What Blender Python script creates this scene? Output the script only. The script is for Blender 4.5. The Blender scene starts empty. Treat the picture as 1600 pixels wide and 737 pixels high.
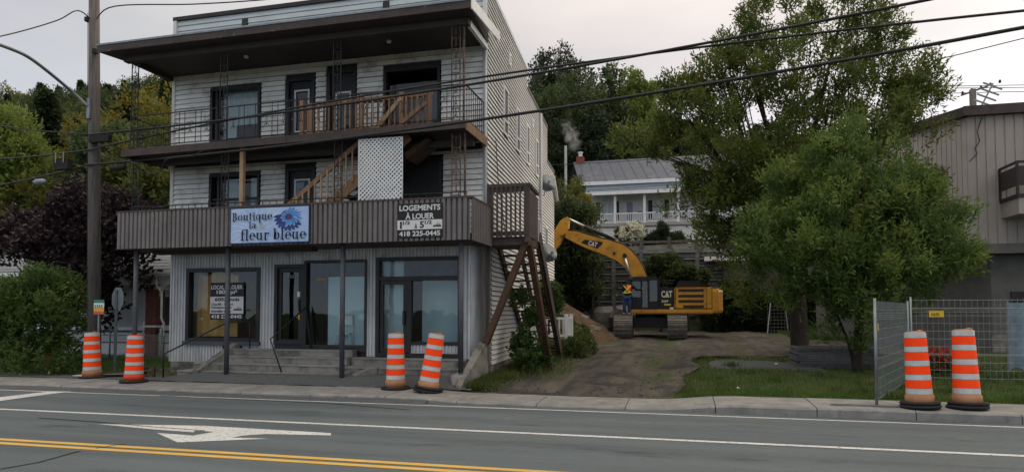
import bpy, bmesh, math, random
import numpy as np
from mathutils import Vector, Matrix
R_ = math.radians
SC = bpy.context.scene
COL = SC.collection
random.seed(7)

# ------------------------------------------------------------------ camera
FPX = 1050.0; CAMH = 1.83
YAW = math.atan(FPX / 4114.0); PIT = R_(2.3); CYP = 368.5 + 76
cam = bpy.data.cameras.new('camera'); camo = bpy.data.objects.new('camera', cam); COL.objects.link(camo)
camo.location = (0, 0, CAMH); camo.rotation_euler = (math.pi / 2 + PIT, 0, YAW)
cam.sensor_width = 36.0; cam.lens = 36.0 * FPX / 1600.0; cam.shift_y = 76 / 1600.0
cam.clip_start = 0.1; cam.clip_end = 3000
SC.camera = camo

# ------------------------------------------------------------------ sky, sun, exposure
SUN_AZ = R_(44); SUN_EL = R_(14)           # azimuth to the right of +Y
w = bpy.data.worlds.new('World'); SC.world = w; w.use_nodes = True
nt = w.node_tree; nt.nodes.clear()
def wn(t, **k):
    n = nt.nodes.new(t)
    for a, b in k.items(): setattr(n, a, b)
    return n
out = wn('ShaderNodeOutputWorld'); bg1 = wn('ShaderNodeBackground'); bg2 = wn('ShaderNodeBackground'); addn = wn('ShaderNodeAddShader')
sky = wn('ShaderNodeTexSky'); sky.sky_type = 'NISHITA'; sky.sun_disc = False
sky.sun_elevation = SUN_EL; sky.sun_rotation = SUN_AZ; sky.dust_density = .3; sky.air_density = .35
nt.links.new(sky.outputs[0], bg1.inputs[0]); bg1.inputs[1].default_value = 0.05
tc = wn('ShaderNodeTexCoord')
vm = wn('ShaderNodeVectorMath', operation='DOT_PRODUCT')
vm.inputs[1].default_value = (math.sin(R_(48)) * .94, math.cos(R_(48)) * .94, .34)
nt.links.new(tc.outputs['Generated'], vm.inputs[0])
ramp = wn('ShaderNodeValToRGB')                 # thin high overcast: warm towards the low sun, grey-lilac away from it
e = ramp.color_ramp.elements
e[0].position = 0.0; e[0].color = (.485, .455, .395, 1)
e[1].position = 1.0; e[1].color = (.70, .61, .40, 1)
m = e.new(.55); m.color = (.55, .47, .365, 1)
m = e.new(.80); m.color = (.63, .52, .38, 1)
nt.links.new(vm.outputs['Value'], ramp.inputs[0])
mp = wn('ShaderNodeMapping'); mp.inputs['Scale'].default_value = (2.2, 2.2, 7.0); mp.inputs['Rotation'].default_value = (0.3, 0.5, 0.2)
ns = wn('ShaderNodeTexNoise'); ns.inputs['Scale'].default_value = 1.6; ns.inputs['Detail'].default_value = 6; ns.inputs['Roughness'].default_value = .55
nt.links.new(tc.outputs['Generated'], mp.inputs[0]); nt.links.new(mp.outputs[0], ns.inputs[0])
mr = wn('ShaderNodeMapRange'); mr.inputs[1].default_value = .35; mr.inputs[2].default_value = .75; mr.inputs[3].default_value = .94; mr.inputs[4].default_value = 1.1
nt.links.new(ns.outputs[0], mr.inputs[0])
mul = wn('ShaderNodeMixRGB', blend_type='MULTIPLY'); mul.inputs[0].default_value = 1
nt.links.new(ramp.outputs[0], mul.inputs[1]); nt.links.new(mr.outputs[0], mul.inputs[2])
sx = wn('ShaderNodeSeparateXYZ'); nt.links.new(tc.outputs['Generated'], sx.inputs[0])
zr = wn('ShaderNodeMapRange'); zr.inputs[1].default_value = .36; zr.inputs[2].default_value = 1.0; zr.inputs[3].default_value = .50; zr.inputs[4].default_value = 1.85   # an overcast sky is brighter overhead than low down
nt.links.new(sx.outputs[2], zr.inputs[0])
mul2 = wn('ShaderNodeMixRGB', blend_type='MULTIPLY'); mul2.inputs[0].default_value = 1
nt.links.new(mul.outputs[0], mul2.inputs[1]); nt.links.new(zr.outputs[0], mul2.inputs[2])
nt.links.new(mul2.outputs[0], bg2.inputs[0]); bg2.inputs[1].default_value = .95
nt.links.new(bg1.outputs[0], addn.inputs[0]); nt.links.new(bg2.outputs[0], addn.inputs[1]); nt.links.new(addn.outputs[0], out.inputs[0])
sl = bpy.data.lights.new('sun', 'SUN'); sl.energy = .5; sl.angle = R_(15); sl.color = (1, .86, .72)
slo = bpy.data.objects.new('sun', sl); COL.objects.link(slo)
sd = Vector((math.sin(SUN_AZ) * math.cos(SUN_EL), math.cos(SUN_AZ) * math.cos(SUN_EL), math.sin(SUN_EL)))
slo.rotation_euler = sd.to_track_quat('Z', 'Y').to_euler(); slo.location = sd * 60
SC.view_settings.view_transform = 'Standard'; SC.view_settings.look = 'None'
SC.view_settings.gamma = 1; SC.view_settings.exposure = 1.24; SC.view_settings.use_curve_mapping = False

# ------------------------------------------------------------------ pixel -> world
_F = np.array([-math.sin(YAW) * math.cos(PIT), math.cos(YAW) * math.cos(PIT), math.sin(PIT)])
_R = np.array([math.cos(YAW), math.sin(YAW), 0]); _U = np.cross(_R, _F); _C = np.array([0, 0, CAMH])
def P(x, y, X=None, Y=None, Z=None, D=None):
    r = _F * FPX + _R * (x - 800) + _U * (CYP - y)
    if Z is not None: t = (Z - CAMH) / r[2]
    elif Y is not None: t = Y / r[1]
    elif X is not None: t = X / r[0]
    else: t = D / FPX
    return Vector(_C + r * t)

# ------------------------------------------------------------------ materials
def srgb(h):
    c = [int(h[i:i + 2], 16) / 255 for i in (0, 2, 4)]
    return tuple(((v / 12.92) if v <= .04045 else ((v + .055) / 1.055) ** 2.4) for v in c)
def mat(name, c1, c2=None, scale=3.0, rough=.75, metal=0.0, bump=0.0, bscale=40.0, stretch=(1, 1, 1), spec=.3, rnd=0.0, detail=5, lo=.35, hi=.65, grime=None, gscale=1.2, glo=.55, ghi=.75, gst=None):
    mt = bpy.data.materials.new(name); mt.use_nodes = True; t = mt.node_tree; N = t.nodes; L = t.links
    b = N['Principled BSDF']; b.inputs['Roughness'].default_value = rough; b.inputs['Metallic'].default_value = metal
    b.inputs['Specular IOR Level'].default_value = spec
    if c2 is None: c2 = tuple(v * .82 for v in c1)
    geo = N.new('ShaderNodeNewGeometry'); mpn = N.new('ShaderNodeMapping'); mpn.inputs['Scale'].default_value = stretch
    L.new(geo.outputs['Position'], mpn.inputs[0])
    n1 = N.new('ShaderNodeTexNoise'); n1.inputs['Scale'].default_value = scale; n1.inputs['Detail'].default_value = detail; n1.inputs['Roughness'].default_value = .6
    L.new(mpn.outputs[0], n1.inputs[0])
    mr_ = N.new('ShaderNodeMapRange'); mr_.inputs[1].default_value = lo; mr_.inputs[2].default_value = hi
    L.new(n1.outputs[0], mr_.inputs[0])
    mx = N.new('ShaderNodeMixRGB'); mx.inputs[1].default_value = (*c1, 1); mx.inputs[2].default_value = (*c2, 1)
    L.new(mr_.outputs[0], mx.inputs[0]); last = mx.outputs[0]
    if grime:
        n2 = N.new('ShaderNodeTexNoise'); n2.inputs['Scale'].default_value = gscale; n2.inputs['Detail'].default_value = 7; n2.inputs['Roughness'].default_value = .7
        if gst:
            mg = N.new('ShaderNodeMapping'); mg.inputs['Scale'].default_value = gst; L.new(geo.outputs['Position'], mg.inputs[0]); L.new(mg.outputs[0], n2.inputs[0])
        else: L.new(geo.outputs['Position'], n2.inputs[0])
        m2 = N.new('ShaderNodeMapRange'); m2.inputs[1].default_value = glo; m2.inputs[2].default_value = ghi
        L.new(n2.outputs[0], m2.inputs[0])
        x2 = N.new('ShaderNodeMixRGB'); x2.inputs[2].default_value = (*grime, 1)
        L.new(m2.outputs[0], x2.inputs[0]); L.new(last, x2.inputs[1]); last = x2.outputs[0]
    if rnd:
        oi = N.new('ShaderNodeObjectInfo'); mm = N.new('ShaderNodeMapRange')
        mm.inputs[3].default_value = 1 - rnd; mm.inputs[4].default_value = 1 + rnd
        L.new(oi.outputs['Random'], mm.inputs[0])
        x3 = N.new('ShaderNodeMixRGB'); x3.blend_type = 'MULTIPLY'; x3.inputs[0].default_value = 1
        L.new(last, x3.inputs[1]); L.new(mm.outputs[0], x3.inputs[2]); last = x3.outputs[0]
    L.new(last, b.inputs['Base Color'])
    if bump:
        n3 = N.new('ShaderNodeTexNoise'); n3.inputs['Scale'].default_value = bscale; n3.inputs['Detail'].default_value = 4
        L.new(geo.outputs['Position'], n3.inputs[0])
        bp = N.new('ShaderNodeBump'); bp.inputs['Strength'].default_value = bump; bp.inputs['Distance'].default_value = .02
        L.new(n3.outputs[0], bp.inputs['Height']); L.new(bp.outputs[0], b.inputs['Normal'])
    return mt
def glassmat(name, tint, refl=1.5, gl=(1, 1, 1)):
    mt = bpy.data.materials.new(name); mt.use_nodes = True; t = mt.node_tree; N = t.nodes; L = t.links; N.clear()
    o = N.new('ShaderNodeOutputMaterial'); mix = N.new('ShaderNodeMixShader'); tr = N.new('ShaderNodeBsdfTransparent'); g = N.new('ShaderNodeBsdfGlossy')
    fr = N.new('ShaderNodeFresnel'); fr.inputs[0].default_value = refl
    tr.inputs[0].default_value = (*tint, 1); g.inputs[0].default_value = (*gl, 1); g.inputs['Roughness'].default_value = .02
    n3 = N.new('ShaderNodeTexNoise'); n3.inputs['Scale'].default_value = 1.3; geo = N.new('ShaderNodeNewGeometry'); L.new(geo.outputs['Position'], n3.inputs[0])
    bp = N.new('ShaderNodeBump'); bp.inputs['Strength'].default_value = .12; bp.inputs['Distance'].default_value = .05
    L.new(n3.outputs[0], bp.inputs['Height']); L.new(bp.outputs[0], g.inputs['Normal'])
    L.new(fr.outputs[0], mix.inputs[0]); L.new(tr.outputs[0], mix.inputs[1]); L.new(g.outputs[0], mix.inputs[2]); L.new(mix.outputs[0], o.inputs[0])
    return mt
def leafmat(name, ca, cb, cc=None, trans=.35, pc=.12):
    mt = bpy.data.materials.new(name); mt.use_nodes = True; t = mt.node_tree; N = t.nodes; L = t.links; N.clear()
    o = N.new('ShaderNodeOutputMaterial'); mix = N.new('ShaderNodeMixShader'); d = N.new('ShaderNodeBsdfPrincipled'); tl = N.new('ShaderNodeBsdfTranslucent')
    d.inputs['Roughness'].default_value = .55; d.inputs['Specular IOR Level'].default_value = .25
    geo = N.new('ShaderNodeNewGeometry'); r = N.new('ShaderNodeValToRGB')
    r.color_ramp.elements[0].color = (*ca, 1); r.color_ramp.elements[1].color = (*cb, 1)
    if cc:
        r.color_ramp.elements[1].position = 1 - pc
        x = r.color_ramp.elements.new(1.0); x.color = (*cc, 1)
    n1 = N.new('ShaderNodeTexNoise'); n1.inputs['Scale'].default_value = 1.5; n1.inputs['Detail'].default_value = 2
    L.new(geo.outputs['Position'], n1.inputs[0])
    ad = N.new('ShaderNodeMath'); ad.operation = 'MULTIPLY_ADD'; ad.inputs[1].default_value = .5
    sb = N.new('ShaderNodeMath'); sb.operation = 'MULTIPLY_ADD'; sb.inputs[1].default_value = 2.2; sb.inputs[2].default_value = -.85
    L.new(n1.outputs[0], sb.inputs[0])
    L.new(geo.outputs['Random Per Island'], ad.inputs[0]); L.new(sb.outputs[0], ad.inputs[2])
    L.new(ad.outputs[0], r.inputs[0])
    L.new(r.outputs[0], d.inputs['Base Color']); L.new(r.outputs[0], tl.inputs[0])
    mix.inputs[0].default_value = trans
    L.new(d.outputs[0], mix.inputs[1]); L.new(tl.outputs[0], mix.inputs[2]); L.new(mix.outputs[0], o.inputs[0])
    return mt
def smearmat(name, col, lo, hi, scale, st):
    mt = bpy.data.materials.new(name); mt.use_nodes = True; t = mt.node_tree; N = t.nodes; L = t.links; N.clear()
    o = N.new('ShaderNodeOutputMaterial'); mix = N.new('ShaderNodeMixShader'); tr = N.new('ShaderNodeBsdfTransparent'); d = N.new('ShaderNodeBsdfDiffuse'); d.inputs[0].default_value = (*col, 1)
    geo = N.new('ShaderNodeNewGeometry'); mp_ = N.new('ShaderNodeMapping'); mp_.inputs['Scale'].default_value = st; n = N.new('ShaderNodeTexNoise'); n.inputs['Scale'].default_value = scale; n.inputs['Detail'].default_value = 8; n.inputs['Roughness'].default_value = .7
    r = N.new('ShaderNodeMapRange'); r.inputs[1].default_value = lo; r.inputs[2].default_value = hi; r.inputs[4].default_value = .28
    L.new(geo.outputs['Position'], mp_.inputs[0]); L.new(mp_.outputs[0], n.inputs[0]); L.new(n.outputs[0], r.inputs[0]); L.new(r.outputs[0], mix.inputs[0]); L.new(tr.outputs[0], mix.inputs[1]); L.new(d.outputs[0], mix.inputs[2]); L.new(mix.outputs[0], o.inputs[0])
    return mt
def paintmat(name, col, under, lo=.52, hi=.62, scale=9):
    return mat(name, col, tuple(v * .85 for v in col), scale=1.5, rough=.7, grime=under, gscale=scale, glo=lo, ghi=hi)
M = {}
M['asphalt'] = mat('asphalt', (.108, .132, .146), (.062, .077, .088), scale=.9, rough=.85, bump=.6, bscale=110, stretch=(.16, 1.9, 1), grime=(.16, .175, .185), gscale=38, glo=.56, ghi=.68, detail=9, lo=.3, hi=.72)
M['white_line'] = paintmat('white_line', (.56, .57, .58), (.11, .13, .14), .53, .66, 18)
M['yellow_line'] = paintmat('yellow_line', (.58, .36, .08), (.2, .15, .07), .6, .72, 14)
M['dust'] = smearmat('road_dust', (.24, .235, .22), .5, .72, 1.3, (.5, 2.2, 1))
M['oil'] = smearmat('road_oil', (.03, .035, .04), .55, .7, 1.1, (.5, 1.6, 1))
M['concrete'] = mat('concrete', (.25, .25, .245), (.17, .17, .17), scale=2.5, rough=.9, bump=.4, bscale=60, grime=(.10, .10, .10), gscale=3.5, glo=.55, ghi=.75, rnd=.08)
M['concrete_dark'] = mat('concrete_dark', (.25, .243, .225), (.15, .147, .138), scale=2.2, rough=.92, bump=.5, bscale=50, grime=(.06, .058, .052), gscale=2.2, glo=.5, ghi=.7)
M['gravel'] = mat('gravel', (.105, .112, .118), (.06, .065, .07), scale=30, rough=.95, bump=.8, bscale=70)
M['grass'] = mat('grass_soil', (.035, .055, .016), (.055, .055, .025), scale=2, rough=.95, bump=.6, bscale=30, grime=(.06, .052, .035), gscale=.8, glo=.6, ghi=.75)
M['dirt'] = mat('dirt', (.095, .083, .066), (.030, .029, .028), scale=1.6, rough=.95, bump=1.0, bscale=14, stretch=(1.6, .3, 1), grime=(.024, .024, .025), gscale=.8, glo=.52, ghi=.6, detail=8)
M['soil'] = mat('soil', (.12, .075, .042), (.055, .038, .024), scale=3, rough=.95, bump=1, bscale=9)
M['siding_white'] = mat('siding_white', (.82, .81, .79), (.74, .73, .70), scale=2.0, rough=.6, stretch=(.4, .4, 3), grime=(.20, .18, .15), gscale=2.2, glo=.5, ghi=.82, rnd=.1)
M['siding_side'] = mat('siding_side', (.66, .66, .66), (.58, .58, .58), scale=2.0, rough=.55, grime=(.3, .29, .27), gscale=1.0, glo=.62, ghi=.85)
M['siding_blue'] = mat('siding_blue', (.50, .56, .60), (.44, .50, .54), scale=2.0, rough=.55, rnd=.04)
M['brown'] = mat('brown_metal', (.165, .152, .154), (.13, .12, .122), scale=2, rough=.55, grime=(.085, .066, .062), gscale=1.4, glo=.5, ghi=.78, gst=(3, 3, .35))
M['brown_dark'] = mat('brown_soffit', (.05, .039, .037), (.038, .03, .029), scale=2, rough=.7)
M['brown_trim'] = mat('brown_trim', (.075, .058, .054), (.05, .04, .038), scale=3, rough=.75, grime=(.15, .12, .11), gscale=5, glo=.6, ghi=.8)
M['fascia'] = mat('fascia_worn', (.075, .058, .058), (.04, .032, .032), scale=4, rough=.75, grime=(.28, .26, .25), gscale=7, glo=.6, ghi=.76, stretch=(.3, 1, 1))
M['clad_grey'] = mat('cladding_grey', (.52, .545, .575), (.43, .45, .475), scale=1.5, rough=.5, grime=(.17, .155, .135), gscale=1.6, glo=.5, ghi=.82, gst=(3, 3, .5))
M['black_trim'] = mat('black_trim', (.024, .023, .026), (.017, .016, .018), rough=.45)
M['iron'] = mat('wrought_iron', (.02, .02, .022), (.05, .03, .02), scale=8, rough=.6, lo=.5, hi=.8)
M['iron_rusty'] = mat('rusty_iron', (.03, .028, .028), (.13, .08, .055), scale=7, rough=.7, lo=.4, hi=.6)
M['post_grey'] = mat('post_paint', (.075, .082, .10), (.05, .055, .066), scale=4, rough=.5)
M['wood_new'] = mat('wood_brown', (.27, .155, .09), (.17, .098, .058), scale=5, rough=.7, stretch=(1, 1, .3), rnd=.2)
M['wood_pale'] = mat('wood_pale', (.38, .26, .16), (.30, .20, .12), scale=5, rough=.7, rnd=.15)
M['wood_dark'] = mat('wood_dark', (.085, .045, .026), (.045, .025, .017), scale=4, rough=.7, rnd=.15)
M['wood_stain'] = mat('wood_stain', (.095, .075, .068), (.06, .048, .045), scale=4, rough=.75, rnd=.1)
M['wood_grey'] = mat('pole_wood', (.125, .115, .108), (.062, .057, .055), scale=5, rough=.85, stretch=(3, 3, .25), bump=.4, bscale=30)
M['lattice'] = mat('lattice_white', (.68, .70, .72), (.6, .62, .64), rough=.5)
M['white'] = mat('white_paint', (.70, .71, .72), (.60, .61, .62), rough=.5)
M['glass'] = glassmat('window_glass', (.88, .95, .95), 1.45)
M['glass_dark'] = glassmat('dark_glass', (.42, .47, .49), 1.5)
M['curtain'] = mat('curtain', (.55, .60, .63), (.42, .47, .5), scale=14, rough=.9, stretch=(1, 1, .05))
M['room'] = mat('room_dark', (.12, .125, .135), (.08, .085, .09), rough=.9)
M['drywall'] = mat('drywall', (.50, .62, .68), (.42, .54, .6), scale=1, rough=.9)
M['kraft'] = mat('kraft_paper', (.62, .38, .14), (.42, .25, .09), scale=1.1, rough=.85)
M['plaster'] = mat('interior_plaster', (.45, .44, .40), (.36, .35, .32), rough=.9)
M['cable'] = mat('cable_black', (.012, .012, .014), (.02, .02, .022), rough=.5)
M['steel'] = mat('galvanised_steel', (.24, .265, .285), (.17, .19, .205), scale=6, rough=.45, metal=.6)
M['sign_grey'] = mat('sign_back', (.25, .29, .31), (.21, .25, .27), rough=.5, metal=.3)
M['black'] = mat('black_rubber', (.012, .012, .013), (.02, .02, .021), scale=9, rough=.8)
M['orange'] = mat('orange_reflective', (1.0, .07, .01), (.95, .06, .008), scale=5, rough=.5, spec=.1, grime=(.5, .06, .02), gscale=14, glo=.62, ghi=.72)
M['silver'] = mat('silver_reflective', (.50, .52, .53), (.40, .42, .43), scale=6, rough=.4, grime=(.3, .3, .29), gscale=9, glo=.6, ghi=.75)
M['tan'] = mat('tan_plastic', (.40, .20, .10), (.32, .155, .075), scale=5, rough=.6)
M['drum_red'] = mat('drum_red', (.62, .07, .025), (.5, .055, .02), scale=5, rough=.55)
M['cat_yellow'] = mat('machine_yellow', (.56, .27, .028), (.45, .21, .022), scale=1.5, rough=.5, grime=(.13, .09, .045), gscale=2.4, glo=.52, ghi=.75)
M['cat_black'] = mat('machine_black', (.014, .014, .016), (.01, .01, .011), rough=.4)
M['track'] = mat('track_steel', (.20, .18, .16), (.11, .10, .09), scale=6, rough=.75, grime=(.16, .13, .10), gscale=4)
M['chrome'] = mat('chrome_rod', (.65, .66, .68), (.6, .6, .62), rough=.25, metal=.8)
M['grille'] = mat('grille_dark', (.03, .026, .02), (.022, .02, .016), rough=.6)
M['roof_blue'] = mat('roof_metal', (.085, .097, .13), (.065, .075, .10), scale=2, rough=.6, grime=(.16, .17, .2), gscale=1.5)
M['shingle'] = mat('shingle_grey', (.17, .185, .21), (.12, .13, .15), scale=6, rough=.85, rnd=.12)
M['brick'] = mat('brick_red', (.22, .075, .05), (.15, .05, .035), scale=6, rough=.9, rnd=.22)
M['mortar'] = mat('mortar', (.20, .16, .14), (.15, .12, .11), rough=.95)
M['taupe_lit'] = mat('siding_taupe_lit', (.46, .41, .385), (.41, .36, .34), scale=1.5, rough=.6)  # lighter left face of the taupe siding, warm sky light put into its colour
M['taupe'] = mat('siding_taupe', (.34, .305, .285), (.295, .265, .25), scale=1.5, rough=.6)
M['stucco'] = mat('stucco_grey', (.15, .145, .14), (.115, .112, .11), scale=2, rough=.95, bump=.4, bscale=30)
M['lagging'] = mat('retaining_steel', (.15, .152, .155), (.085, .086, .088), scale=2.5, rough=.8, stretch=(.3, 1, 2), grime=(.12, .085, .06), gscale=2, glo=.58, ghi=.75)
M['stone'] = mat('stone', (.20, .195, .19), (.11, .108, .105), scale=3, rough=.9, bump=.7, bscale=8)
M['bark'] = mat('bark', (.04, .032, .026), (.022, .018, .015), scale=9, rough=.95, stretch=(2, 2, .4), bump=.8, bscale=25)
M['bark_light'] = mat('bark_light', (.12, .10, .085), (.07, .06, .05), scale=9, rough=.95, stretch=(2, 2, .4))
M['leaf_ash'] = leafmat('leaf_ash', (.042, .070, .017), (.14, .175, .038), (.22, .19, .045), .45, .07)
M['leaf_front'] = leafmat('leaf_front', (.048, .092, .026), (.14, .20, .046), (.23, .25, .065), .45, .15)
M['leaf_bush'] = leafmat('leaf_bush', (.034, .07, .020), (.10, .15, .036), (.18, .20, .05), .4, .12)
M['leaf_purple'] = leafmat('leaf_purple', (.016, .011, .014), (.042, .026, .031), (.07, .045, .045), .2)
M['leaf_locust'] = leafmat('leaf_locust', (.10, .15, .035), (.20, .26, .06), (.26, .27, .07), .5)
M['leaf_dark'] = leafmat('leaf_dark', (.018, .030, .016), (.04, .06, .025), (.06, .075, .03), .3)
M['leaf_mid'] = leafmat('leaf_mid', (.036, .058, .024), (.08, .11, .038), (.13, .13, .04), .4)
M['leaf_olive'] = leafmat('leaf_olive', (.055, .07, .020), (.115, .13, .030), (.24, .17, .03), .4)
M['leaf_yellow'] = leafmat('leaf_yellow', (.10, .10, .022), (.20, .18, .03), (.28, .17, .025), .4)
M['leaf_orange'] = leafmat('leaf_orange', (.15, .07, .018), (.24, .10, .022), (.26, .06, .02), .35)
M['leaf_red'] = leafmat('leaf_red', (.20, .035, .015), (.30, .06, .02), None, .35)
M['grass_blade'] = leafmat('grass_blade', (.045, .095, .018), (.10, .165, .034), (.16, .16, .06), .35)
M['weed'] = leafmat('weed_leaf', (.045, .07, .02), (.10, .13, .035), (.22, .17, .07), .35, .15)
M['flower_white'] = leafmat('flower_white', (.55, .54, .42), (.75, .74, .62), None, .2)
M['flower_red'] = leafmat('flower_red', (.35, .03, .03), (.55, .06, .06), None, .2)
M['hi_orange'] = mat('vest_orange', (.95, .10, .015), (.85, .09, .015), rough=.7)
M['hi_yellow'] = mat('vest_yellow', (.70, .75, .12), (.62, .66, .1), rough=.6)
M['denim'] = mat('denim', (.035, .075, .19), (.025, .055, .14), scale=12, rough=.9)
M['jacket'] = mat('jacket_dark', (.012, .014, .018), (.02, .022, .026), rough=.9)
M['skin'] = mat('skin', (.42, .24, .17), (.36, .2, .14), rough=.6)
M['ink_navy'] = mat('ink_navy', (.010, .016, .06), (.012, .018, .065), rough=.5)
M['ink_black'] = mat('ink_black', (.012, .011, .013), (.014, .013, .015), rough=.5)
M['ink_white'] = mat('ink_white', (.62, .62, .63), (.58, .58, .59), rough=.5)
M['sign_sky'] = mat('sign_sky', (.30, .43, .70), (.40, .52, .75), scale=1.6, rough=.5)
M['sign_line'] = mat('sign_line', (.62, .72, .86), (.56, .66, .82), rough=.5)
M['petal'] = mat('petal_blue', (.045, .17, .50), (.09, .27, .62), scale=9, rough=.5)
M['petal_dark'] = mat('petal_dark', (.015, .02, .12), (.04, .07, .26), scale=9, rough=.5)
M['petal_core'] = mat('petal_core', (.05, .02, .05), (.11, .06, .09), scale=20, rough=.6)
M['green_sign'] = mat('green_sign', (.02, .22, .16), rough=.5)
M['amber_sign'] = mat('amber_sign', (.65, .33, .03), rough=.5)
M['red_sign'] = mat('red_sign', (.55, .08, .10), rough=.5)
M['yellow_tag'] = mat('yellow_tag', (.68, .44, .03), rough=.5)
M['yellow_wood'] = mat('yellow_wood', (.26, .15, .03), (.18, .10, .025), scale=6, rough=.8)
M['tarp'] = mat('tarp_blue', (.20, .27, .33), (.13, .18, .23), scale=3, rough=.6)
M['awning_red'] = mat('awning_red', (.30, .045, .03), rough=.7)

# ------------------------------------------------------------------ mesh helpers
class MB:
    def __init__(s): s.v = []; s.f = []
    def add(s, vs, fs):
        o = len(s.v); s.v += [tuple(v) for v in vs]; s.f += [tuple(i + o for i in f) for f in fs]; return s
    def box(s, x0, x1, y0, y1, z0, z1):
        return s.add([(x0, y0, z0), (x1, y0, z0), (x1, y1, z0), (x0, y1, z0), (x0, y0, z1), (x1, y0, z1), (x1, y1, z1), (x0, y1, z1)],
                     [(0, 3, 2, 1), (4, 5, 6, 7), (0, 1, 5, 4), (1, 2, 6, 5), (2, 3, 7, 6), (3, 0, 4, 7)])
    def hexa(s, pts):
        return s.add(pts, [(0, 3, 2, 1), (4, 5, 6, 7), (0, 1, 5, 4), (1, 2, 6, 5), (2, 3, 7, 6), (3, 0, 4, 7)])
    def quad(s, a, b, c, d): return s.add([a, b, c, d], [(0, 1, 2, 3)])
    def bar(s, a, b, w, h=None, up=(0, 0, 1)):
        a = Vector(a); b = Vector(b); h = h or w; d = (b - a).normalized(); u = Vector(up)
        sd_ = d.cross(u)
        if sd_.length < 1e-4: sd_ = d.cross(Vector((0, 1, 0)))
        sd_.normalize(); u = sd_.cross(d).normalized(); sd_ = sd_ * w / 2; u = u * h / 2
        return s.hexa([a - sd_ - u, a + sd_ - u, b + sd_ - u, b - sd_ - u, a - sd_ + u, a + sd_ + u, b + sd_ + u, b - sd_ + u])
    def tube(s, pts, r, n=6, closed=False):
        pts = [Vector(p) for p in pts]; m_ = len(pts); rs = r if isinstance(r, (list, tuple)) else [r] * m_
        base = len(s.v); pu = None
        for i, p in enumerate(pts):
            if closed: t = pts[(i + 1) % m_] - pts[i - 1]
            else: t = pts[min(i + 1, m_ - 1)] - pts[max(i - 1, 0)]
            t.normalize()
            if pu is None:
                pu = t.cross(Vector((0, 0, 1)))
                if pu.length < 1e-3: pu = t.cross(Vector((1, 0, 0)))
            pu = (pu - t * pu.dot(t)).normalized(); pv = t.cross(pu)
            for k in range(n):
                a = 2 * math.pi * k / n; s.v.append(tuple(p + (pu * math.cos(a) + pv * math.sin(a)) * rs[i]))
        for i in range(m_ if closed else m_ - 1):
            j = (i + 1) % m_
            for k in range(n):
                k2 = (k + 1) % n; s.f.append((base + i * n + k, base + i * n + k2, base + j * n + k2, base + j * n + k))
        if not closed:
            s.f.append(tuple(base + k for k in range(n))[::-1]); s.f.append(tuple(base + (m_ - 1) * n + k for k in range(n)))
        return s
    def lathe(s, prof, n=20, c=(0, 0, 0), caps=True):
        base = len(s.v)
        for r, z in prof:
            for k in range(n):
                a = 2 * math.pi * k / n; s.v.append((c[0] + r * math.cos(a), c[1] + r * math.sin(a), c[2] + z))
        for i in range(len(prof) - 1):
            for k in range(n):
                k2 = (k + 1) % n; s.f.append((base + i * n + k, base + i * n + k2, base + (i + 1) * n + k2, base + (i + 1) * n + k))
        if caps and prof[0][0] > 1e-4: s.f.append(tuple(base + k for k in range(n))[::-1])
        if caps and prof[-1][0] > 1e-4: s.f.append(tuple(base + (len(prof) - 1) * n + k for k in range(n)))
        return s
    def prism(s, poly, y0, y1):           # poly in (x, z), extruded along y
        n = len(poly); vs = [(x, y0, z) for x, z in poly] + [(x, y1, z) for x, z in poly]
        fs = [tuple(range(n)), tuple(range(n, 2 * n))[::-1]] + [(i, i + n, (i + 1) % n + n, (i + 1) % n) for i in range(n)]
        return s.add(vs, fs)
    def flat(s, poly, y): return s.add([(x, y, z) for x, z in poly], [tuple(range(len(poly)))])
    def ico(s, c, r, seed=0, jit=.15, sub=1):
        bm = bmesh.new(); bmesh.ops.create_icosphere(bm, subdivisions=sub, radius=1); rg = random.Random(seed)
        rr = r if isinstance(r, (list, tuple)) else (r, r, r)
        vs = []
        for v in bm.verts:
            k = 1 + rg.uniform(-jit, jit); vs.append((c[0] + v.co.x * rr[0] * k, c[1] + v.co.y * rr[1] * k, c[2] + v.co.z * rr[2] * k))
        s.add(vs, [[v.index for v in f.verts] for f in bm.faces]); bm.free(); return s
OFF = {}
def off(p): return OFF.get(p.name, Vector((0, 0, 0))) if p else Vector((0, 0, 0))
def link(o, parent):
    COL.objects.link(o)
    if parent: o.parent = parent
    OFF[o.name] = off(parent)
def obj(name, mb, mt, parent=None, smooth=False, kind=None, label=None):
    d = off(parent)
    me = bpy.data.meshes.new(name); me.from_pydata([(v[0] - d.x, v[1] - d.y, v[2] - d.z) for v in mb.v], [], mb.f); me.update()
    me.materials.append(M[mt] if isinstance(mt, str) else mt)
    if smooth:
        me.polygons.foreach_set('use_smooth', [True] * len(me.polygons))
    o = bpy.data.objects.new(name, me); link(o, parent)
    if kind: o['kind'] = kind
    if label: o['label'] = label
    return o
_unit = {}
def ubox(name, mt, parent, x0, x1, y0, y1, z0, z1):
    if mt not in _unit:
        me = bpy.data.meshes.new('block'); b = MB().box(-.5, .5, -.5, .5, -.5, .5); me.from_pydata(b.v, [], b.f); me.materials.append(M[mt]); _unit[mt] = me
    o = bpy.data.objects.new(name, _unit[mt]); d = off(parent)
    o.location = ((x0 + x1) / 2 - d.x, (y0 + y1) / 2 - d.y, (z0 + z1) / 2 - d.z); o.scale = (max(x1 - x0, 1e-4), max(y1 - y0, 1e-4), max(z1 - z0, 1e-4))
    link(o, parent); return o
def tag(o, label, cat, group=None):
    o['label'] = label; o['category'] = cat
    if group: o['group'] = group
    return o
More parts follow.
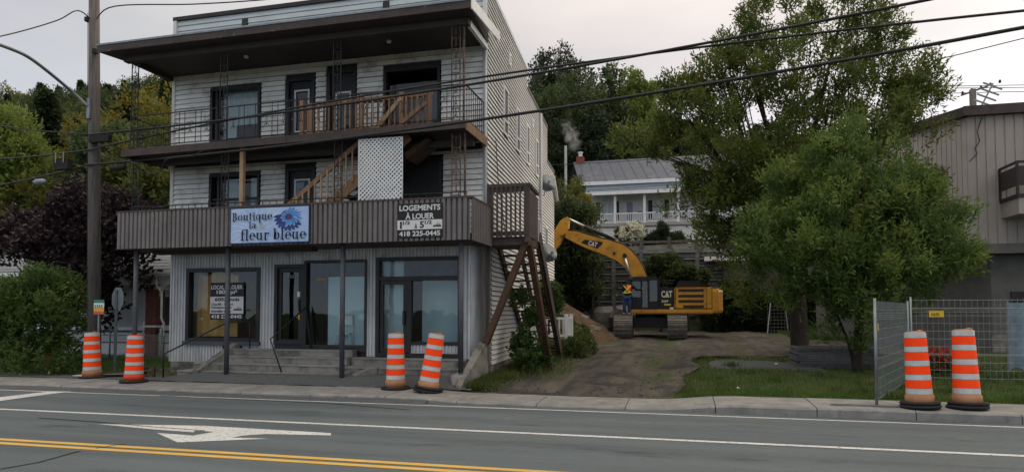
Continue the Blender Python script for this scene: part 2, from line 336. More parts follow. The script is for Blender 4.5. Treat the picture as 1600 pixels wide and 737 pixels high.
def thing(name, label, cat, loc=(0, 0, 0), rz=0, group=None, local=False):
    o = bpy.data.objects.new(name, None); o.empty_display_size = .2; COL.objects.link(o); o.location = loc; o.rotation_euler = (0, 0, rz)
    OFF[o.name] = Vector((0, 0, 0)) if local else Vector(loc)
    return tag(o, label, cat, group)
def struct(name, mb, mt, parent=None, smooth=False):
    o = obj(name, mb, mt, parent, smooth)
    if not parent: o['kind'] = 'structure'
    return o
def dup(root, loc, rz=0, label=None, group=None, scale=None):
    r = root.copy(); COL.objects.link(r); r.location = loc; r.rotation_euler = (0, 0, rz)
    if scale: r.scale = scale
    if label: r['label'] = label
    if group: r['group'] = group
    for ch in list(root.children):
        c = ch.copy(); COL.objects.link(c); c.parent = r
        for g in ch.children:
            d = g.copy(); COL.objects.link(d); d.parent = c
    return r
def textmesh(body, size, bold=.0):
    cu = bpy.data.curves.new('t', 'FONT'); cu.body = body; cu.size = size; cu.offset = bold; cu.align_x = 'LEFT'; cu.resolution_u = 3
    o = bpy.data.objects.new('t', cu); me = bpy.data.meshes.new_from_object(o)
    v = [tuple(x.co) for x in me.vertices]; f = [tuple(p.vertices) for p in me.polygons]
    bpy.data.objects.remove(o); bpy.data.curves.remove(cu); bpy.data.meshes.remove(me)
    return v, f
def letter(body, x0, x1, z0, z1, y, bold=.0, shear=0):
    """flat lettering stretched into the rectangle x0..x1, z0..z1 on the plane y (reads from -Y)"""
    v, f = textmesh(body, 1.0, bold)
    a = np.array(v); mn = a.min(0); mxx = a.max(0); sx = (x1 - x0) / (mxx[0] - mn[0]); sz = (z1 - z0) / (mxx[1] - mn[1])
    mb = MB(); mb.add([(x0 + (p[0] - mn[0]) * sx + shear * (p[1] - mn[1]), y, z0 + (p[1] - mn[1]) * sz) for p in v], f); return mb

# ================================================================== SETTING
def sm(a, b, x):
    t = min(1, max(0, (x - a) / (b - a))); return t * t * (3 - 2 * t)
def hs(x):
    z = .10 + .05 * sm(-.2, 1.0, x)
    return z - (.055) * sm(-5.3, -4.3, x) * (1 - sm(-.6, .6, x))
def gz(x, y):
    if y < 13.95: return -.04
    z = .12 + .02 * (min(y, 41) - 13.95); z += (hs(x) + .028 - z) * (1 - sm(13.95, 15.6, y)) * sm(-6, -5, x)
    hill_l = max(0, (y - 33)) * .46 * sm(-6, -26, x)             # left hillside
    hill_m = (5.1 * sm(41.2, 42.2, y) + .9 * sm(43, 49, y) + max(0, y - 58) * .30) * sm(-26, -8, x)
    if x > 12: hill_m *= 1 - .85 * sm(12, 34, x)
    h = min(hill_l, 46) + min(hill_m, 34)
    return z + h
def grid(xs, ys, fz):
    mb = MB(); n = len(xs)
    for y in ys:
        for x in xs: mb.v.append((x, y, fz(x, y)))
    for j in range(len(ys) - 1):
        for i in range(n - 1): mb.f.append((j * n + i, j * n + i + 1, (j + 1) * n + i + 1, (j + 1) * n + i))
    return mb
def frange(a, b, s):
    o = []; x = a
    while x < b - 1e-6: o.append(x); x += s
    return o + [b]
xs = sorted(set([-900, -500, -300, -200] + frange(-140, -30, 6) + frange(-30, 20, 1.0) + frange(20, 80, 6) + [120, 200, 400, 900]))
ys = sorted(set([-600, -200, -60, -20, 0, 12, 13.93, 13.95] + frange(14, 44, .6) + frange(44, 160, 5) + [200, 300, 600, 1200]))
struct('ground', grid(xs, ys, lambda x, y: gz(x, y) + (random.uniform(-.015, .015) if 15 < y < 41 else 0)), 'grass', smooth=True)
struct('road', grid(frange(-120, 80, 4), frange(-6, 12.75, 1.25), lambda x, y: 0.0), 'asphalt')
# painted markings
def strip(x0, x1, y0, y1, z=.004):
    mb = MB(); xx = frange(x0, x1, 2)
    for a, b in zip(xx, xx[1:]): mb.quad((a, y0, z), (b, y0, z), (b, y1, z), (a, y1, z))
    return mb
struct('edge_line_marking', strip(-60, 30, 12.36, 12.44), 'white_line')
struct('lane_line_marking', strip(-60, 30, 9.90, 10.02), 'white_line')
struct('centre_line_marking', strip(-60, 30, 7.56, 7.68), 'yellow_line')
struct('centre_line_marking', strip(-60, 30, 7.34, 7.46), 'yellow_line')
mb = MB()
for poly in ([(152, 662), (320, 664.8), (517, 676.2), (517, 679.8), (415, 677.6), (335, 674.3), (304, 672.3), (303, 675), (240, 670.4)],
             [(335, 674.3), (415, 677.6), (378, 680.2), (362, 683.3), (302, 680)],
             [(245, 676), (302, 680), (362, 683.3), (420, 684.8), (277.5, 690.7)]):
    mb.add([(*P(x, y, Z=0)[:2], .004) for x, y in poly], [tuple(range(len(poly)))[::-1]])
struct('turn_arrow_marking', mb, 'white_line')
mb = MB(); a = [P(x, y, Z=0) for x, y in ((-60, 633), (110, 612.2), (86, 612), (-60, 629))]
a = [P(-60, 634.5, Z=0), P(86, 614.5, Z=0), P(114, 611.6, Z=0), P(80, 611.2, Z=0), P(-60, 627, Z=0)]
mb.add([(v.x, v.y, .008) for v in a], [tuple(range(5))]); struct('stop_line_marking', mb, 'white_line')
# dark crack and repair seams in the asphalt
mb = MB(); rg = random.Random(3)
for pts in ([(0, 733), (60, 722), (115, 707), (125, 704)], [(150, 700), (178, 696), (195, 694)], [(60, 652), (150, 659), (240, 667), (320, 672)], [(250, 618), (520, 630), (640, 640)]):
    q = [P(x, y + rg.uniform(-.6, .6), Z=0) for x, y in pts]
    for u, v in zip(q, q[1:]):
        d = (v - u).normalized(); s_ = Vector((-d.y, d.x, 0)) * .017
        mb.add([(*(u - s_)[:2], .006), (*(v - s_)[:2], .006), (*(v + s_)[:2], .006), (*(u + s_)[:2], .006)], [(0, 1, 2, 3)])
struct('road_crack', mb, 'black')
struct('road_dust', strip(-5.5, 4.5, 10.05, 12.3, .0025), 'dust'); struct('road_dust', strip(-3.5, 6, 8.0, 9.85, .0025), 'dust'); struct('road_stain', strip(-30, 12, 8.3, 9.3, .0015), 'oil'); struct('road_stain', strip(-30, 12, 10.6, 11.6, .0015), 'oil'); struct('road_stain', strip(-20, 12, 5.2, 6.6, .0015), 'oil')
# sidewalk: single slabs with a real kerb step
walk = bpy.data.objects.new('sidewalk', None); COL.objects.link(walk); walk['kind'] = 'structure'; OFF['sidewalk'] = Vector((0, 0, 0))
rg = random.Random(11); x = -34.0
while x < 22:
    L_ = rg.choice((1.55, 1.7, 1.62)); x1 = x + L_; n = 4; mb = MB(); j = rg.uniform(-.006, .006)
    xx = [x + .008 + (L_ - .016) * k / n for k in range(n + 1)]
    prof = lambda X: [(12.76, -.03), (12.76 + rg.uniform(0, .012), hs(X) + j - .03), (12.80, hs(X) + j), (13.94, hs(X) + j + .03), (13.94, -.03)]
    base = 0
    for X in xx:
        for (yy, zz) in prof(X): mb.v.append((X, yy, zz))
    for i in range(n):
        for k in range(4): mb.f.append((i * 5 + k, (i + 1) * 5 + k, (i + 1) * 5 + k + 1, i * 5 + k + 1))
    mb.f.append((0, 1, 2, 3, 4)); mb.f.append(tuple(n * 5 + k for k in (4, 3, 2, 1, 0)))
    obj('sidewalk_slab', mb, 'concrete', walk); x = x1
# asphalt lip along the kerb on the left
mb = MB(); rg = random.Random(4); xx = frange(-34, -5, .5)
for X in xx:
    mb.v += [(X, 12.55 + rg.uniform(-.06, .06), .002), (X, 12.765, .055 + rg.uniform(-.02, .015))]
for i in range(len(xx) - 1): mb.f.append((2 * i, 2 * i + 2, 2 * i + 3, 2 * i + 1))
struct('gutter_patch', mb, 'gravel')
# gravel apron in front of the steps
def az(x, y): return .125 + .19 * sm(13.95, 14.6, y) * sm(-13.4, -11.4, x) - .1 * sm(-5.1, -4.4, x) * sm(13.95, 14.6, y)
rg = random.Random(5)
struct('gravel_apron', grid(frange(-13.4, -4.5, .25), frange(13.95, 15.0, .15), lambda x, y: az(x, y) + .012 + rg.uniform(-.012, .012)), 'gravel')
mb = grid(frange(-40, -13.4, 1), [13.95, 14.3, 14.75], lambda x, y: .14 + rg.uniform(-.01, .01)); struct('gravel_verge', mb, 'gravel')
# driveway and yard of packed dirt
rg = random.Random(6)
def dz(x, y): return gz(x, y) + .003 + .037 * sm(13.97, 14.8, y) + .05 * math.sin(x * 2.3 + .4 * math.sin(y)) * sm(14.2, 17, y) + rg.uniform(-.02, .02) * sm(14, 14.5, y)
def drow(y):
    l = -4.35 - .35 * (1 - sm(14.2, 16.5, y)) + .25 * math.sin(y * .9) * sm(14, 17, y) - 1.0 * sm(24, 33, y); r = -.15 + .12 * math.sin(y * 1.7) + .5 * sm(14, 21, y) + 7 * sm(22.5, 25.5, y) - 2 * sm(31, 34, y)
    if y > 28: l = -5.2 - 5 * sm(28.5, 33, y)
    return l, r
mb = MB(); yy = frange(13.97, 41, .35); n = 26
for y in yy:
    l, r = drow(y)
    for i in range(n): X = l + (r - l) * i / (n - 1); mb.v.append((X, y, dz(X, y)))
for j in range(len(yy) - 1):
    for i in range(n - 1): mb.f.append((j * n + i, j * n + i + 1, (j + 1) * n + i + 1, (j + 1) * n + i))
struct('driveway', mb, 'dirt', smooth=True)
mb = grid(frange(.6, 3.9, .3), frange(19.6, 22.3, .3), lambda x, y: gz(x, y) + .03 + .03 * rg.random() if 19.6 < y < 22.2 and .6 < x < 3.8 else gz(x, y) - .05)
struct('bare_soil_patch', mb, 'gravel')

# ================================================================== COMMERCIAL BUILDING
YW, YF, XL, XR = 15.8, 14.2, -13.85, -4.7
B = thing('apartment_building', 'three storey white clapboard building with brown canopy, balconies and a shop at street level', 'building', (-9.3, 15.8, 0))
def rects(x0, x1, z0, z1, ops):
    X = sorted(set([x0, x1] + [v for o in ops for v in (o[0], o[1]) if x0 < v < x1])); Z = sorted(set([z0, z1] + [v for o in ops for v in (o[2], o[3]) if z0 < v < z1]))
    res = []
    for a, b in zip(X, X[1:]):
        run = None
        for c, d in zip(Z, Z[1:]):
            mx_, mz_ = (a + b) / 2, (c + d) / 2
            if any(o[0] < mx_ < o[1] and o[2] < mz_ < o[3] for o in ops):
                if run: res.append((a, b, *run)); run = None
            else: run = (run[0], d) if run else (c, d)
        if run: res.append((a, b, *run))
    return res
OP3 = [(-12.6, -11.09, 6.5, 7.95), (-10.25, -9.45, 6.02, 8.03), (-9.03, -8.25, 6.02, 8.14), (-7.4, -5.92, 6.3, 8.02)]
OP2 = [(-12.59, -11.07, 4.1, 5.56), (-10.22, -9.41, 3.6, 5.62), (-6.99, -5.86, 3.6, 5.69)]
OP1 = [(-13.28, -11.01, 1.05, 2.99), (-10.52, -9.68, .98, 3.05), (-9.66, -7.89, .80, 3.14), (-7.57, -5.34, .70, 3.18)]
mb = MB()
for (a, b, c, d) in rects(XL + .02, XR - .02, 3.46, 9.0, OP2 + OP3) + rects(XL + .02, -5.12, .45, 3.458, OP1): mb.box(a, b, YW, YW + .2, c, d)
obj('wall', mb, 'black_trim', B)
# room volumes behind the openings
def room(x0, x1, z0, z1, y1, mt, backmt=None):
    mb = MB(); y0 = YW + .2
    vs = [(x0, y0, z0), (x1, y0, z0), (x1, y1, z0), (x0, y1, z0), (x0, y0, z1), (x1, y0, z1), (x1, y1, z1), (x0, y1, z1)]
    mb.add(vs, [(0, 1, 2, 3), (4, 7, 6, 5), (0, 3, 7, 4), (1, 5, 6, 2)] + ([] if backmt else [(3, 2, 6, 7)])); obj('room', mb, mt, B)
    if backmt: obj('room_back', MB().quad(vs[3], vs[2], vs[6], vs[7]), backmt, B)
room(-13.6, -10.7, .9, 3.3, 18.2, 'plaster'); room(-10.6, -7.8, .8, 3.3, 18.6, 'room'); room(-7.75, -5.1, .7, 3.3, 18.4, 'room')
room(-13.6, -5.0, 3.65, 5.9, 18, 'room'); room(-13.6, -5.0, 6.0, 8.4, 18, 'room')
# the body of the house behind, with roof
SD = (math.sin(R_(-3.542)), math.cos(R_(-3.542)))
def SW(s, o, z): return (XR + SD[0] * s + SD[1] * o, YW + SD[1] * s - SD[0] * o, z)
mb = MB()
mb.add([(XL, 18.7, .3), SW(2.9, -.05, .3), SW(13.2, -.05, .3), (XL, 29, .3), (XL, 18.7, 9.3), SW(2.9, -.05, 9.3), SW(13.2, -.05, 7.8), (XL, 29, 7.8)], [(0, 1, 2, 3), (4, 7, 6, 5), (0, 4, 5, 1), (1, 5, 6, 2), (2, 6, 7, 3), (3, 7, 4, 0)])
obj('core', mb, 'room', B)
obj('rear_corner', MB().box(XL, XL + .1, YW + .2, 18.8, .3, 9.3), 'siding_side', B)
obj('flat_roof', MB().add([(XL + .1, YW + .1, 9.5), SW(.1, -.1, 9.5), SW(6, -.1, 9.4), (XL + .1, 21.8, 9.4)], [(0, 1, 2, 3)]), 'brown_dark', B)
# foundation, left
obj('foundation', MB().box(XL + .06, -11.5, YW - .03, YW + .6, -.12, .46), 'concrete_dark', B)
obj('foundation', MB().box(-11.5, -5.2, YW + .01, YW + .6, -.12, .69), 'concrete_dark', B)
# clapboards of the two upper storeys: one board each
bm_ = MB().add([(0, 0, 0), (1, 0, 0), (1, 1, 0), (0, 1, 0), (0, .62, 1), (1, .62, 1), (1, 1, 1), (0, 1, 1)], [(0, 3, 2, 1), (4, 5, 6, 7), (0, 1, 5, 4), (1, 2, 6, 5), (2, 3, 7, 6), (3, 0, 4, 7)])
def siding(parent, x0, x1, z0, z1, pitch, y, ops, mt, depth=.06, name='clapboard'):
    me = bpy.data.meshes.new(name); me.from_pydata(bm_.v, [], bm_.f); me.materials.append(M[mt]); k = 0; z = z0
    while z < z1 - .02:
        zt = min(z + pitch, z1); segs = [(x0, x1)]
        for o in ops:
            if o[2] < zt - .02 and o[3] > z + .02:
                ns_ = []
                for a, b in segs:
                    if o[1] <= a or o[0] >= b: ns_.append((a, b)); continue
                    if o[0] - a > .03: ns_.append((a, o[0]))
                    if b - o[1] > .03: ns_.append((o[1], b))
                segs = ns_
        for a, b in segs:
            ob = bpy.data.objects.new(name, me); d = off(parent); ob.location = (a - d.x, y - depth - d.y + random.uniform(-.003, .003), z - d.z + random.uniform(-.004, .004)); ob.scale = (b - a, depth, zt - z - .012)  # boards stop short, the black wall in the gaps deepens their shadow lines
            link(ob, parent)
        z += pitch
def grow(ops, g=.06): return [(o[0] - g, o[1] + g, o[2] - g, o[3] + g) for o in ops]
siding(B, XL + .05, XR - .05, 6.02, 8.46, .135, YW - .002, grow(OP3), 'siding_white')
siding(B, XL + .05, XR - .05, 3.62, 5.86, .135, YW - .002, grow(OP2), 'siding_white')
siding(B, XL + .05, XR - .05, 8.98, 10.02, .15, YW - .002, [(-11.68, -11.5, 9.45, 9.85), (-7.48, -7.3, 9.45, 9.85)], 'siding_blue', depth=.03)
obj('parapet_wall', MB().box(XL, XR - .05, YW, YW + .18, 9.0, 10.04), 'siding_side', B)
for xv in (-11.59, -7.39): ubox('roof_vent', 'black_trim', B, xv - .085, xv + .085, YW - .05, YW + .02, 9.45, 9.85)
obj('coping', MB().box(XL - .06, XR + .02, YW - .07, YW + .22, 10.03, 10.13), 'black_trim', B)
for xx_ in (XL - .01, XR - .035): obj('corner_board', MB().box(xx_ - .03, xx_ + .07, YW - .07, YW + .0, 3.5, 10.02), 'siding_side', B)
obj('downpipe', MB().tube([(XR + .02, YW - .1, 8.3), (XR + .02, YW - .1, 3.6)], .04, 8), 'clad_grey', B, True)
# windows and doors
def frame_ring(x0, x1, z0, z1, y0, y1, w_):
    mb = MB(); mb.box(x0, x0 + w_, y0, y1, z0, z1); mb.box(x1 - w_, x1, y0, y1, z0, z1); mb.box(x0 + w_, x1 - w_, y0, y1, z1 - w_, z1); mb.box(x0 + w_, x1 - w_, y0, y1, z0, z0 + w_); return mb
def window(parent, o, fw, fm, gl='glass', mull=(), trans=(), y=YW, curtain=None, sill=None):
    x0, x1, z0, z1 = o
    wf = obj('window', frame_ring(x0 - .03, x1 + .03, z0 - .03, z1 + .03, y - .07, y + .1, fw), fm, parent)
    for mx_ in mull: obj('mullion', MB().box(mx_ - .03, mx_ + .03, y - .04, y + .08, z0 + fw - .03, z1 - fw + .03), fm, wf)
    for mz_ in trans: obj('glazing_bar', MB().box(x0 + fw - .03, x1 - fw + .03, y - .035, y + .075, mz_ - .025, mz_ + .025), fm, wf)
    X = sorted([x0] + list(mull) + [x1])
    for a, b in zip(X, X[1:]): obj('pane', MB().quad((a, y + .03, z0), (b, y + .03, z0), (b, y + .03, z1), (a, y + .03, z1)), gl, wf)
    if curtain:
        for (a, b, c, d, mt) in curtain:
            mb = MB(); n = max(4, int((b - a) / .07)); xs_ = [a + (b - a) * i / n for i in range(n + 1)]
            for i, X_ in enumerate(xs_): mb.v += [(X_, y + .22 + .02 * (i % 2), c), (X_, y + .22 + .02 * (i % 2), d)]
            for i in range(n): mb.f.append((2 * i, 2 * i + 2, 2 * i + 3, 2 * i + 1))
            obj('curtain', mb, mt, wf)
    if sill: obj('sill', MB().box(x0 - .06, x1 + .06, y - .13, y, z0 - .09, z0 - .028), sill, wf)
    return wf
def door(parent, o, y=YW, pm='black_trim', light=None, fm='white', number=None):
    x0, x1, z0, z1 = o
    d = obj('door', frame_ring(x0 - .03, x1 + .03, z0 - .0, z1 + .03, y - .06, y + .1, .09), 'black_trim', parent)
    obj('door_leaf', MB().box(x0 + .06, x1 - .06, y + .02, y + .07, z0 + .02, z1 - .06), pm, d)
    if light:
        a, b, c, e_ = light
        obj('light_frame', frame_ring(a, b, c, e_, y - .005, y + .02, .045), fm, d)
        obj('pane', MB().quad((a + .04, y + .012, c + .04), (b - .04, y + .012, c + .04), (b - .04, y + .012, e_ - .04), (a + .04, y + .012, e_ - .04)), 'glass_dark', d)
        if number == 'blind': obj('blind', MB().quad((a + .04, y + .015, c + .5), (b - .04, y + .015, c + .5), (b - .04, y + .015, e_ - .04), (a + .04, y + .015, e_ - .04)), 'curtain', d)
    obj('handle', MB().ico((x0 + .15, y - .0, z0 + .95), .035, 2), 'steel', d)
    return d
window(B, OP3[0], .07, 'black_trim', mull=(-12.45,), curtain=[(-12.42, -11.12, 7.0, 7.95, 'curtain'), (-12.42, -12.0, 6.4, 7.0, 'curtain')])
window(B, OP3[3], .07, 'black_trim', 'glass_dark', curtain=[(-6.7, -6.05, 6.4, 7.5, 'curtain')])
door(B, OP3[1], light=(-10.05, -9.6, 6.6, 7.75)); door(B, OP3[2], light=(-8.83, -8.38, 6.5, 7.6))
window(B, OP2[0], .07, 'black_trim', mull=(-12.35,), trans=(4.9,), curtain=[(-12.3, -11.7, 4.1, 5.5, 'curtain'), (-11.5, -11.1, 4.5, 5.5, 'curtain')])
door(B, OP2[1], light=(-10.02, -9.55, 4.2, 5.35), number='blind')
obj('dark_doorway', frame_ring(-7.02, -5.83, 3.6, 5.72, YW - .06, YW + .1, .08), 'black_trim', B)
obj('door_leaf', MB().box(-6.95, -5.9, YW + .03, YW + .08, 3.62, 5.64), 'black_trim', B)
obj('number_plate', letter('5881', -10.0, -9.7, 8.17, 8.25, YW - .06, .01), 'ink_white', B)
# ------- street level: corrugated cladding and shopfront
def corr(x0, x1, z0, z1, y, pitch, dep, duty=.5):
    mb = MB(); x = x0; pts = []
    while x < x1:
        q = pitch
        for fx, fy in ((0, 0), (duty * .8, 0), (duty, dep), (1 - (1 - duty) * .2, dep)):
            X = x + fx * q
            if X <= x1: pts.append((X, y - dep + fy))
        x += q
    pts.append((x1, y))
    for X, Y_ in pts: mb.v += [(X, Y_, z0), (X, Y_, z1)]
    for i in range(len(pts) - 1): mb.f.append((2 * i, 2 * i + 2, 2 * i + 3, 2 * i + 1))
    return mb
for (a, b, c, d) in ((XL, -13.31, .46, 3.5), (-13.31, -10.98, 3.02, 3.5), (-13.31, -10.98, .46, .93), (-10.98, -10.55, .69, 3.5), (-10.55, -9.67, 3.08, 3.5), (-9.67, -7.86, 3.17, 3.5),
                     (-7.86, -7.6, .69, 3.5), (-7.6, -5.31, 3.21, 3.5), (-6.66, -5.37, .69, 1.0), (-5.31, -5.1, .6, 3.5)):
    obj('cladding_panel', corr(a, b, c, d, YW - .004, .095, .028), 'clad_grey', B)
obj('cladding_panel', MB().hexa([(-5.1, YW - .03, .55), SW(.5, .01, .5), SW(.5, -.1, .5), (-5.1, YW + .1, .55), (-5.1, YW - .03, 3.5), SW(.5, .01, 3.5), SW(.5, -.1, 3.5), (-5.1, YW + .1, 3.5)]), 'clad_grey', B)
obj('corner_trim', MB().bar((-5.1, YW - .035, .55), (-5.1, YW - .035, 3.45), .05), 'clad_grey', B)
w1 = window(B, OP1[0], .1, 'black_trim')
ubox('shop_sill', 'post_grey', B, -13.36, -10.95, YW - .12, YW - .0, .93, 1.03)
dr = obj('shop_door', frame_ring(-10.55, -9.66, .98, 3.08, YW - .06, YW + .1, .09), 'black_trim', B)
obj('door_leaf_frame', frame_ring(-10.46, -9.75, 1.0, 2.98, YW - .0, YW + .06, .10), 'black_trim', dr)
obj('pane', MB().quad((-10.4, YW + .03, 1.05), (-9.8, YW + .03, 1.05), (-9.8, YW + .03, 2.9), (-10.4, YW + .03, 2.9)), 'glass_dark', dr)
obj('handle', MB().box(-9.82, -9.78, YW - .08, YW - .01, 1.85, 2.15), 'black_trim', dr)
obj('card', MB().box(-9.88, -9.8, YW - .012, YW - .004, 2.22, 2.36), 'ink_white', dr)
obj('lock', MB().box(-9.84, -9.8, YW - .02, YW - .004, 1.62, 1.78), 'amber_sign', dr)
obj('lettering', letter('TISSUS', -10.2, -9.85, 2.72, 2.8, YW + .015, .005), 'steel', dr)
w2 = window(B, (-9.62, -7.89, .94, 3.14), .06, 'black_trim')
ubox('kick_plate', 'black_trim', B, -9.65, -7.86, YW - .05, YW + .1, .80, .915)
obj('lettering', letter('EMNV', -9.3, -9.06, 2.63, 2.70, YW + .015, .02), 'amber_sign', w2)
w3 = obj('shop_entrance', frame_ring(-7.6, -5.31, .70, 3.21, YW - .07, YW + .1, .09), 'black_trim', B)
obj('transom_bar', MB().box(-7.51, -5.4, YW - .055, YW + .08, 2.62, 2.72), 'black_trim', w3)
obj('mullion', MB().box(-6.76, -6.64, YW - .05, YW + .08, .8, 2.62), 'black_trim', w3)
obj('rail', MB().box(-6.64, -5.4, YW - .05, YW + .08, 1.0, 1.08), 'black_trim', w3)
dl = obj('door_leaf', frame_ring(-7.5, -6.77, .8, 2.61, YW - .03, YW + .05, .09), 'black_trim', w3)
obj('pane', MB().quad((-7.5, YW + .01, .8), (-6.8, YW + .01, .8), (-6.8, YW + .01, 2.6), (-7.5, YW + .01, 2.6)), 'glass', w3)
obj('pane', MB().quad((-6.7, YW + .02, 1.0), (-5.4, YW + .02, 1.0), (-5.4, YW + .02, 2.6), (-6.7, YW + .02, 2.6)), 'glass', w3)
obj('pane', MB().quad((-7.5, YW + .025, 2.7), (-5.4, YW + .025, 2.7), (-5.4, YW + .025, 3.15), (-7.5, YW + .025, 3.15)), 'glass', w3)
obj('handle', MB().box(-6.85, -6.8, YW - .1, YW - .04, 1.5, 1.85), 'black_trim', w3)
# things seen through the shop windows
obj('partition', MB().box(-9.15, -7.85, 16.1, 16.15, .82, 2.75), 'drywall', B); obj('partition', MB().box(-7.55, -7.0, 16.1, 16.15, .72, 3.15), 'drywall', B)
obj('partition', MB().box(-6.62, -5.2, 16.45, 16.5, .72, 2.75), 'drywall', B)
mb = MB(); n = 14
for i in range(n + 1):
    X = -13.25 + 1.35 * i / n; mb.v += [(X, YW + .32 + .05 * math.sin(i * 1.7), 1.15), (X, YW + .32 + .05 * math.sin(i * 1.7 + .6), 2.95 - .12 * math.sin(i * .6))]
for i in range(n): mb.f.append((2 * i, 2 * i + 2, 2 * i + 3, 2 * i + 1))
tag(obj('paper_sheet', mb, 'kraft'), 'brown kraft paper sheet hung inside the shop window with the rental notice', 'paper')
ch = thing('metal_chair', 'white tubular metal chair inside the middle shop window', 'chair', (-8.6, 15.88, .8), local=True)
mbs = MB().tube([(-.2, 0, 0), (-.2, 0, .42), (-.17, 0, .45), (.17, 0, .45), (.2, 0, .42), (.2, 0, 0)], .014, 6); obj('leg_frame', mbs, 'white', ch, True)
obj('leg_frame', MB().tube([(-.2, .15, 0), (-.2, .15, .45), (-.2, .17, .95), (.2, .17, .95), (.2, .15, .45), (.2, .15, 0)], .014, 6), 'white', ch, True)
obj('seat', MB().box(-.2, .2, -.02, .16, .445, .475), 'white', ch); obj('backrest', MB().box(-.19, .19, .15, .165, .68, .92), 'white', ch)
# ------- canopy over the shop = floor of the first gallery
CX0, CX1, CZ0, CZ1 = -14.07, -4.58, 3.43, 4.36
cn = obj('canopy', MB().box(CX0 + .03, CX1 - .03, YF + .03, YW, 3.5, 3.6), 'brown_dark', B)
obj('fascia_panel', corr(CX0, CX1, CZ0, CZ1, YF, .128, .055, .74), 'brown', cn)
def corr_y(x, y0, y1, z0, z1, pitch, dep, sgn):
    c = corr(y0, y1, z0, z1, 0, pitch, dep, .62); mb = MB(); mb.add([(x - sgn * (v[1]), v[0], v[2]) for v in c.v], c.f); return mb
obj('side_panel', corr_y(CX1, YF, YW, CZ0, CZ1, .128, .045, 1), 'brown', cn); obj('side_panel', corr_y(CX0, YF, YW, CZ0, CZ1, .128, .03, -1), 'brown', cn)
obj('cap', MB().box(CX0 - .03, CX1 + .03, YF - .06, YF + .06, CZ1, CZ1 + .045), 'brown_trim', cn)
obj('cap', MB().box(CX1 - .06, CX1 + .05, YF + .06, YW, CZ1, CZ1 + .045), 'brown_trim', cn); obj('cap', MB().box(CX0 - .05, CX0 + .06, YF + .06, YW, CZ1, CZ1 + .045), 'brown_trim', cn)
obj('soffit', MB().box(CX0 + .05, CX1 - .05, YF + .02, YW - .05, 3.455, 3.495), 'brown_trim', cn)
obj('soffit_beam', MB().box(CX0 + .3, -9.0, 15.0, 15.3, 3.36, 3.455), 'brown_dark', cn)
for i, (xp, zb) in enumerate(((-13.72, .1), (-10.97, .26), (-7.82, .3), (-4.87, .46))):
    obj('steel_post', MB().tube([(xp, 14.42, zb), (xp, 14.42, 3.46)], .06, 12), 'post_grey', B, True)
# ------- concrete steps
st = thing('concrete_steps', 'worn concrete steps with iron handrails leading up to the shop doors', 'steps', (-9, 14.9, .2))
for (y0, z1) in ((15.5, .855), (15.2, .687), (14.9, .52), (14.6, .34)):
    lft = -11.75 - (15.5 - y0) * .9
    ubox('step', 'concrete_dark', st, lft, -8.12 if z1 > .4 else -7.9, y0, YW - .03, .05 + z1 - .4, z1)
    ubox('nosing', 'concrete', st, lft + .01, -8.14 if z1 > .4 else -7.92, y0 - .02, y0 + .1, z1 - .035, z1 + .004)
for (y0, z1) in ((15.42, .68), (15.06, .48)):
    ubox('step', 'concrete_dark', st, -8.1, -5.05, y0, YW - .02, .1, z1)
    ubox('nosing', 'concrete', st, -8.08, -5.07, y0 - .02, y0 + .1, z1 - .035, z1 + .004)
obj('cheek_wall', MB().hexa([(-12.05, 14.55, .05), (-11.85, 14.5, .05), (-11.55, 15.75, .05), (-11.75, 15.75, .05), (-12.05, 14.55, .36), (-11.85, 14.5, .36), (-11.55, 15.75, 1.03), (-11.75, 15.75, 1.03)]), 'concrete_dark', st)
obj('broken_cheek', MB().hexa([(-7.62, 14.55, .3), (-7.5, 14.5, .3), (-7.2, 15.0, .3), (-7.38, 15.05, .3), (-7.62, 14.55, .36), (-7.5, 14.5, .36), (-7.2, 15.0, .5), (-7.38, 15.05, .5)]), 'concrete', st)
mb = MB()
mb.add([(-4.86, 14.0, .05), (-4.74, 14.0, .05), (-4.66, 16.0, .05), (-4.9, 16.0, .05), (-4.86, 14.05, .2), (-4.74, 14.05, .2), (-4.66, 15.75, 1.1), (-4.88, 15.75, 1.08)], [(0, 3, 2, 1), (4, 5, 6, 7), (0, 1, 5, 4), (1, 2, 6, 5), (2, 3, 7, 6), (3, 0, 4, 7)])
obj('end_wall', mb, 'concrete_dark', st)
obj('broken_block', MB().ico((-4.93, 14.42, .3), (.2, .2, .2), 5, .25), 'concrete', st)
rl = obj('handrail', MB().tube([(-12.85, 14.45, .1), (-12.85, 14.45, .75), (-11.75, 15.45, 1.55), (-11.05, 15.6, 1.58)], .022, 8), 'black_trim', st, True)
for q in ((-11.75, 15.45, .9, 1.55), (-11.15, 15.58, .85, 1.58)): obj('rail_post', MB().tube([(q[0], q[1], q[2]), (q[0], q[1], q[3])], .018, 6), 'black_trim', rl, True)
rl = obj('handrail', MB().tube([(-9.55, 14.62, .34), (-9.95, 14.72, 1.15), (-9.55, 15.68, 1.95)], .018, 8), 'iron', st, True)
obj('rail_post', MB().tube([(-9.55, 15.68, 1.95), (-9.42, 15.7, .86)], .018, 6), 'iron', rl, True)
obj('basement_window', frame_ring(-12.05, -11.6, .55, .85, YW - .05, YW, .05), 'white', B); obj('basement_hatch', MB().box(-12.12, -11.52, YW - .045, YW - .02, .5, .92), 'black_trim', B)
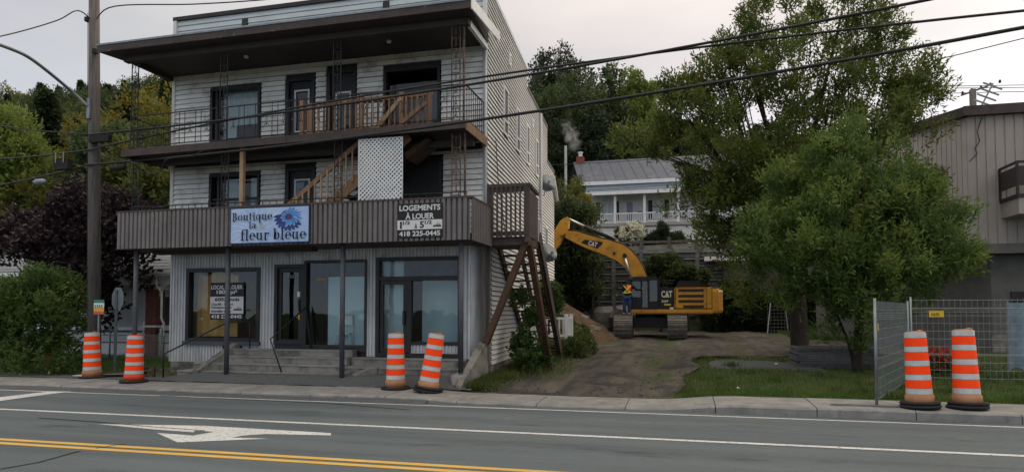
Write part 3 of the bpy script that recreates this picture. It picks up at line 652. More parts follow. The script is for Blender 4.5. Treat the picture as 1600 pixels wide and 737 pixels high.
# ------- second gallery deck (slightly out of level), railings, ironwork
def dkz(x): return 5.90 + .12 * (x + 13.9) / 9.2
DX0, DX1 = -13.97, -4.68
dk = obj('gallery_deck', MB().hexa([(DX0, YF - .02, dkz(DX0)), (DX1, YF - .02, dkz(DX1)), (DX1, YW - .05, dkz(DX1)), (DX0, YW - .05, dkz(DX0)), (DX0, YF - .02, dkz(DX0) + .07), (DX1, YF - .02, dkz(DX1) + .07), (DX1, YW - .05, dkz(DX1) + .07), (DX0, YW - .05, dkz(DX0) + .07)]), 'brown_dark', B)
for a, b in ((DX0, -12.1), (-12.09, -9.2), (-9.19, -6.9), (-6.89, DX1)):
    obj('fascia_board', MB().hexa([(a, YF - .06, dkz(a) - .09), (b, YF - .06, dkz(b) - .09), (b, YF - .02, dkz(b) - .09), (a, YF - .02, dkz(a) - .09), (a, YF - .06, dkz(a) + .09), (b, YF - .06, dkz(b) + .09), (b, YF - .02, dkz(b) + .09), (a, YF - .02, dkz(a) + .09)]), 'brown_trim', dk)
obj('fascia_board', MB().box(DX1, DX1 + .04, YF - .05, YW - .06, dkz(DX1) - .14, dkz(DX1) + .08), 'wood_new', dk)
obj('fascia_board', MB().box(DX0 - .04, DX0, YF - .05, YW - .06, dkz(DX0) - .09, dkz(DX0) + .09), 'brown_trim', dk)
obj('joist', MB().box(-13.9, -4.75, 14.9, 15.05, 5.74, 5.885), 'brown_dark', dk)
def heart(mb, cx, cz, y, s, ax=0):
    def pt(u, v): return (cx + u * s, y, cz + v * s) if ax == 0 else (y, cx + u * s, cz + v * s)
    for sg in (-1, 1):
        pts = []
        for k in range(11):
            a = math.pi * (1.55 * k / 10); r = .26 * (1 - .35 * k / 10)
            pts.append(pt(sg * (.30 - r * math.cos(a)), .55 + r * math.sin(a)))
        mb.tube([pt(0, -.55), pt(sg * .12, .0)] + [pt(sg * .04, .5)] + pts[1:], .007, 4)
        mb.tube([pt(0, -.55), pt(sg * .22, -.35), pt(sg * .28, -.6), pt(sg * .14, -.72)], .007, 4)
def railing(name, pts, h, parent, step=.155, hearts=True, mt='iron', low=.08, skip=3):
    (ax_, ay, az_), (bx, by, bz) = pts; L_ = math.hypot(bx - ax_, by - ay); n = max(2, int(L_ / step)); along_x = abs(bx - ax_) > abs(by - ay)
    g = obj(name, MB().bar((ax_, ay, az_ + h), (bx, by, bz + h), .035, .02).bar((ax_, ay, az_ + low), (bx, by, bz + low), .025, .015), mt, parent)
    bal = MB().box(-.006, .006, -.006, .006, 0, h - low); me = bpy.data.meshes.new('baluster'); me.from_pydata(bal.v, [], bal.f); me.materials.append(M[mt])
    o3 = off(g)
    for i in range(n + 1):
        t = i / n; p = Vector((ax_ + (bx - ax_) * t, ay + (by - ay) * t, az_ + (bz - az_) * t + low))
        if hearts and i % skip == 1: continue
        ob = bpy.data.objects.new('baluster', me); ob.location = p - o3; link(ob, g)
    if hearts:
        for i in range(1, n + 1, skip):
            t = i / n; mb = MB(); X, Y_, Z = ax_ + (bx - ax_) * t, ay + (by - ay) * t, az_ + (bz - az_) * t
            if along_x: heart(mb, X, Z + h * .52, Y_, .2)
            else: heart(mb, Y_, Z + h * .52, X, .2, 1)
            obj('scroll', mb, mt, g)
    return g
yr = YF + .03
zt = lambda x: dkz(x) + .08
railing('gallery_railing', ((-13.6, yr, zt(-13.6)), (-11.2, yr, zt(-11.2))), .88, B)
railing('gallery_railing', ((-10.9, yr, zt(-10.9)), (-8.1, yr, zt(-8.1))), .88, B)
railing('gallery_railing', ((-7.8, yr, zt(-7.8)), (-5.0, yr, zt(-5.0))), .86, B)
railing('gallery_railing', ((-13.85, YF + .15, zt(-13.85)), (-13.85, YW - .15, zt(-13.85))), .88, B, hearts=True, skip=3)
railing('gallery_railing', ((-4.72, YF + .15, zt(-4.72)), (-4.72, YW - .15, zt(-4.72))), .86, B, hearts=False, mt='iron')
railing('lower_railing', ((-13.8, YF + .1, 3.8), (-4.7, YF + .1, 3.8)), .72, B, step=.19, hearts=False, low=.3)
def ironcol(x, z0, z1, y, w_=.2, mt='iron'):
    g = obj('iron_column', MB().box(x - w_ / 2 - .01, x - w_ / 2 + .01, y - .01, y + .01, z0, z1).box(x + w_ / 2 - .01, x + w_ / 2 + .01, y - .01, y + .01, z0, z1), mt, B)
    mb = MB(); z = z0 + .15
    while z < z1 - .1:
        heart(mb, x, z + .07, y, .15); mb.box(x - w_ / 2, x + w_ / 2, y - .005, y + .005, z - .1, z - .088); z += .27
    obj('scrollwork', mb, mt, g)
for xc in (-13.72, -11.05, -7.93): ironcol(xc, zt(xc), 8.3, yr + .02); ironcol(xc, 3.6, dkz(xc) - .03, yr + .12)
ironcol(-4.95, zt(-4.9), 8.3, yr + .02, .2, 'iron_rusty'); ironcol(-4.97, 3.6, 5.88, yr + .12, .2, 'iron_rusty')
obj('iron_post', MB().box(-4.78, -4.74, yr, yr + .04, zt(-4.7), 8.3), 'iron_rusty', B); obj('iron_post', MB().box(-4.78, -4.74, yr + .1, yr + .14, 3.6, 5.88), 'iron_rusty', B)
ubox('prop_post', 'wood_pale', B, -10.6, -10.5, 14.3, 14.4, 3.6, dkz(-10.5))
# ------- wooden stair between the galleries and its guard
ws = obj('gallery_stair', MB().bar((-9.35, 14.62, 3.62), (-6.25, 14.62, 5.98), .045, .26), 'wood_new', B); obj('stringer', MB().bar((-9.35, 15.45, 3.62), (-6.25, 15.45, 5.98), .045, .26), 'wood_dark', ws)
for i in range(11):
    t = (i + .7) / 11.5; X = -9.35 + 3.1 * t; Z = 3.64 + 2.36 * t
    obj('tread', MB().box(X - .14, X + .14, 14.65, 15.42, Z + .07, Z + .105), 'wood_dark', ws)
obj('handrail', MB().bar((-9.45, 14.6, 4.42), (-6.9, 14.6, 6.35), .06, .11), 'wood_new', ws)
for i in range(15):
    t = (i + .3) / 15; X = -9.4 + 2.5 * t; Z = 3.62 + 1.9 * t
    ubox('baluster', 'wood_pale', ws, X - .018, X + .018, 14.57, 14.605, Z + .02, Z + .86)
obj('stair_underside', MB().hexa([(-6.35, 14.7, 5.45), (-5.75, 14.7, 5.88), (-5.75, 15.4, 5.88), (-6.35, 15.4, 5.45), (-6.4, 14.7, 5.6), (-5.8, 14.7, 5.93), (-5.8, 15.4, 5.93), (-6.4, 15.4, 5.6)]), 'wood_dark', ws)
gd = obj('stair_guard', MB().bar((-9.1, 14.75, 6.92), (-5.7, 14.75, 6.98), .09, .1).bar((-9.1, 14.75, 6.22), (-5.7, 14.75, 6.26), .05, .09), 'wood_new', B)
for X in (-9.1, -8.85, -7.5, -6.45, -5.75): ubox('guard_post', 'wood_new', gd, X - .05, X + .05, 14.62, 14.7, zt(X), 7.0 + random.uniform(-.05, .06))
for i in range(22):
    X = -8.95 + i * .145; ubox('guard_baluster', 'wood_pale' if i % 5 == 2 else 'wood_new', gd, X - .02, X + .02, 14.66, 14.695, 6.2, 6.95)
obj('brace', MB().bar((-7.15, 14.63, 6.15), (-6.45, 14.63, 6.9), .04, .1), 'wood_pale', gd); obj('brace', MB().bar((-6.45, 14.63, 6.3), (-5.8, 14.63, 6.75), .04, .1), 'wood_new', gd)
# ------- gallery roof
YE = 13.78
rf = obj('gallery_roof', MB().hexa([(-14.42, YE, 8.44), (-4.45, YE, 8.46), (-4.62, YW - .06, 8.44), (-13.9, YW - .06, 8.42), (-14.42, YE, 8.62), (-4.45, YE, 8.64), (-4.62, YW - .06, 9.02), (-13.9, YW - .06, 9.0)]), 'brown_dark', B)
obj('fascia', MB().hexa([(-14.44, YE - .03, 8.43), (-4.43, YE - .03, 8.46), (-4.43, YE, 8.46), (-14.44, YE, 8.43), (-14.44, YE - .03, 8.6), (-4.43, YE - .03, 8.63), (-4.43, YE, 8.63), (-14.44, YE, 8.6)]), 'fascia', rf)
obj('drip_edge', MB().hexa([(-14.46, YE - .045, 8.6), (-4.41, YE - .045, 8.63), (-4.41, YE + .1, 8.65), (-14.46, YE + .1, 8.62), (-14.46, YE - .045, 8.645), (-4.41, YE - .045, 8.675), (-4.41, YE + .1, 8.695), (-14.46, YE + .1, 8.665)]), 'steel', rf)
obj('beam', MB().box(-14.0, -4.62, YF - .05, YF + .12, 8.29, 8.445), 'brown_dark', rf)
obj('side_fascia', MB().hexa([(-4.428, YE - .05, 8.42), (-4.395, YE - .05, 8.42), (-4.42, 16.1, 8.62), (-4.45, 16.1, 8.62), (-4.428, YE - .05, 8.69), (-4.395, YE - .05, 8.69), (-4.42, 16.1, 8.86), (-4.45, 16.1, 8.86)]), 'white', rf)
obj('side_trim', MB().box(-4.705, -4.625, YF + .12, YW - .06, 8.30, 8.45), 'white', rf)
obj('side_beam', MB().box(-13.95, -13.85, YF + .1, YW - .06, 8.3, 8.43), 'brown_dark', rf)
for X in (-10.9, -6.9): obj('light_fixture', MB().lathe([(.06, 0), (.05, -.05), (.0, -.07)], 10, (X, 14.9, 8.43)), 'white', rf, True)
# ------- side wall along the driveway: lapped siding in relief, windows, eaves
mb = MB(); z = .5; pitch = .125
def wtop(s): return 10.05 if s < 6.1 else (9.4 if s < 11.0 else 8.0)
segs = ((0.0, 6.1, 10.05), (6.1, 11.0, 9.4), (11.0, 13.2, 8.0))
for s0, s1, zt_ in segs:
    z = .5
    while z < zt_ - .01:
        a = .5 if (s0 == 0 and z < 3.4) else s0
        z2 = min(z + pitch, zt_)
        mb.add([SW(a, .05, z), SW(s1, .05, z), SW(s1, .02, z2 - .022), SW(a, .02, z2 - .022)], [(0, 1, 2, 3)])
        mb.add([SW(a, .0, z), SW(s1, .0, z), SW(s1, .05, z), SW(a, .05, z)], [(0, 1, 2, 3)])
        z = z2
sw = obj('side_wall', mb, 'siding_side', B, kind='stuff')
bk = MB()
for s0, s1, zt_ in segs:
    a, b = SW(s0, 0, 0), SW(s1, 0, 0); c, d = SW(s1, -.12, 0), SW(s0, -.12, 0)
    bk.hexa([(*p[:2], .3) for p in (a, b, c, d)] + [(*p[:2], zt_) for p in (a, b, c, d)])
obj('wall_backing', bk, 'wood_grey', B)
for s0, s1, zt_ in segs: obj('eave_trim', MB().hexa([SW(s0, .06, zt_ - .08), SW(s1 + .03, .06, zt_ - .08), SW(s1 + .03, -.15, zt_ - .08), SW(s0, -.15, zt_ - .08), SW(s0, .06, zt_ + .04), SW(s1 + .03, .06, zt_ + .04), SW(s1 + .03, -.15, zt_ + .04), SW(s0, -.15, zt_ + .04)]), 'fascia' if zt_ < 9.9 else 'siding_blue', B)
obj('rear_eave', MB().hexa([SW(12.2, .02, 7.5), SW(13.4, .02, 6.7), SW(13.4, .2, 6.7), SW(12.2, .2, 7.5), SW(12.2, .02, 7.62), SW(13.4, .02, 6.82), SW(13.4, .2, 6.82), SW(12.2, .2, 7.62)]), 'white', B)
obj('foundation', MB().hexa([SW(.5, .02, -.1), SW(13.2, .02, -.1), SW(13.2, -.2, -.1), SW(.5, -.2, -.1), SW(.5, .02, .5), SW(13.2, .02, .5), SW(13.2, -.2, .5), SW(.5, -.2, .5)]), 'concrete_dark', B)
def swin(s0, s1, z0, z1, sash=True):
    g = MB(); w_ = .07
    for (a, b, c, d) in ((s0, s0 + w_, z0, z1), (s1 - w_, s1, z0, z1), (s0 + w_, s1 - w_, z1 - w_, z1), (s0 + w_, s1 - w_, z0, z0 + w_)) + (((s0 + w_, s1 - w_, (z0 + z1) / 2 - .3, (z0 + z1) / 2 - .24),) if sash else ()):
        g.hexa([SW(a, .08, c), SW(b, .08, c), SW(b, -.0, c), SW(a, -.0, c), SW(a, .08, d), SW(b, .08, d), SW(b, -.0, d), SW(a, -.0, d)])
    f_ = obj('window', g, 'white', B); obj('pane', MB().add([SW(s0 + .05, .056, z0 + .05), SW(s1 - .05, .056, z0 + .05), SW(s1 - .05, .056, z1 - .05), SW(s0 + .05, .056, z1 - .05)], [(0, 1, 2, 3)]), 'black_trim', f_)
for s0 in (1.95, 3.88, 5.72, 7.75): swin(s0, s0 + .6, 6.75, 8.1)
swin(8.15, 8.7, 3.95, 5.3); swin(10.2, 10.8, 3.9, 5.2); swin(10.4, 10.9, 1.4, 2.4); swin(2.7, 2.95, 8.95, 9.3, False); swin(6.9, 7.15, 8.3, 8.6, False)
g = MB()
for (a, b, c, d) in ((5.9, 6.05, .75, 2.9), (6.85, 7.0, .75, 2.9), (6.05, 6.85, 2.75, 2.9)): g.hexa([SW(a, .07, c), SW(b, .07, c), SW(b, 0, c), SW(a, 0, c), SW(a, .07, d), SW(b, .07, d), SW(b, 0, d), SW(a, 0, d)])
f_ = obj('side_door', g, 'white', B); obj('door_leaf', MB().add([SW(6.05, .045, .75), SW(6.85, .045, .75), SW(6.85, .045, 2.75), SW(6.05, .045, 2.75)], [(0, 1, 2, 3)]), 'siding_blue', f_)
obj('downpipe', MB().tube([SW(8.85, .09, 9.3), SW(8.85, .09, .6)], .05, 8), 'clad_grey', B, True)
obj('wall_cable', MB().tube([SW(.9, .06, 6.3), SW(1.1, .07, 5.4), SW(1.6, .06, 4.8), SW(2.2, .06, 3.9)], .01, 5), 'cable', B)
# ------- outside stair with landing
ex = thing('outside_stair', 'dark brown wooden stair with railed landing, against the white side wall', 'staircase', (*SW(2, .8, .2)[:2], .2))
LZ = 3.66
obj('landing', MB().hexa([SW(.05, .06, LZ - .2), (-3.66, 15.85, LZ - .2), SW(1.25, 1.12, LZ - .2), SW(1.25, .06, LZ - .2), SW(.05, .06, LZ), (-3.66, 15.85, LZ), SW(1.25, 1.12, LZ), SW(1.25, .06, LZ)]), 'wood_stain', ex)
def lx(t): return -4.62 + (.98) * t
for t in (0, 1): ubox('landing_post', 'wood_stain', ex, lx(t) - .06, lx(t) + .06, 15.72, 15.84, LZ - .15, LZ + 1.2)
obj('top_rail', MB().box(-4.68, -3.56, 15.71, 15.85, LZ + 1.2, LZ + 1.28), 'wood_stain', ex)
obj('sub_rail', MB().box(-4.62, -3.62, 15.745, 15.8, LZ + 1.08, LZ + 1.18), 'wood_stain', ex); obj('sub_rail', MB().box(-4.62, -3.62, 15.745, 15.8, LZ + .02, LZ + .12), 'wood_stain', ex)
for i in range(8): X = -4.5 + i * .115; ubox('baluster', 'wood_stain', ex, X - .02, X + .02, 15.70, 15.74, LZ - .02, LZ + 1.2)
q = SW(1.25, 1.1, 0)
obj('side_rail', MB().bar((-3.6, 15.85, LZ + 1.24), (q[0], q[1], LZ + 1.24), .1, .08), 'wood_stain', ex); obj('side_board', MB().bar((-3.62, 15.85, LZ + .55), (q[0], q[1], LZ + .55), .03, 1.1), 'wood_stain', ex)
S0, S1, ZB = 1.25, 6.0, .42
for o_, mt in ((.08, 'wood_dark'), (.62, 'wood_dark'), (1.1, 'wood_dark')):
    obj('stringer', MB().bar(SW(S0, o_, LZ - .1), SW(S1, o_, ZB - .1), .05, .28), mt, ex)
for i in range(15):
    t = (i + .6) / 15.2; s_ = S0 + (S1 - S0) * t; z_ = LZ + (ZB - LZ) * t
    obj('tread', MB().hexa([SW(s_ - .14, .06, z_), SW(s_ + .14, .06, z_), SW(s_ + .14, 1.12, z_), SW(s_ - .14, 1.12, z_), SW(s_ - .14, .06, z_ + .04), SW(s_ + .14, .06, z_ + .04), SW(s_ + .14, 1.12, z_ + .04), SW(s_ - .14, 1.12, z_ + .04)]), 'wood_dark', ex)
obj('brace', MB().bar((-3.72, 15.95, LZ - .15), (-4.68, 15.75, 1.05), .14, .2, (0, 1, 0)), 'wood_dark', ex)
obj('brace', MB().bar((-3.66, 16.05, LZ - .15), (*SW(2.6, 1.25, 0)[:2], .25), .14, .2, (0, 1, 0)), 'wood_dark', ex)
obj('stair_board', MB().bar(SW(1.2, 1.17, LZ + .1), SW(5.9, 1.17, ZB + .1), .04, .34), 'wood_stain', ex)
obj('cross_brace', MB().bar(SW(2.6, .1, 2.0), SW(3.2, 1.1, 2.3), .06, .1), 'wood_dark', ex)
# ------- white rear porch
pr = thing('rear_porch', 'small white railed wooden porch at the far end of the driveway side wall', 'porch', (*SW(9, .9, .4)[:2], .3))
obj('porch_floor', MB().hexa([SW(7.2, .05, .72), SW(9.0, .05, .72), SW(9.0, 1.25, .72), SW(7.2, 1.25, .72), SW(7.2, .05, .86), SW(9.0, .05, .86), SW(9.0, 1.25, .86), SW(7.2, 1.25, .86)]), 'wood_grey', pr)
for s_, o_ in ((7.25, 1.2), (8.95, 1.2), (7.25, .12)):
    a = SW(s_, o_, 0); ubox('post', 'white', pr, a[0] - .06, a[0] + .06, a[1] - .06, a[1] + .06, .2, 1.75)
for zz in (1.0, 1.6): obj('rail', MB().bar(SW(7.25, .12, zz), SW(7.25, 1.2, zz), .05, .08).bar(SW(7.25, 1.2, zz), SW(8.95, 1.2, zz), .05, .08), 'white', pr)
for i in range(7): a = SW(7.25, .25 + i * .14, 0); ubox('baluster', 'white', pr, a[0] - .02, a[0] + .02, a[1] - .02, a[1] + .02, 1.0, 1.6)
for i in range(10): a = SW(7.4 + i * .16, 1.2, 0); ubox('baluster', 'white', pr, a[0] - .02, a[0] + .02, a[1] - .02, a[1] + .02, 1.0, 1.6)
# ------- satellite dishes
def dish(px, py, s_, rz, label):
    p = P(px, py, Y=SW(s_, .55, 0)[1]); d = thing('satellite_dish', label, 'satellite dish', p, 0, None, True); d.rotation_euler = (0, 0, rz)
    prof = [(r * .36, .10 * r * r) for r in (0, .25, .5, .75, .9, 1.0)]
    mb = MB().lathe(prof, 20); mb.add([(v[0], v[1], v[2] + .012) for v in mb.v], [f[::-1] for f in mb.f])
    rot = Matrix.Rotation(R_(70), 3, 'X'); mb.v = [tuple(rot @ Vector(v)) for v in mb.v]; obj('reflector', mb, 'sign_grey', d, True)
    obj('feed_arm', MB().tube([(0, 0, -.3), (0, -.3, -.25), (0, -.42, .0)], .015, 6), 'steel', d); obj('feed_horn', MB().box(-.04, .04, -.5, -.4, -.04, .06), 'steel', d)
    w_ = Vector(SW(s_, .02, 0)) - p; w_.z = -.45; w_.rotate(Matrix.Rotation(-rz, 3, 'Z')); obj('bracket', MB().tube([(0, .05, -.02), (w_.x * .3, w_.y * .3, -.4), tuple(w_)], .022, 6), 'steel', d)
dish(853, 288, 9.2, R_(25), 'grey satellite dish high on the white side wall, above the other dish')
dish(855, 397, 9.2, R_(35), 'grey satellite dish low on the white side wall, nearer the ground')

# ================================================================== SIGNS ON THE BUILDING
def R2(x0, y0, x1, y1): return [(x0, y0), (x1, y0), (x1, y1), (x0, y1)]
def glyphs(text, x0, x1, z0, cap, y):
    """roman letters with serifs drawn from stems and bowls; returns a flat mesh on the plane y"""
    def Rr(a, b, c, d): return ('r', a, b, c, d)
    def E(cx, cy, rx, ry, ix, iy, a0=0, a1=360): return ('e', cx, cy, rx, ry, ix, iy, a0, a1)
    G = {'B': (.74, [Rr(.08, 0, .29, 1), Rr(0, 0, .32, .06), Rr(0, .94, .32, 1), E(.3, .745, .32, .255, .12, .195, -90, 90), E(.3, .27, .4, .27, .18, .21, -90, 90)]),
         'o': (.66, [E(.32, .34, .32, .36, .14, .30)]), 'u': (.74, [Rr(.06, .16, .25, .68), Rr(0, .62, .25, .68), Rr(.44, 0, .63, .68), Rr(.37, .62, .5, .68), Rr(.5, 0, .71, .05), E(.3, .2, .24, .22, .05, .15, 180, 330)]),
         't': (.46, [Rr(.1, .12, .29, .92), Rr(0, .62, .42, .68), E(.29, .14, .19, .16, .02, .1, 180, 300)]), 'i': (.38, [Rr(.08, 0, .27, .68), Rr(0, .62, .2, .68), Rr(0, 0, .35, .05), E(.17, .86, .11, .1, .001, .001)]),
         'q': (.72, [E(.3, .34, .3, .36, .12, .3), Rr(.44, -.3, .63, .68), Rr(.36, -.3, .71, -.25)]), 'e': (.64, [E(.32, .34, .32, .36, .13, .3, 0, 318), Rr(.13, .34, .62, .41)]),
         'l': (.38, [Rr(.08, 0, .27, 1.05), Rr(0, .99, .2, 1.05), Rr(0, 0, .35, .05)]), 'a': (.66, [Rr(.37, 0, .56, .5), E(.3, .46, .26, .24, .07, .18, 0, 165), E(.24, .19, .24, .2, .07, .13), Rr(.5, 0, .65, .06)]),
         'f': (.44, [Rr(.1, 0, .29, .8), E(.34, .8, .24, .25, .05, .18, 45, 180), Rr(0, .62, .44, .68), Rr(0, 0, .38, .05)]), 'r': (.56, [Rr(.08, 0, .27, .68), Rr(0, .62, .2, .68), Rr(0, 0, .36, .05), E(.4, .5, .2, .19, .05, .12, 40, 170), E(.49, .58, .085, .085, .001, .001)]),
         'b': (.72, [Rr(.08, 0, .27, 1.05), Rr(0, .99, .2, 1.05), E(.37, .34, .31, .36, .12, .3)]), ' ': (.3, [])}
    tot = sum(G[c][0] for c in text) + .05 * (len(text) - 1); sx = (x1 - x0) / tot; mb = MB(); cx_ = 0
    for c in text:
        for sh in G[c][1]:
            if sh[0] == 'r':
                mb.flat([(x0 + (cx_ + px) * sx, z0 + pz * cap) for px, pz in R2(*sh[1:])], y)
            else:
                _, ex_, ey, rx, ry, ix, iy, a0, a1 = sh; n = max(6, int(abs(a1 - a0) / 18)); b0 = len(mb.v)
                for k in range(n + 1):
                    a = R_(a0 + (a1 - a0) * k / n)
                    mb.v.append((x0 + (cx_ + ex_ + rx * math.cos(a)) * sx, y, z0 + (ey + ry * math.sin(a)) * cap)); mb.v.append((x0 + (cx_ + ex_ + ix * math.cos(a)) * sx, y, z0 + (ey + iy * math.sin(a)) * cap))
                for k in range(n): mb.f.append((b0 + 2 * k, b0 + 2 * k + 2, b0 + 2 * k + 3, b0 + 2 * k + 1))
        cx_ += G[c][0] + .05
    return mb
SX0, SX1, SZ0, SZ1, SY = -10.69, -8.52, 3.46, 4.35, 14.10
sg = thing('shop_sign', 'blue shop sign with a large blue flower and dark serif lettering on the brown canopy', 'sign', ((SX0 + SX1) / 2, SY, SZ0))
obj('sign_board', MB().box(SX0, SX1, SY, SY + .055, SZ0, SZ1), 'ink_navy', sg); obj('sign_face', MB().box(SX0 + .03, SX1 - .03, SY - .004, SY, SZ0 + .03, SZ1 - .03), 'sign_sky', sg)
W_, H_ = SX1 - SX0, SZ1 - SZ0
def sp(u, v): return (SX0 + u * W_, SZ0 + v * H_)
def ribbon(mb, pts, w_, y):
    for (a, b) in zip(pts, pts[1:]):
        a = Vector((a[0], a[1])); b = Vector((b[0], b[1])); d = (b - a).normalized(); n_ = Vector((-d.y, d.x)) * w_
        mb.flat([tuple(a - n_), tuple(b - n_), tuple(b + n_), tuple(a + n_)], y)
def petal(mb, c, ang, r0, r1, w_, y, curve=0.0, sq=1.0):
    L_, R__ = [], []
    for k in range(9):
        t = k / 8; r = r0 + (r1 - r0) * t; a = ang + curve * t; hw = w_ * math.sin(math.pi * (.12 + .80 * t)) ** .8
        d = Vector((math.cos(a), math.sin(a) * sq)); n_ = Vector((-math.sin(a), math.cos(a) * sq)) * hw; p = Vector(c) + d * r
        L_.append(tuple(p + n_)); R__.append(tuple(p - n_))
    mb.flat(L_[::1] + R__[::-1], y); return L_, R__
mb = MB()
for k in range(16):
    a = .2 + k * .28; c = sp(.30, .33); pts = [(min(SX1 - .05, max(SX0 + .04, c[0] + math.cos(a + .25 * t) * (.25 + .75 * t))), min(SZ1 - .04, max(SZ0 + .04, c[1] + math.sin(a + .25 * t) * (.25 + .6 * t)))) for t in (0, .3, .6, .85, 1)]
    ribbon(mb, pts, .006, SY - .007)
obj('sign_print', mb, 'sign_line', sg)
fc = sp(.745, .70); mb = MB(); md = MB(); ml = MB()
for k in range(22):
    a = 2 * math.pi * k / 22 + .1; r1 = .42 if math.sin(a) < .3 else .24
    if math.cos(a) > .3 and math.sin(a) > -.5: r1 = .3
    petal(md, fc, a - .05, .1, min(r1, .40), .055, SY - .0075 - .0002 * k, .2, .72 if math.sin(a) > 0 else .85)
for k in range(19):
    a = 2 * math.pi * k / 19; r1 = .36 - .05 * (k % 2)
    if math.cos(a) < -.4: r1 *= .62
    L_, R__ = petal(mb, fc, a, .06, r1, .042, SY - .0125 - .0002 * k, -.15, .68)
    ribbon(ml, [(p[0], p[1]) for p in L_[2:]], .004, SY - .0125 - .0002 * k - .0001)
obj('flower_petals', md, 'petal_dark', sg); obj('flower_petals', mb, 'petal', sg); obj('petal_edges', ml, 'sign_line', sg)
mb = MB(); mb.flat([(fc[0] + .10 * math.cos(a), fc[1] + .07 * math.sin(a)) for a in [2 * math.pi * k / 14 for k in range(14)]], SY - .018); obj('flower_centre', mb, 'petal_core', sg)
def sl_(u0, u1, v, cap, txt):
    a = sp(u0, v); b = sp(u1, v)
    obj('lettering_shadow', glyphs(txt, a[0] + .012, b[0] + .012, a[1] - .012, cap, SY - .020), 'sign_line', sg); obj('lettering', glyphs(txt, a[0], b[0], a[1], cap, SY - .0225), 'ink_navy', sg)
sl_(.035, .545, .64, .195, 'Boutique'); sl_(.25, .345, .42, .165, 'la'); sl_(.145, .965, .10, .255, 'fleur bleue')
mb = MB(); rg = random.Random(2)
for k in range(40): u, v = sp(.40 + rg.uniform(-.05, .05), .46 + rg.uniform(-.08, .08)); mb.flat([(u + .012 * math.cos(a), v + .012 * math.sin(a)) for a in (0, 1.26, 2.5, 3.77, 5)], SY - .0235)
obj('flower_sprig', mb, 'ink_white', sg)
for (u, v) in ((.02, .05), (.98, .05), (.02, .95), (.98, .95)): p_ = sp(u, v); obj('bolt', MB().lathe([(.008, 0), (.008, .01)], 6, (p_[0], SY - .004, p_[1])), 'steel', sg)
# rental sign on the canopy
lx0, lx1, lz0, lz1, ly = -6.30, -5.21, 3.50, 4.28, 14.12
sg = thing('rental_sign', 'black and white apartments to let sign with phone number on the brown canopy', 'sign', ((lx0 + lx1) / 2, ly, lz0))
obj('sign_board', MB().box(lx0, lx1, ly, ly + .045, lz0, lz1), 'ink_black', sg); obj('white_band', MB().box(lx0 + .005, lx1 - .005, ly - .004, ly, lz0 + .185, lz0 + .40), 'ink_white', sg)
obj('lettering', letter('LOGEMENTS', lx0 + .05, lx1 - .05, lz1 - .17, lz1 - .04, ly - .005, .03), 'ink_white', sg)
obj('lettering', letter('À LOUER', lx0 + .2, lx1 - .2, lz1 - .36, lz1 - .20, ly - .005, .03), 'ink_white', sg)
obj('lettering', letter('418 225-0445', lx0 + .05, lx1 - .05, lz0 + .035, lz0 + .15, ly - .005, .025), 'ink_white', sg)
for t, a, b, c, d in (('1', .07, .115, .21, .37), ('1/2', .14, .31, .30, .38), ('À', .42, .49, .20, .32), ('5', .55, .65, .21, .37), ('1/2', .67, .84, .30, .38)):
    obj('lettering', letter(t, lx0 + a * 1.0, lx0 + b * 1.0, lz0 + c, lz0 + d, ly - .008, .03), 'ink_black', sg)
def skyline(mb, x0, x1, z0, h, y):
    for k, (u, hh) in enumerate(((.0, .35), (.15, .55), (.3, .45), (.42, .9), (.55, 1.0), (.68, .6), (.8, .8), (.92, .4))):
        a = x0 + (x1 - x0) * u; mb.flat([(a, z0), (a + (x1 - x0) * .1, z0), (a + (x1 - x0) * .06, z0 + h * hh)], y)
    mb.flat([(x0 - .02, z0 - .015), (x1 + .02, z0 - .015), (x1, z0 + h * .15), (x0, z0 + h * .15)], y)
mb = MB(); skyline(mb, lx0 + .88, lx1 - .04, lz0 + .25, .1, ly - .008); obj('emblem', mb, 'ink_black', sg)
# notice in the shop window
nx0, nx1, nz0, nz1, ny = -12.55, -11.5, 1.62, 2.62, YW - .02
sg = thing('window_notice', 'black and white premises to let notice behind the shop window glass', 'notice', ((nx0 + nx1) / 2, ny, nz0))
obj('notice_board', MB().box(nx0, nx1, ny, ny + .02, nz0, nz1), 'ink_black', sg); obj('white_band', MB().box(nx0 + .004, nx1 - .004, ny - .003, ny, nz0 + .16, nz0 + .62), 'ink_white', sg)
for t, a, b, c, d, mt in (('LOCAL À LOUER', .03, 1.02, .82, .96, 'ink_white'), ('1800 pi²', .2, .85, .66, .80, 'ink_white'), ('418 225-0445', .04, 1.0, .03, .13, 'ink_white'), ('600$/mois', .15, .92, .48, .60, 'ink_black'),
                          ('Chauffé - Éclairé', .04, .72, .38, .46, 'ink_black'), ('Déneigement et', .04, .68, .28, .36, 'ink_black'), ('entretien inclus', .04, .66, .19, .27, 'ink_black')):
    obj('lettering', letter(t, nx0 + a, nx0 + b, nz0 + c, nz0 + d, ny - .006, .03), mt, sg)
mb = MB(); skyline(mb, nx0 + .75, nx1 - .06, nz0 + .26, .12, ny - .006); obj('emblem', mb, 'ink_black', sg)
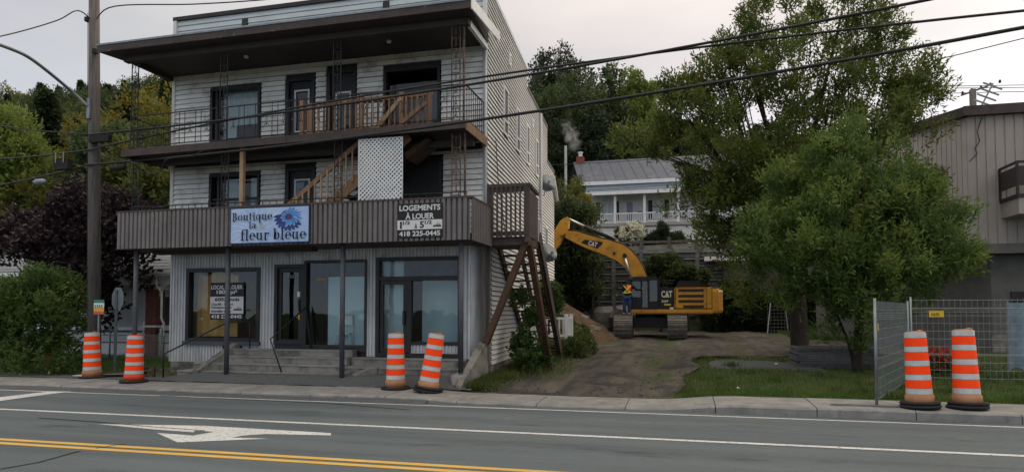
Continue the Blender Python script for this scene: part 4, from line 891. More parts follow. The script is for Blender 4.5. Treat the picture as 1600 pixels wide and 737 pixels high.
# white lattice hung in front of the stair
lt0, lt1, lb, ltp, lyy = -7.34, -6.24, 4.42, 5.86, 14.24
lat = thing('lattice_panel', 'white plastic lattice panel hanging between the two galleries', 'lattice', ((lt0 + lt1) / 2, lyy, lb))
mb = MB(); stp = .072; w2_ = .036
def clipbar(c, sgn):
    # line z - lb = sgn*(x - lt0) + c inside the rectangle
    H2 = ltp - lb; W2 = lt1 - lt0; pts = []
    for x_ in (0, W2):
        z_ = sgn * x_ + c
        if 0 <= z_ <= H2: pts.append((x_, z_))
    for z_ in (0, H2):
        x_ = (z_ - c) / sgn
        if 0 < x_ < W2: pts.append((x_, z_))
    return pts[:2] if len(pts) >= 2 else None
def sag(x_, z_): return lyy + .03 * math.sin(x_ * 5 + z_ * 2) * (1 - z_ / 1.5)
for sgn, yo in ((1, 0), (-1, .008)):
    c = -1.2
    while c < 2.8:
        pp = clipbar(c, sgn)
        if pp and math.dist(*pp) > .05:
            n = max(1, int(math.dist(*pp) / .35)); q = [(pp[0][0] + (pp[1][0] - pp[0][0]) * k / n, pp[0][1] + (pp[1][1] - pp[0][1]) * k / n) for k in range(n + 1)]
            for a, b in zip(q, q[1:]): mb.bar((lt0 + a[0], sag(*a) + yo, lb + a[1]), (lt0 + b[0], sag(*b) + yo, lb + b[1]), w2_, .006, (0, 1, 0))
        c += stp * 1.414
obj('lattice_slats', mb, 'lattice', lat, kind='stuff')
for a, b in (((lt0, lb), (lt0, ltp)), ((lt1, lb), (lt1, ltp))): obj('edge_strip', MB().bar((a[0], sag(0, .7), a[1]), (b[0], lyy, b[1]), .02, .02), 'lattice', lat)

# ================================================================== STREET THINGS
def smooth_(pts, n=6):
    q = [Vector(p) for p in pts]; q = [q[0] * 2 - q[1]] + q + [q[-1] * 2 - q[-2]]; o_ = []
    for i in range(1, len(q) - 2):
        for k in range(n):
            t = k / n; a, b, c, d = q[i - 1], q[i], q[i + 1], q[i + 2]
            o_.append(.5 * ((2 * b) + (c - a) * t + (2 * a - 5 * b + 4 * c - d) * t * t + (3 * b - a - 3 * c + d) * t ** 3))
    return o_ + [q[-2]]
# utility pole with lamp arm
pb = Vector((-15.46, 14.9, .12)); pt_ = Vector((-15.62, 14.72, 11.2))
pole = thing('utility_pole', 'weathered grey wooden utility pole carrying a street lamp arm and cables', 'utility pole', tuple(pb))
obj('pole_shaft', MB().tube([pb, pb.lerp(pt_, .5), pt_], [.165, .15, .13], 14), 'wood_grey', pole, True)
def pz(z): return pb.lerp(pt_, (z - pb.z) / (pt_.z - pb.z))
c_ = pz(7.35); tip = P(-14, 66, D=15.5)
arm = obj('lamp_arm', MB().tube(smooth_([c_ + Vector((0, -.15, 0)), P(112, 143, D=18), P(75, 112, D=17.2), P(42, 88, D=16.6), P(10, 74, D=16.0), tip]), .042, 8), 'steel', pole, True)
obj('lamp_head', MB().ico(tuple(tip + Vector((-.15, -.05, 0))), (.32, .14, .08), 3, .04, 2), 'steel', arm, True)
obj('arm_bracket', MB().box(c_.x - .05, c_.x + .05, c_.y - .2, c_.y - .1, c_.z - .3, c_.z + .25), 'steel', pole)
for zz, dx in ((6.42, .1), (8.9, .14), (9.8, -.12)):
    q = pz(zz); obj('insulator_bracket', MB().box(q.x + dx - .05, q.x + dx + .06, q.y - .16, q.y - .05, zz - .06, zz + .06), 'black', pole)
obj('ground_wire', MB().tube([pz(2) + Vector((-.15, -.08, 0)), pz(6) + Vector((-.14, -.08, 0)), pz(10) + Vector((-.13, -.08, 0))], .008, 5), 'cable', pole)
q = pz(6.45); obj('splice_box', MB().box(q.x + .1, q.x + .75, q.y - .28, q.y - .16, q.z - .08, q.z + .1), 'black', pole)
# cables
def cable(pts, r, label, sagm=0.0, n=24, mt='cable', group=None):
    pts = [Vector(p) for p in pts]; o_ = []
    for a, b in zip(pts, pts[1:]):
        for k in range(n): t = k / n; p = a.lerp(b, t); p.z -= sagm * 4 * t * (1 - t); o_.append(p)
    o_.append(pts[-1]); ob = obj('overhead_cable', MB().tube(o_, r, 6), mt, None, True); return tag(ob, label, 'cable', group)
def span(z0, pr, zr, px_mid, py_mid):
    a = pz(z0) + Vector((0, -.17, 0)); b = P(*pr, Z=zr); d = (b - a); e_ = a + d * 1.5; e_.z = b.z + (b.z - a.z) * .3
    # sag from the middle point seen in the photograph
    best = None
    for k in range(60):
        s_ = -.3 + k * .02; err = 9
        for j in range(41):
            t = j / 40; p = a.lerp(b, t); p.z -= s_ * 4 * t * (1 - t)
            v = np.array(p) - _C; px = 800 + FPX * v @ _R / (v @ _F); py = CYP - FPX * v @ _U / (v @ _F)
            if abs(px - px_mid) < 14: err = min(err, abs(py - py_mid) / 5)
        if best is None or err < best[0]: best = (err, s_)
    pts = []
    for k in range(37):
        t = k / 24; p = a + d * t; p.z = a.z + (b.z - a.z) * t - best[1] * 4 * t * (1 - t); pts.append(p)
    return pts
CB = [(6.62, (1450, 0), 6.75, 756, 130), (6.2, (1600, 17), 6.4, 756, 160), (5.8, (1600, 43), 6.1, 756, 184)]
for (z0, pr_, zr, mx_, my_), r, lb_ in zip(CB, (.026, .022, .03), ('topmost of three thick black cables strung past the white building', 'middle one of three thick black cables strung past the white building', 'lowest of three thick black cables strung past the white building')):
    ob = obj('overhead_cable', MB().tube(span(z0, pr_, zr, mx_, my_), r, 7), 'cable', None, True); tag(ob, lb_, 'cable')
for z0, (px, py), lb_, r in ((6.62, (-40, 190), 'thin black cable rising over the pale green tree, topmost at the pole', .016), (6.2, (-40, 250), 'black cable leaving the pole above the two hanging cable boxes', .02), (5.8, (-40, 296), 'black cable carrying two hanging splice boxes beside the pole', .02)):
    a = pz(z0) + Vector((0, -.17, 0)); cable([a, P(px, py, D=19.5)], r, lb_, .05)
cable(smooth_([pz(9.75), P(122, 17, D=18), P(90, 32, D=17.5), P(30, 50, D=16.8), P(-40, 66, D=16)]), .016, 'frayed service cable running from the pole top over the street lamp', .0, 1)
cable(smooth_([pz(9.8), P(180, 10, D=18), P(300, 7, D=17.6), P(400, 1, D=17.2), P(470, -6, D=17)]), .016, 'twisted service cable from the pole to the flat roof parapet', .0, 1)
tag(obj('hanging_cable', MB().tube(smooth_([P(160, 243, D=17.8), P(215, 256, D=17), P(232, 270, D=16.6), P(250, 268, D=16.4), P(262, 248, D=16.2), P(300, 243, D=16), P(316, 236, D=15.9)]), .012, 6), 'cable', None, True), 'looped service cable drooping from the pole under the upper gallery corner', 'cable')
tag(obj('overhead_cable', MB().tube([P(1390, 110, D=40), P(1500, 85, D=38), P(1640, 50, D=36)], .03, 5), 'cable'), 'thin grey cable crossing the pale sky behind the big ash tree', 'cable')
for (x0, y0, x1, y1, lb_) in ((88, 250, 116, 266, 'black cable box hung from the lower cables by two straps'),):
    a = P(x0, y0, D=18.2); b = P(x1, y1, D=18.2); t = thing('splice_box', lb_, 'cable box', (a.x, a.y, b.z))
    obj('box', MB().box(a.x, b.x, a.y - .08, a.y + .08, b.z, a.z), 'black', t)
    for u in (.15, .7): obj('strap', MB().box(a.x + (b.x - a.x) * u, a.x + (b.x - a.x) * u + .03, a.y - .1, a.y - .09, a.z - .1, a.z + .18), 'steel', t)
a = P(62, 284, D=18.4); t = thing('splice_closure', 'grey capsule cable closure hung below the lowest cable', 'cable box', tuple(a)); obj('capsule', MB().tube([a + Vector((-.2, 0, 0)), a + Vector((-.12, 0, 0)), a + Vector((.12, 0, 0)), a + Vector((.2, 0, 0))], [.04, .08, .08, .04], 10), 'steel', t, True)
obj('hanger', MB().tube([a + Vector((-.12, 0, .05)), a + Vector((-.1, 0, .25))], .008, 5), 'cable', t); obj('hanger', MB().tube([a + Vector((.12, 0, .05)), a + Vector((.14, 0, .25))], .008, 5), 'cable', t)
a = P(184, 262, D=17.6); t = thing('splice_closure', 'dark cable closure hung right of the pole under the lowest cable', 'cable box', tuple(a)); obj('capsule', MB().tube([a + Vector((-.25, 0, 0)), a + Vector((-.18, 0, 0)), a + Vector((.18, 0, 0)), a + Vector((.25, 0, 0))], [.03, .07, .07, .03], 10), 'black', t, True)
obj('hanger', MB().tube([a + Vector((0, 0, .05)), a + Vector((0, 0, .2))], .008, 5), 'cable', t)
# bus stop plate and stop sign
a = P(152, 468, D=17.6); b = P(163, 492, D=17.6)
t = thing('bus_stop_sign', 'small green, white, amber and red bus stop plate on a post by the pole', 'sign', (a.x, a.y, .12))
obj('sign_post', MB().box(a.x + .03, a.x + .07, a.y + .0, a.y + .04, .12, a.z), 'steel', t)
xx0, xx1, zt0 = P(142, 470, D=17.5).x, P(162, 470, D=17.5).x, P(152, 468, D=17.5).z; hh = .38
for mt, u0, u1 in (('green_sign', .78, 1), ('ink_white', .48, .78), ('amber_sign', .2, .48), ('red_sign', 0, .2)): obj('plate', MB().box(xx0, xx1, a.y - .03, a.y - .015, zt0 - hh + hh * u0, zt0 - hh + hh * u1), mt, t)
for k in range(4): obj('lettering', MB().box(xx0 + .03 + .07 * k, xx0 + .07 + .07 * k, a.y - .034, a.y - .0305, zt0 - .2, zt0 - .13), 'green_sign', t)
a = P(184, 470, D=18.6)
t = thing('stop_sign', 'octagonal street sign on a steel post, seen from its grey back', 'sign', (a.x, a.y, .1)); r = .33
zc = P(184, 467, D=18.6).z
mb = MB().prism([(a.x + r * .62 * math.cos(R_(22.5 + 45 * k)), zc + r * 1.05 * math.sin(R_(22.5 + 45 * k))) for k in range(8)], a.y - .01, a.y + .01); obj('octagon_plate', mb, 'sign_grey', t)
obj('sign_post', MB().box(a.x - .04, a.x + .02, a.y - .06, a.y - .015, .1, zc + .25), 'steel', t)
obj('street_name_bracket', MB().box(a.x - .28, a.x - .1, a.y - .02, a.y + .02, zc - .36, zc - .31), 'steel', t)
# traffic drums
def drum(px, py, h, label, tilt=(0, 0), rings=2, style='tan', rz=0, x_scale=1.0):
    p = P(px, py, Z=.13); z0 = hs(p.x) + .02
    d = thing('traffic_drum', label, 'traffic drum', (p.x, p.y, z0), rz, 'orange traffic drums along the sidewalk', True); d.rotation_euler = (tilt[0], tilt[1], rz)
    k = h / 1.26; cap = 'tan' if style == 'tan' else ('drum_red' if style == 'red' else 'tan')
    for i in range(rings):
        mb = MB().lathe([(.19, .0), (.31 - .01 * i, .005), (.325 - .01 * i, .03), (.31 - .01 * i, .055), (.2, .06)], 22, (.012 * i, .015 * i, .058 * i)); obj('rubber_ring', mb, 'black', d, True)
    def rad(z): return (.215 - .045 * z / 1.2)
    z = .055; lo_ = .22 * k; bd = []
    hw, ho = .094 * k, .132 * k
    body = MB().lathe([(rad(z) + .012, z), (rad(z) + .012, lo_ - .02), (rad(lo_), lo_)] + [(rad(zz) - .004, zz) for zz in (lo_ + .3 * k, lo_ + .7 * k, 1.19 * k)] + [(rad(1.2 * k) + .0, 1.2 * k), (.14, 1.235 * k), (.07, 1.24 * k), (.0, 1.22 * k)], 22)
    obj('drum_body', body, cap, d, True); z = lo_ + .012
    for i in range(9):
        hh_ = hw if i % 2 == 0 else ho
        obj('reflective_band', MB().lathe([(rad(z) + .002, z), (rad(z + hh_) + .002, z + hh_ - .008)], 24, (0, 0, 0), False), 'silver' if i % 2 == 0 else 'orange', d, True); z += hh_
        if z > 1.17 * k: break
    mb = MB().ico((.09, .0, 1.235 * k), (.07, .045, .035), 4, .3); obj('drum_handle', mb, cap, d)
    return d
drum(144, 590, 1.20, 'traffic drum with tan cap beside the utility pole, board at its foot', (0, R_(-2)), 1)
drum(209, 596, 1.16, 'scuffed traffic drum with red base and cap, beside the canopy corner post', (0, R_(1)), 1, 'red')
drum(618, 607, 1.26, 'upright tan capped traffic drum in front of the right hand shop door', (0, 0), 1)
drum(668, 611, 1.28, 'tilted tan capped traffic drum leaning towards the driveway', (R_(-4), R_(8)), 2)
drum(1438, 640, 1.34, 'tan capped traffic drum next to the steel fence corner post', (R_(-2), R_(-1.5)), 2, 'tan', R_(20))
drum(1512, 641, 1.38, 'traffic drum with torn tan cap in front of the middle of the mesh fence', (R_(-2), R_(-2)), 2, 'tan', R_(-30))
# clutter at the foot of the pole
a = P(155, 588, Z=.14); t = tag(obj('rubber_base', MB().lathe([(.2, 0), (.36, .01), (.36, .06), (.28, .09), (.12, .1)], 18, (a.x + .2, a.y + .3, .14)), 'black'), 'loose black rubber drum base on the verge by the pole', 'rubber base')
tag(obj('white_board', MB().box(a.x - .75, a.x + .1, a.y - .1, a.y + .25, .15, .165), 'ink_white'), 'thin white board lying flat by the pole foot', 'board')
tag(obj('lath', MB().bar((a.x - .1, a.y - .12, .2), (a.x + 1.0, a.y + .05, .24), .04, .02), 'wood_pale'), 'pale wooden lath lying across the rubber base', 'lath')
mb = MB().ico((a.x + .75, a.y + .45, .28), (.35, .2, .16), 7, .2, 2); tag(obj('sandbag', mb, 'black', None, True), 'slumped dark sandbag behind the pole base', 'sandbag')
a = P(75, 575, Z=.13); t = thing('yellow_post', 'weathered yellow wooden guide post in front of the green bush', 'post', (a.x, a.y, .1)); obj('post_body', MB().box(a.x - .09, a.x + .09, a.y - .06, a.y + .06, .1, .76), 'yellow_wood', t); obj('post_top', MB().box(a.x - .1, a.x + .1, a.y - .07, a.y + .07, .76, .79), 'yellow_wood', t)
a = P(240, 590, Z=.12); t = thing('low_rail', 'low dark wooden rail at the left corner of the shop', 'rail', (a.x, a.y, .1)); obj('rail_post', MB().box(a.x - .03, a.x + .03, a.y - .03, a.y + .03, .08, .42), 'wood_dark', t); obj('rail_bar', MB().bar((a.x - .5, a.y, .28), (a.x + .5, a.y + .2, .36), .03, .05), 'wood_grey', t)

# temporary mesh fence
def fpanel(a, b, z0, z1, label, name='mesh_fence', vs=.11, tagc='yellow_tag', tags=(), bow=True):
    a = Vector(a); b = Vector(b); L_ = (b - a).length; d = (b - a) / L_
    t = thing(name, label, 'fence', (a.x, a.y, z0), 0)
    for k, q in enumerate((a, b)): obj('fence_post', MB().tube([(q.x, q.y, z0 - .05), (q.x, q.y, z1 + .05)], .024, 10), 'steel', t, True)
    mb = MB(); n = int(L_ / vs); nrm = Vector((-d.y, d.x))
    for i in range(1, n):
        q = a + d * (L_ * i / n); mb.tube([(q.x, q.y, z0 + .08), (q.x, q.y, z1 - .3), (q.x + nrm.x * .04, q.y + nrm.y * .04, z1 - .26), (q.x, q.y, z1 - .22), (q.x, q.y, z1)], .0036, 4)
    zz = z0 + .12
    while zz < z1:
        mb.tube([(a.x, a.y, zz), (b.x, b.y, zz)], .0042, 4); zz += .175
    for zz in (z1 - .3, z1 - .26, z1 - .22, z0 + .62, z0 + .66): mb.tube([(a.x + nrm.x * .03, a.y + nrm.y * .03, zz), (b.x + nrm.x * .03, b.y + nrm.y * .03, zz)], .0042, 4)
    obj('wire_mesh', mb, 'steel', t, kind='stuff')
    for (u, zz, w_, h_) in tags:
        q = a + d * (L_ * u); obj('tag_plate', MB().bar((q.x - d.x * w_ / 2 + nrm.x * -.02, q.y - d.y * w_ / 2 - nrm.y * .02, zz), (q.x + d.x * w_ / 2 - nrm.x * .02, q.y + d.y * w_ / 2 - nrm.y * .02, zz), .006, h_), tagc, t)
        if w_ > .15: obj('lettering', letter('LOU-TEC', q.x - .1, q.x + .06, zz - .04, zz + .02, q.y - .03, .02), 'ink_black', t)
    return t
F0 = P(1370, 634, Z=.17); F1 = P(1421, 597, Z=.22); F2 = P(1640, 600, Y=F1.y)
fpn = fpanel((F0.x, F0.y, 0), (F1.x, F1.y, 0), .17, 2.02, 'galvanised mesh fence panel running back from the kerb, yellow tag on its post', tags=((.04, 1.55, .05, .14),))
fpanel((F1.x + .06, F1.y, 0), (F1.x + 3.1, F1.y + .05, 0), .22, 2.12, 'galvanised mesh fence panel with a yellow maker plate, parallel to the road', tags=((.17, 1.78, .3, .14), (.92, 1.85, .1, .1)))
fpanel((F1.x + 3.2, F1.y + .05, 0), (F1.x + 6.2, F1.y + .1, 0), .22, 2.1, 'galvanised mesh fence panel continuing past the blue tarp')
obj('fence_foot', MB().box(F0.x - .75, F0.x + .6, F0.y - .04, F0.y + .02, hs(F0.x) + .025, hs(F0.x) + .045), 'steel', fpn)
# stack of fence panels by the ash tree
a = P(1290, 572, Z=.3); stk = thing('panel_stack', 'stack of grey steel fence panels lying flat by the ash tree trunk', 'panel stack', (a.x, a.y, .28))
for k in range(9):
    dx = random.uniform(-.06, .06); dy = random.uniform(-.05, .05); g = frame_ring(0, 1, 0, 1, 0, 1, .1)
    mb = MB(); x0, x1, y0, y1, z = a.x - .75 + dx, a.x + 1.3 + dx, a.y - .3 + dy, a.y + 1.2 + dy, .28 + k * .062
    mb.box(x0, x1, y0, y0 + .05, z, z + .045).box(x0, x1, y1 - .05, y1, z, z + .045).box(x0, x0 + .05, y0 + .05, y1 - .05, z, z + .045).box(x1 - .05, x1, y0 + .05, y1 - .05, z, z + .045)
    for j in range(12): mb.box(x0 + .1 + j * .15, x0 + .115 + j * .15, y0 + .05, y1 - .05, z + .015, z + .025)
    obj('stacked_panel', mb, 'lagging', stk)
a = P(1199, 520, D=37); b = P(1232, 522, D=37)
t = thing('leaning_panel', 'grey mesh panel leaning upright at the hedge behind the ash tree', 'fence', (a.x, a.y, .55))
obj('panel_frame', MB().bar((a.x, a.y, .55), (a.x + .25, a.y + .5, 2.3), .05).bar((b.x, b.y, .55), (b.x - .1, b.y + .5, 2.3), .05), 'steel', t)
mb = MB()
for k in range(9): z = .6 + k * .19; u = (z - .55) / 1.75; mb.bar((a.x + .25 * u, a.y + .5 * u, z), (b.x - .1 * u, b.y + .5 * u, z), .025)
for k in range(7): u = k / 6; p0 = a.lerp(b, u); mb.bar((p0.x, p0.y, .55), (p0.x + .08, p0.y + .5, 2.3), .012)
obj('panel_mesh', mb, 'lagging', t); 

# ================================================================== EXCAVATOR
EX = Vector((-1.63, 34.6, .585)); ux = 1 / 31.8
def ex_(px, py): return ((px - 1015) * ux, (527 - py) * ux)
E_ = thing('excavator', 'yellow and black tracked excavator with boom raised, parked at the end of the driveway', 'excavator', tuple(EX), R_(2.5), None, True)
YN = -1.45                           # near side of the upper structure
for (x0, x1) in ((-1.70, -.82), (.80, 1.68)):
    rr = .50; cz = .52; yc = 2.0; pts = []
    for k in range(9): a = math.pi / 2 + math.pi * k / 8; pts.append((-yc + rr * math.cos(a), cz + rr * math.sin(a)))
    for k in range(9): a = -math.pi / 2 + math.pi * k / 8; pts.append((yc + rr * math.cos(a), cz + rr * math.sin(a)))
    mb = MB(); n = len(pts)
    mb.add([(x0 + .08, y, z) for y, z in pts] + [(x1 - .08, y, z) for y, z in pts], [tuple(range(n)), tuple(range(n, 2 * n))[::-1]] + [(i, i + n, (i + 1) % n + n, (i + 1) % n) for i in range(n)])
    tr = obj('track', mb, 'grille', E_)
    # shoes along the belt
    per = []; 
    for i in range(n):
        p, q = Vector(pts[i]), Vector(pts[(i + 1) % n]); m_ = max(1, round((q - p).length / .2))
        for k in range(m_): per.append((p.lerp(q, (k + .5) / m_), (q - p).normalized()))
    for p, d in per:
        nrm = Vector((d.y, -d.x)); 
        if nrm.dot(p - Vector((0, cz))) < 0 and abs(p.x) < 2.01: nrm = -nrm
        mb = MB(); hw = .088
        c0 = p - d * hw; c1 = p + d * hw; o1 = nrm * .035; o2 = nrm * .07
        mb.hexa([(x0, c0.x, c0.y), (x1, c0.x, c0.y), (x1, c1.x, c1.y), (x0, c1.x, c1.y), (x0, (c0 + o1).x, (c0 + o1).y), (x1, (c0 + o1).x, (c0 + o1).y), (x1, (c1 + o1).x, (c1 + o1).y), (x0, (c1 + o1).x, (c1 + o1).y)])
        g0 = p + o1; mb.hexa([(x0, (g0 - d * .012).x, (g0 - d * .012).y), (x1, (g0 - d * .012).x, (g0 - d * .012).y), (x1, (g0 + d * .012).x, (g0 + d * .012).y), (x0, (g0 + d * .012).x, (g0 + d * .012).y), (x0, (g0 - d * .01 + o2 * .5).x, (g0 - d * .01 + o2 * .5).y), (x1, (g0 - d * .01 + o2 * .5).x, (g0 - d * .01 + o2 * .5).y), (x1, (g0 + d * .01 + o2 * .5).x, (g0 + d * .01 + o2 * .5).y), (x0, (g0 + d * .01 + o2 * .5).x, (g0 + d * .01 + o2 * .5).y)])
        obj('track_shoe', mb, 'track', tr)
obj('undercarriage', MB().box(-.82, .82, -1.0, 1.0, .45, .95).lathe([(.75, 0), (.75, .3)], 20, (0, 0, .95)), 'cat_black', E_)
def exbox(name, x0, x1, y0, y1, z0, z1, mt, bev=.03):
    bm = bmesh.new(); bmesh.ops.create_cube(bm, size=1)
    for v in bm.verts: v.co = Vector(((x0 + x1) / 2 + v.co.x * (x1 - x0), (y0 + y1) / 2 + v.co.y * (y1 - y0), (z0 + z1) / 2 + v.co.z * (z1 - z0)))
    bmesh.ops.bevel(bm, geom=list(bm.edges), offset=bev, segments=2, affect='EDGES')
    mb = MB(); mb.add([tuple(v.co) for v in bm.verts], [[v.index for v in f.verts] for f in bm.faces]); bm.free(); return obj(name, mb, mt, E_)
exbox('deck_frame', -.9, 2.95, YN - .05, 1.5, 1.14, 1.36, 'cat_yellow', .05)
cab = exbox('cab', -1.08, .42, YN, -.35, 1.36, 2.9, 'cat_black', .06)
for (x0, x1, z0, z1) in ((-.98, -.45, 1.95, 2.72), (-.36, -.12, 1.45, 2.72), (-.02, .34, 1.75, 2.76)):
    obj('cab_window', MB().box(x0, x1, YN - .012, YN - .004, z0, z1), 'glass_dark', cab)
obj('cab_window', MB().box(-1.092, -1.082, YN + .1, -.45, 1.75, 2.75), 'glass_dark', cab); obj('cab_seat', MB().box(-.4, .1, -1.0, -.6, 1.5, 2.3), 'grille', cab)
obj('door_line', frame_ring(-1.0, -.08, 1.42, 2.78, YN - .02, YN - .004, .03), 'grille', cab); obj('grab_rail', MB().tube([(-.92, YN - .06, 1.6), (-.92, YN - .08, 2.3)], .02, 6), 'cat_black', cab)
obj('door_pull', MB().box(-.2, -.12, YN - .05, YN - .02, 1.95, 2.0), 'steel', cab); obj('roof_hatch', MB().box(-.9, .3, YN + .1, -.45, 2.9, 2.95), 'cat_black', cab)
exbox('side_panel', .44, 1.12, YN + .01, 1.4, 1.36, 2.42, 'cat_black', .03)
hs_ = exbox('engine_housing', 1.14, 2.92, YN, 1.45, 1.36, 2.42, 'cat_yellow', .06)
for k, (z0, x0) in enumerate(((2.2, 1.33), (1.93, 1.33), (1.68, 1.33), (1.43, 1.55))): obj('grille', MB().box(x0, 2.5, YN - .01, YN + .01, z0, z0 + .13), 'grille', hs_)
obj('panel_groove', frame_ring(1.2, 2.65, 1.38, 2.4, YN - .006, YN + .01, .02), 'grille', hs_)
mb = MB(); prof = [(2.9, -1.45), (3.2, -1.35), (3.42, -1.0), (3.48, 0), (3.42, 1.0), (3.2, 1.35), (2.9, 1.45)]
for z in (1.18, 1.3, 2.2, 2.36):
    k = .0 if 1.2 < z < 2.3 else .05
    for x, y in prof: mb.v.append((x - (k if x > 2.95 else 0), y * (1 - k * .4), z))
for j in range(3):
    for i in range(6): mb.f.append((j * 7 + i, j * 7 + i + 1, (j + 1) * 7 + i + 1, (j + 1) * 7 + i))
mb.f.append(tuple(range(7))[::-1]); mb.f.append(tuple(range(21, 28))); obj('counterweight', mb, 'cat_yellow', E_, False)
mb = MB().prism([(1.25, 2.42), (1.4, 2.74), (2.35, 2.74), (2.5, 2.42)], -1.0, 1.0); obj('engine_hood', mb, 'cat_black', E_)
obj('exhaust_stack', MB().tube([(.95, -.4, 2.4), (.95, -.4, 2.7)], .07, 10).box(.62, 1.12, -.8, .4, 2.62, 2.68), 'cat_black', E_)
obj('handrail', MB().tube([(.6, -1.3, 2.4), (.6, -1.3, 2.75), (1.2, -1.3, 2.75)], .02, 6), 'cat_black', E_)
# boom, stick, bucket
bt = [(160, 235), (240, 240), (400, 292), (560, 336), (640, 362), (700, 405), (760, 470), (805, 545), (850, 655), (880, 760)]
bb = [(760, 760), (715, 655), (690, 600), (650, 545), (600, 505), (500, 455), (400, 415), (300, 372), (200, 320), (150, 292)]
def bx_(q): return ex_(850 + q[0] / 5.265, 310 + q[1] / 5.265)
poly = [bx_(q) for q in bt] + [bx_(q) for q in bb]; YB = .12
bo = obj('boom', MB().prism(poly[::-1], YB - .32, YB + .32), 'cat_yellow', E_)
obj('boom_decal', MB().flat([bx_(q) for q in ((290, 342), (318, 316), (478, 338), (462, 372), (430, 396), (400, 386))], YB - .324), 'cat_black', bo)
obj('decal_flash', MB().flat([bx_(q) for q in ((428, 396), (462, 372), (466, 364), (440, 384))], YB - .328), 'red_sign', bo)
a0 = bx_((348, 362)); a1 = bx_((424, 388))
def cat_(x0, z0, w_, h_, y, tilt, parent):
    v = letter('CAT', 0, w_, 0, h_, 0, .03); c, s = math.cos(tilt), math.sin(tilt)
    for p in v.v: pass
    v.v = [(x0 + p[0] * c - p[2] * s, y, z0 + p[0] * s + p[2] * c) for p in v.v]; obj('lettering', v, 'ink_white', parent)
    tri = [(w_ * .33, -.0), (w_ * .66, 0), (w_ * .5, h_ * .38)]; mb = MB().flat([(x0 + p * c - q * s, z0 + p * s + q * c) for p, q in tri], y - .004); obj('emblem', mb, 'yellow_tag', parent)
cat_(a0[0], a0[1], (a1[0] - a0[0]) * 1.02, .24, YB - .33, R_(-16), bo)
cat_(.53, 1.93, .52, .32, YN - .004, 0, E_); obj('lettering', letter('336F', .54, .86, 1.70, 1.81, YN - .003, .03), 'ink_white', E_); obj('lettering', MB().box(.66, .97, YN - .006, YN, 1.55, 1.63), 'yellow_tag', E_); obj('plate', MB().box(.92, 1.1, YN - .01, YN, 1.36, 1.46), 'ink_white', E_)
obj('boom_pin', MB().tube([(*[bx_((572, 437))[0]], YB - .38, bx_((572, 437))[1]), (bx_((572, 437))[0], YB + .38, bx_((572, 437))[1])], .07, 10), 'cat_black', bo)
p0 = bx_((660, 460)); p1 = bx_((712, 655)); p2 = bx_((735, 760))
for sg_ in (-.42, .42):
    obj('boom_cylinder', MB().tube([(p0[0], YB + sg_, p0[1]), (p1[0], YB + sg_, p1[1])], .055, 10), 'chrome', bo, True); obj('cylinder_barrel', MB().tube([(p1[0], YB + sg_, p1[1]), (p2[0], YB + sg_, p2[1])], .1, 10), 'cat_black', bo, True)
    obj('cylinder_pin', MB().tube([(p0[0], YB + sg_ * .7, p0[1]), (p0[0], YB + sg_ * 1.2, p0[1])], .11, 10), 'cat_black', bo)
stt = [(168, 108), (186, 122), (178, 210), (150, 265), (90, 360), (-160, 620), (-330, 810), (-380, 790), (-210, 560), (40, 250), (78, 190), (110, 140)]
sk = obj('stick', MB().prism([bx_(q) for q in stt][::1], YB - .22, YB + .22), 'cat_yellow', E_)
mb = MB().prism([bx_(q) for q in ((-330, 800), (-290, 870), (-320, 1000), (-430, 1020), (-520, 950), (-460, 860), (-380, 800))], YB - .6, YB + .6); obj('bucket', mb, 'track', sk)
q0, q1, q2 = bx_((186, 128)), bx_((316, 196)), bx_((575, 318))
obj('stick_cylinder', MB().tube([(q0[0], YB, q0[1]), (q1[0], YB, q1[1])], .06, 10), 'chrome', bo, True); obj('cylinder_barrel', MB().tube([(q1[0], YB, q1[1]), (q2[0], YB, q2[1])], .105, 10), 'cat_black', bo, True)
obj('boom_hose', MB().tube([(bx_(q)[0], YB - .1, bx_(q)[1] + .06) for q in bt[:9]], .035, 6), 'cat_black', bo, True); obj('boom_hose', MB().tube([(bx_(q)[0], YB + .1, bx_(q)[1] + .09) for q in bt[:9]], .03, 6), 'cat_black', bo, True)
obj('pivot_pin', MB().tube([(bx_((128, 255))[0], YB - .4, bx_((128, 255))[1]), (bx_((128, 255))[0], YB + .4, bx_((128, 255))[1])], .13, 12), 'cat_yellow', bo)

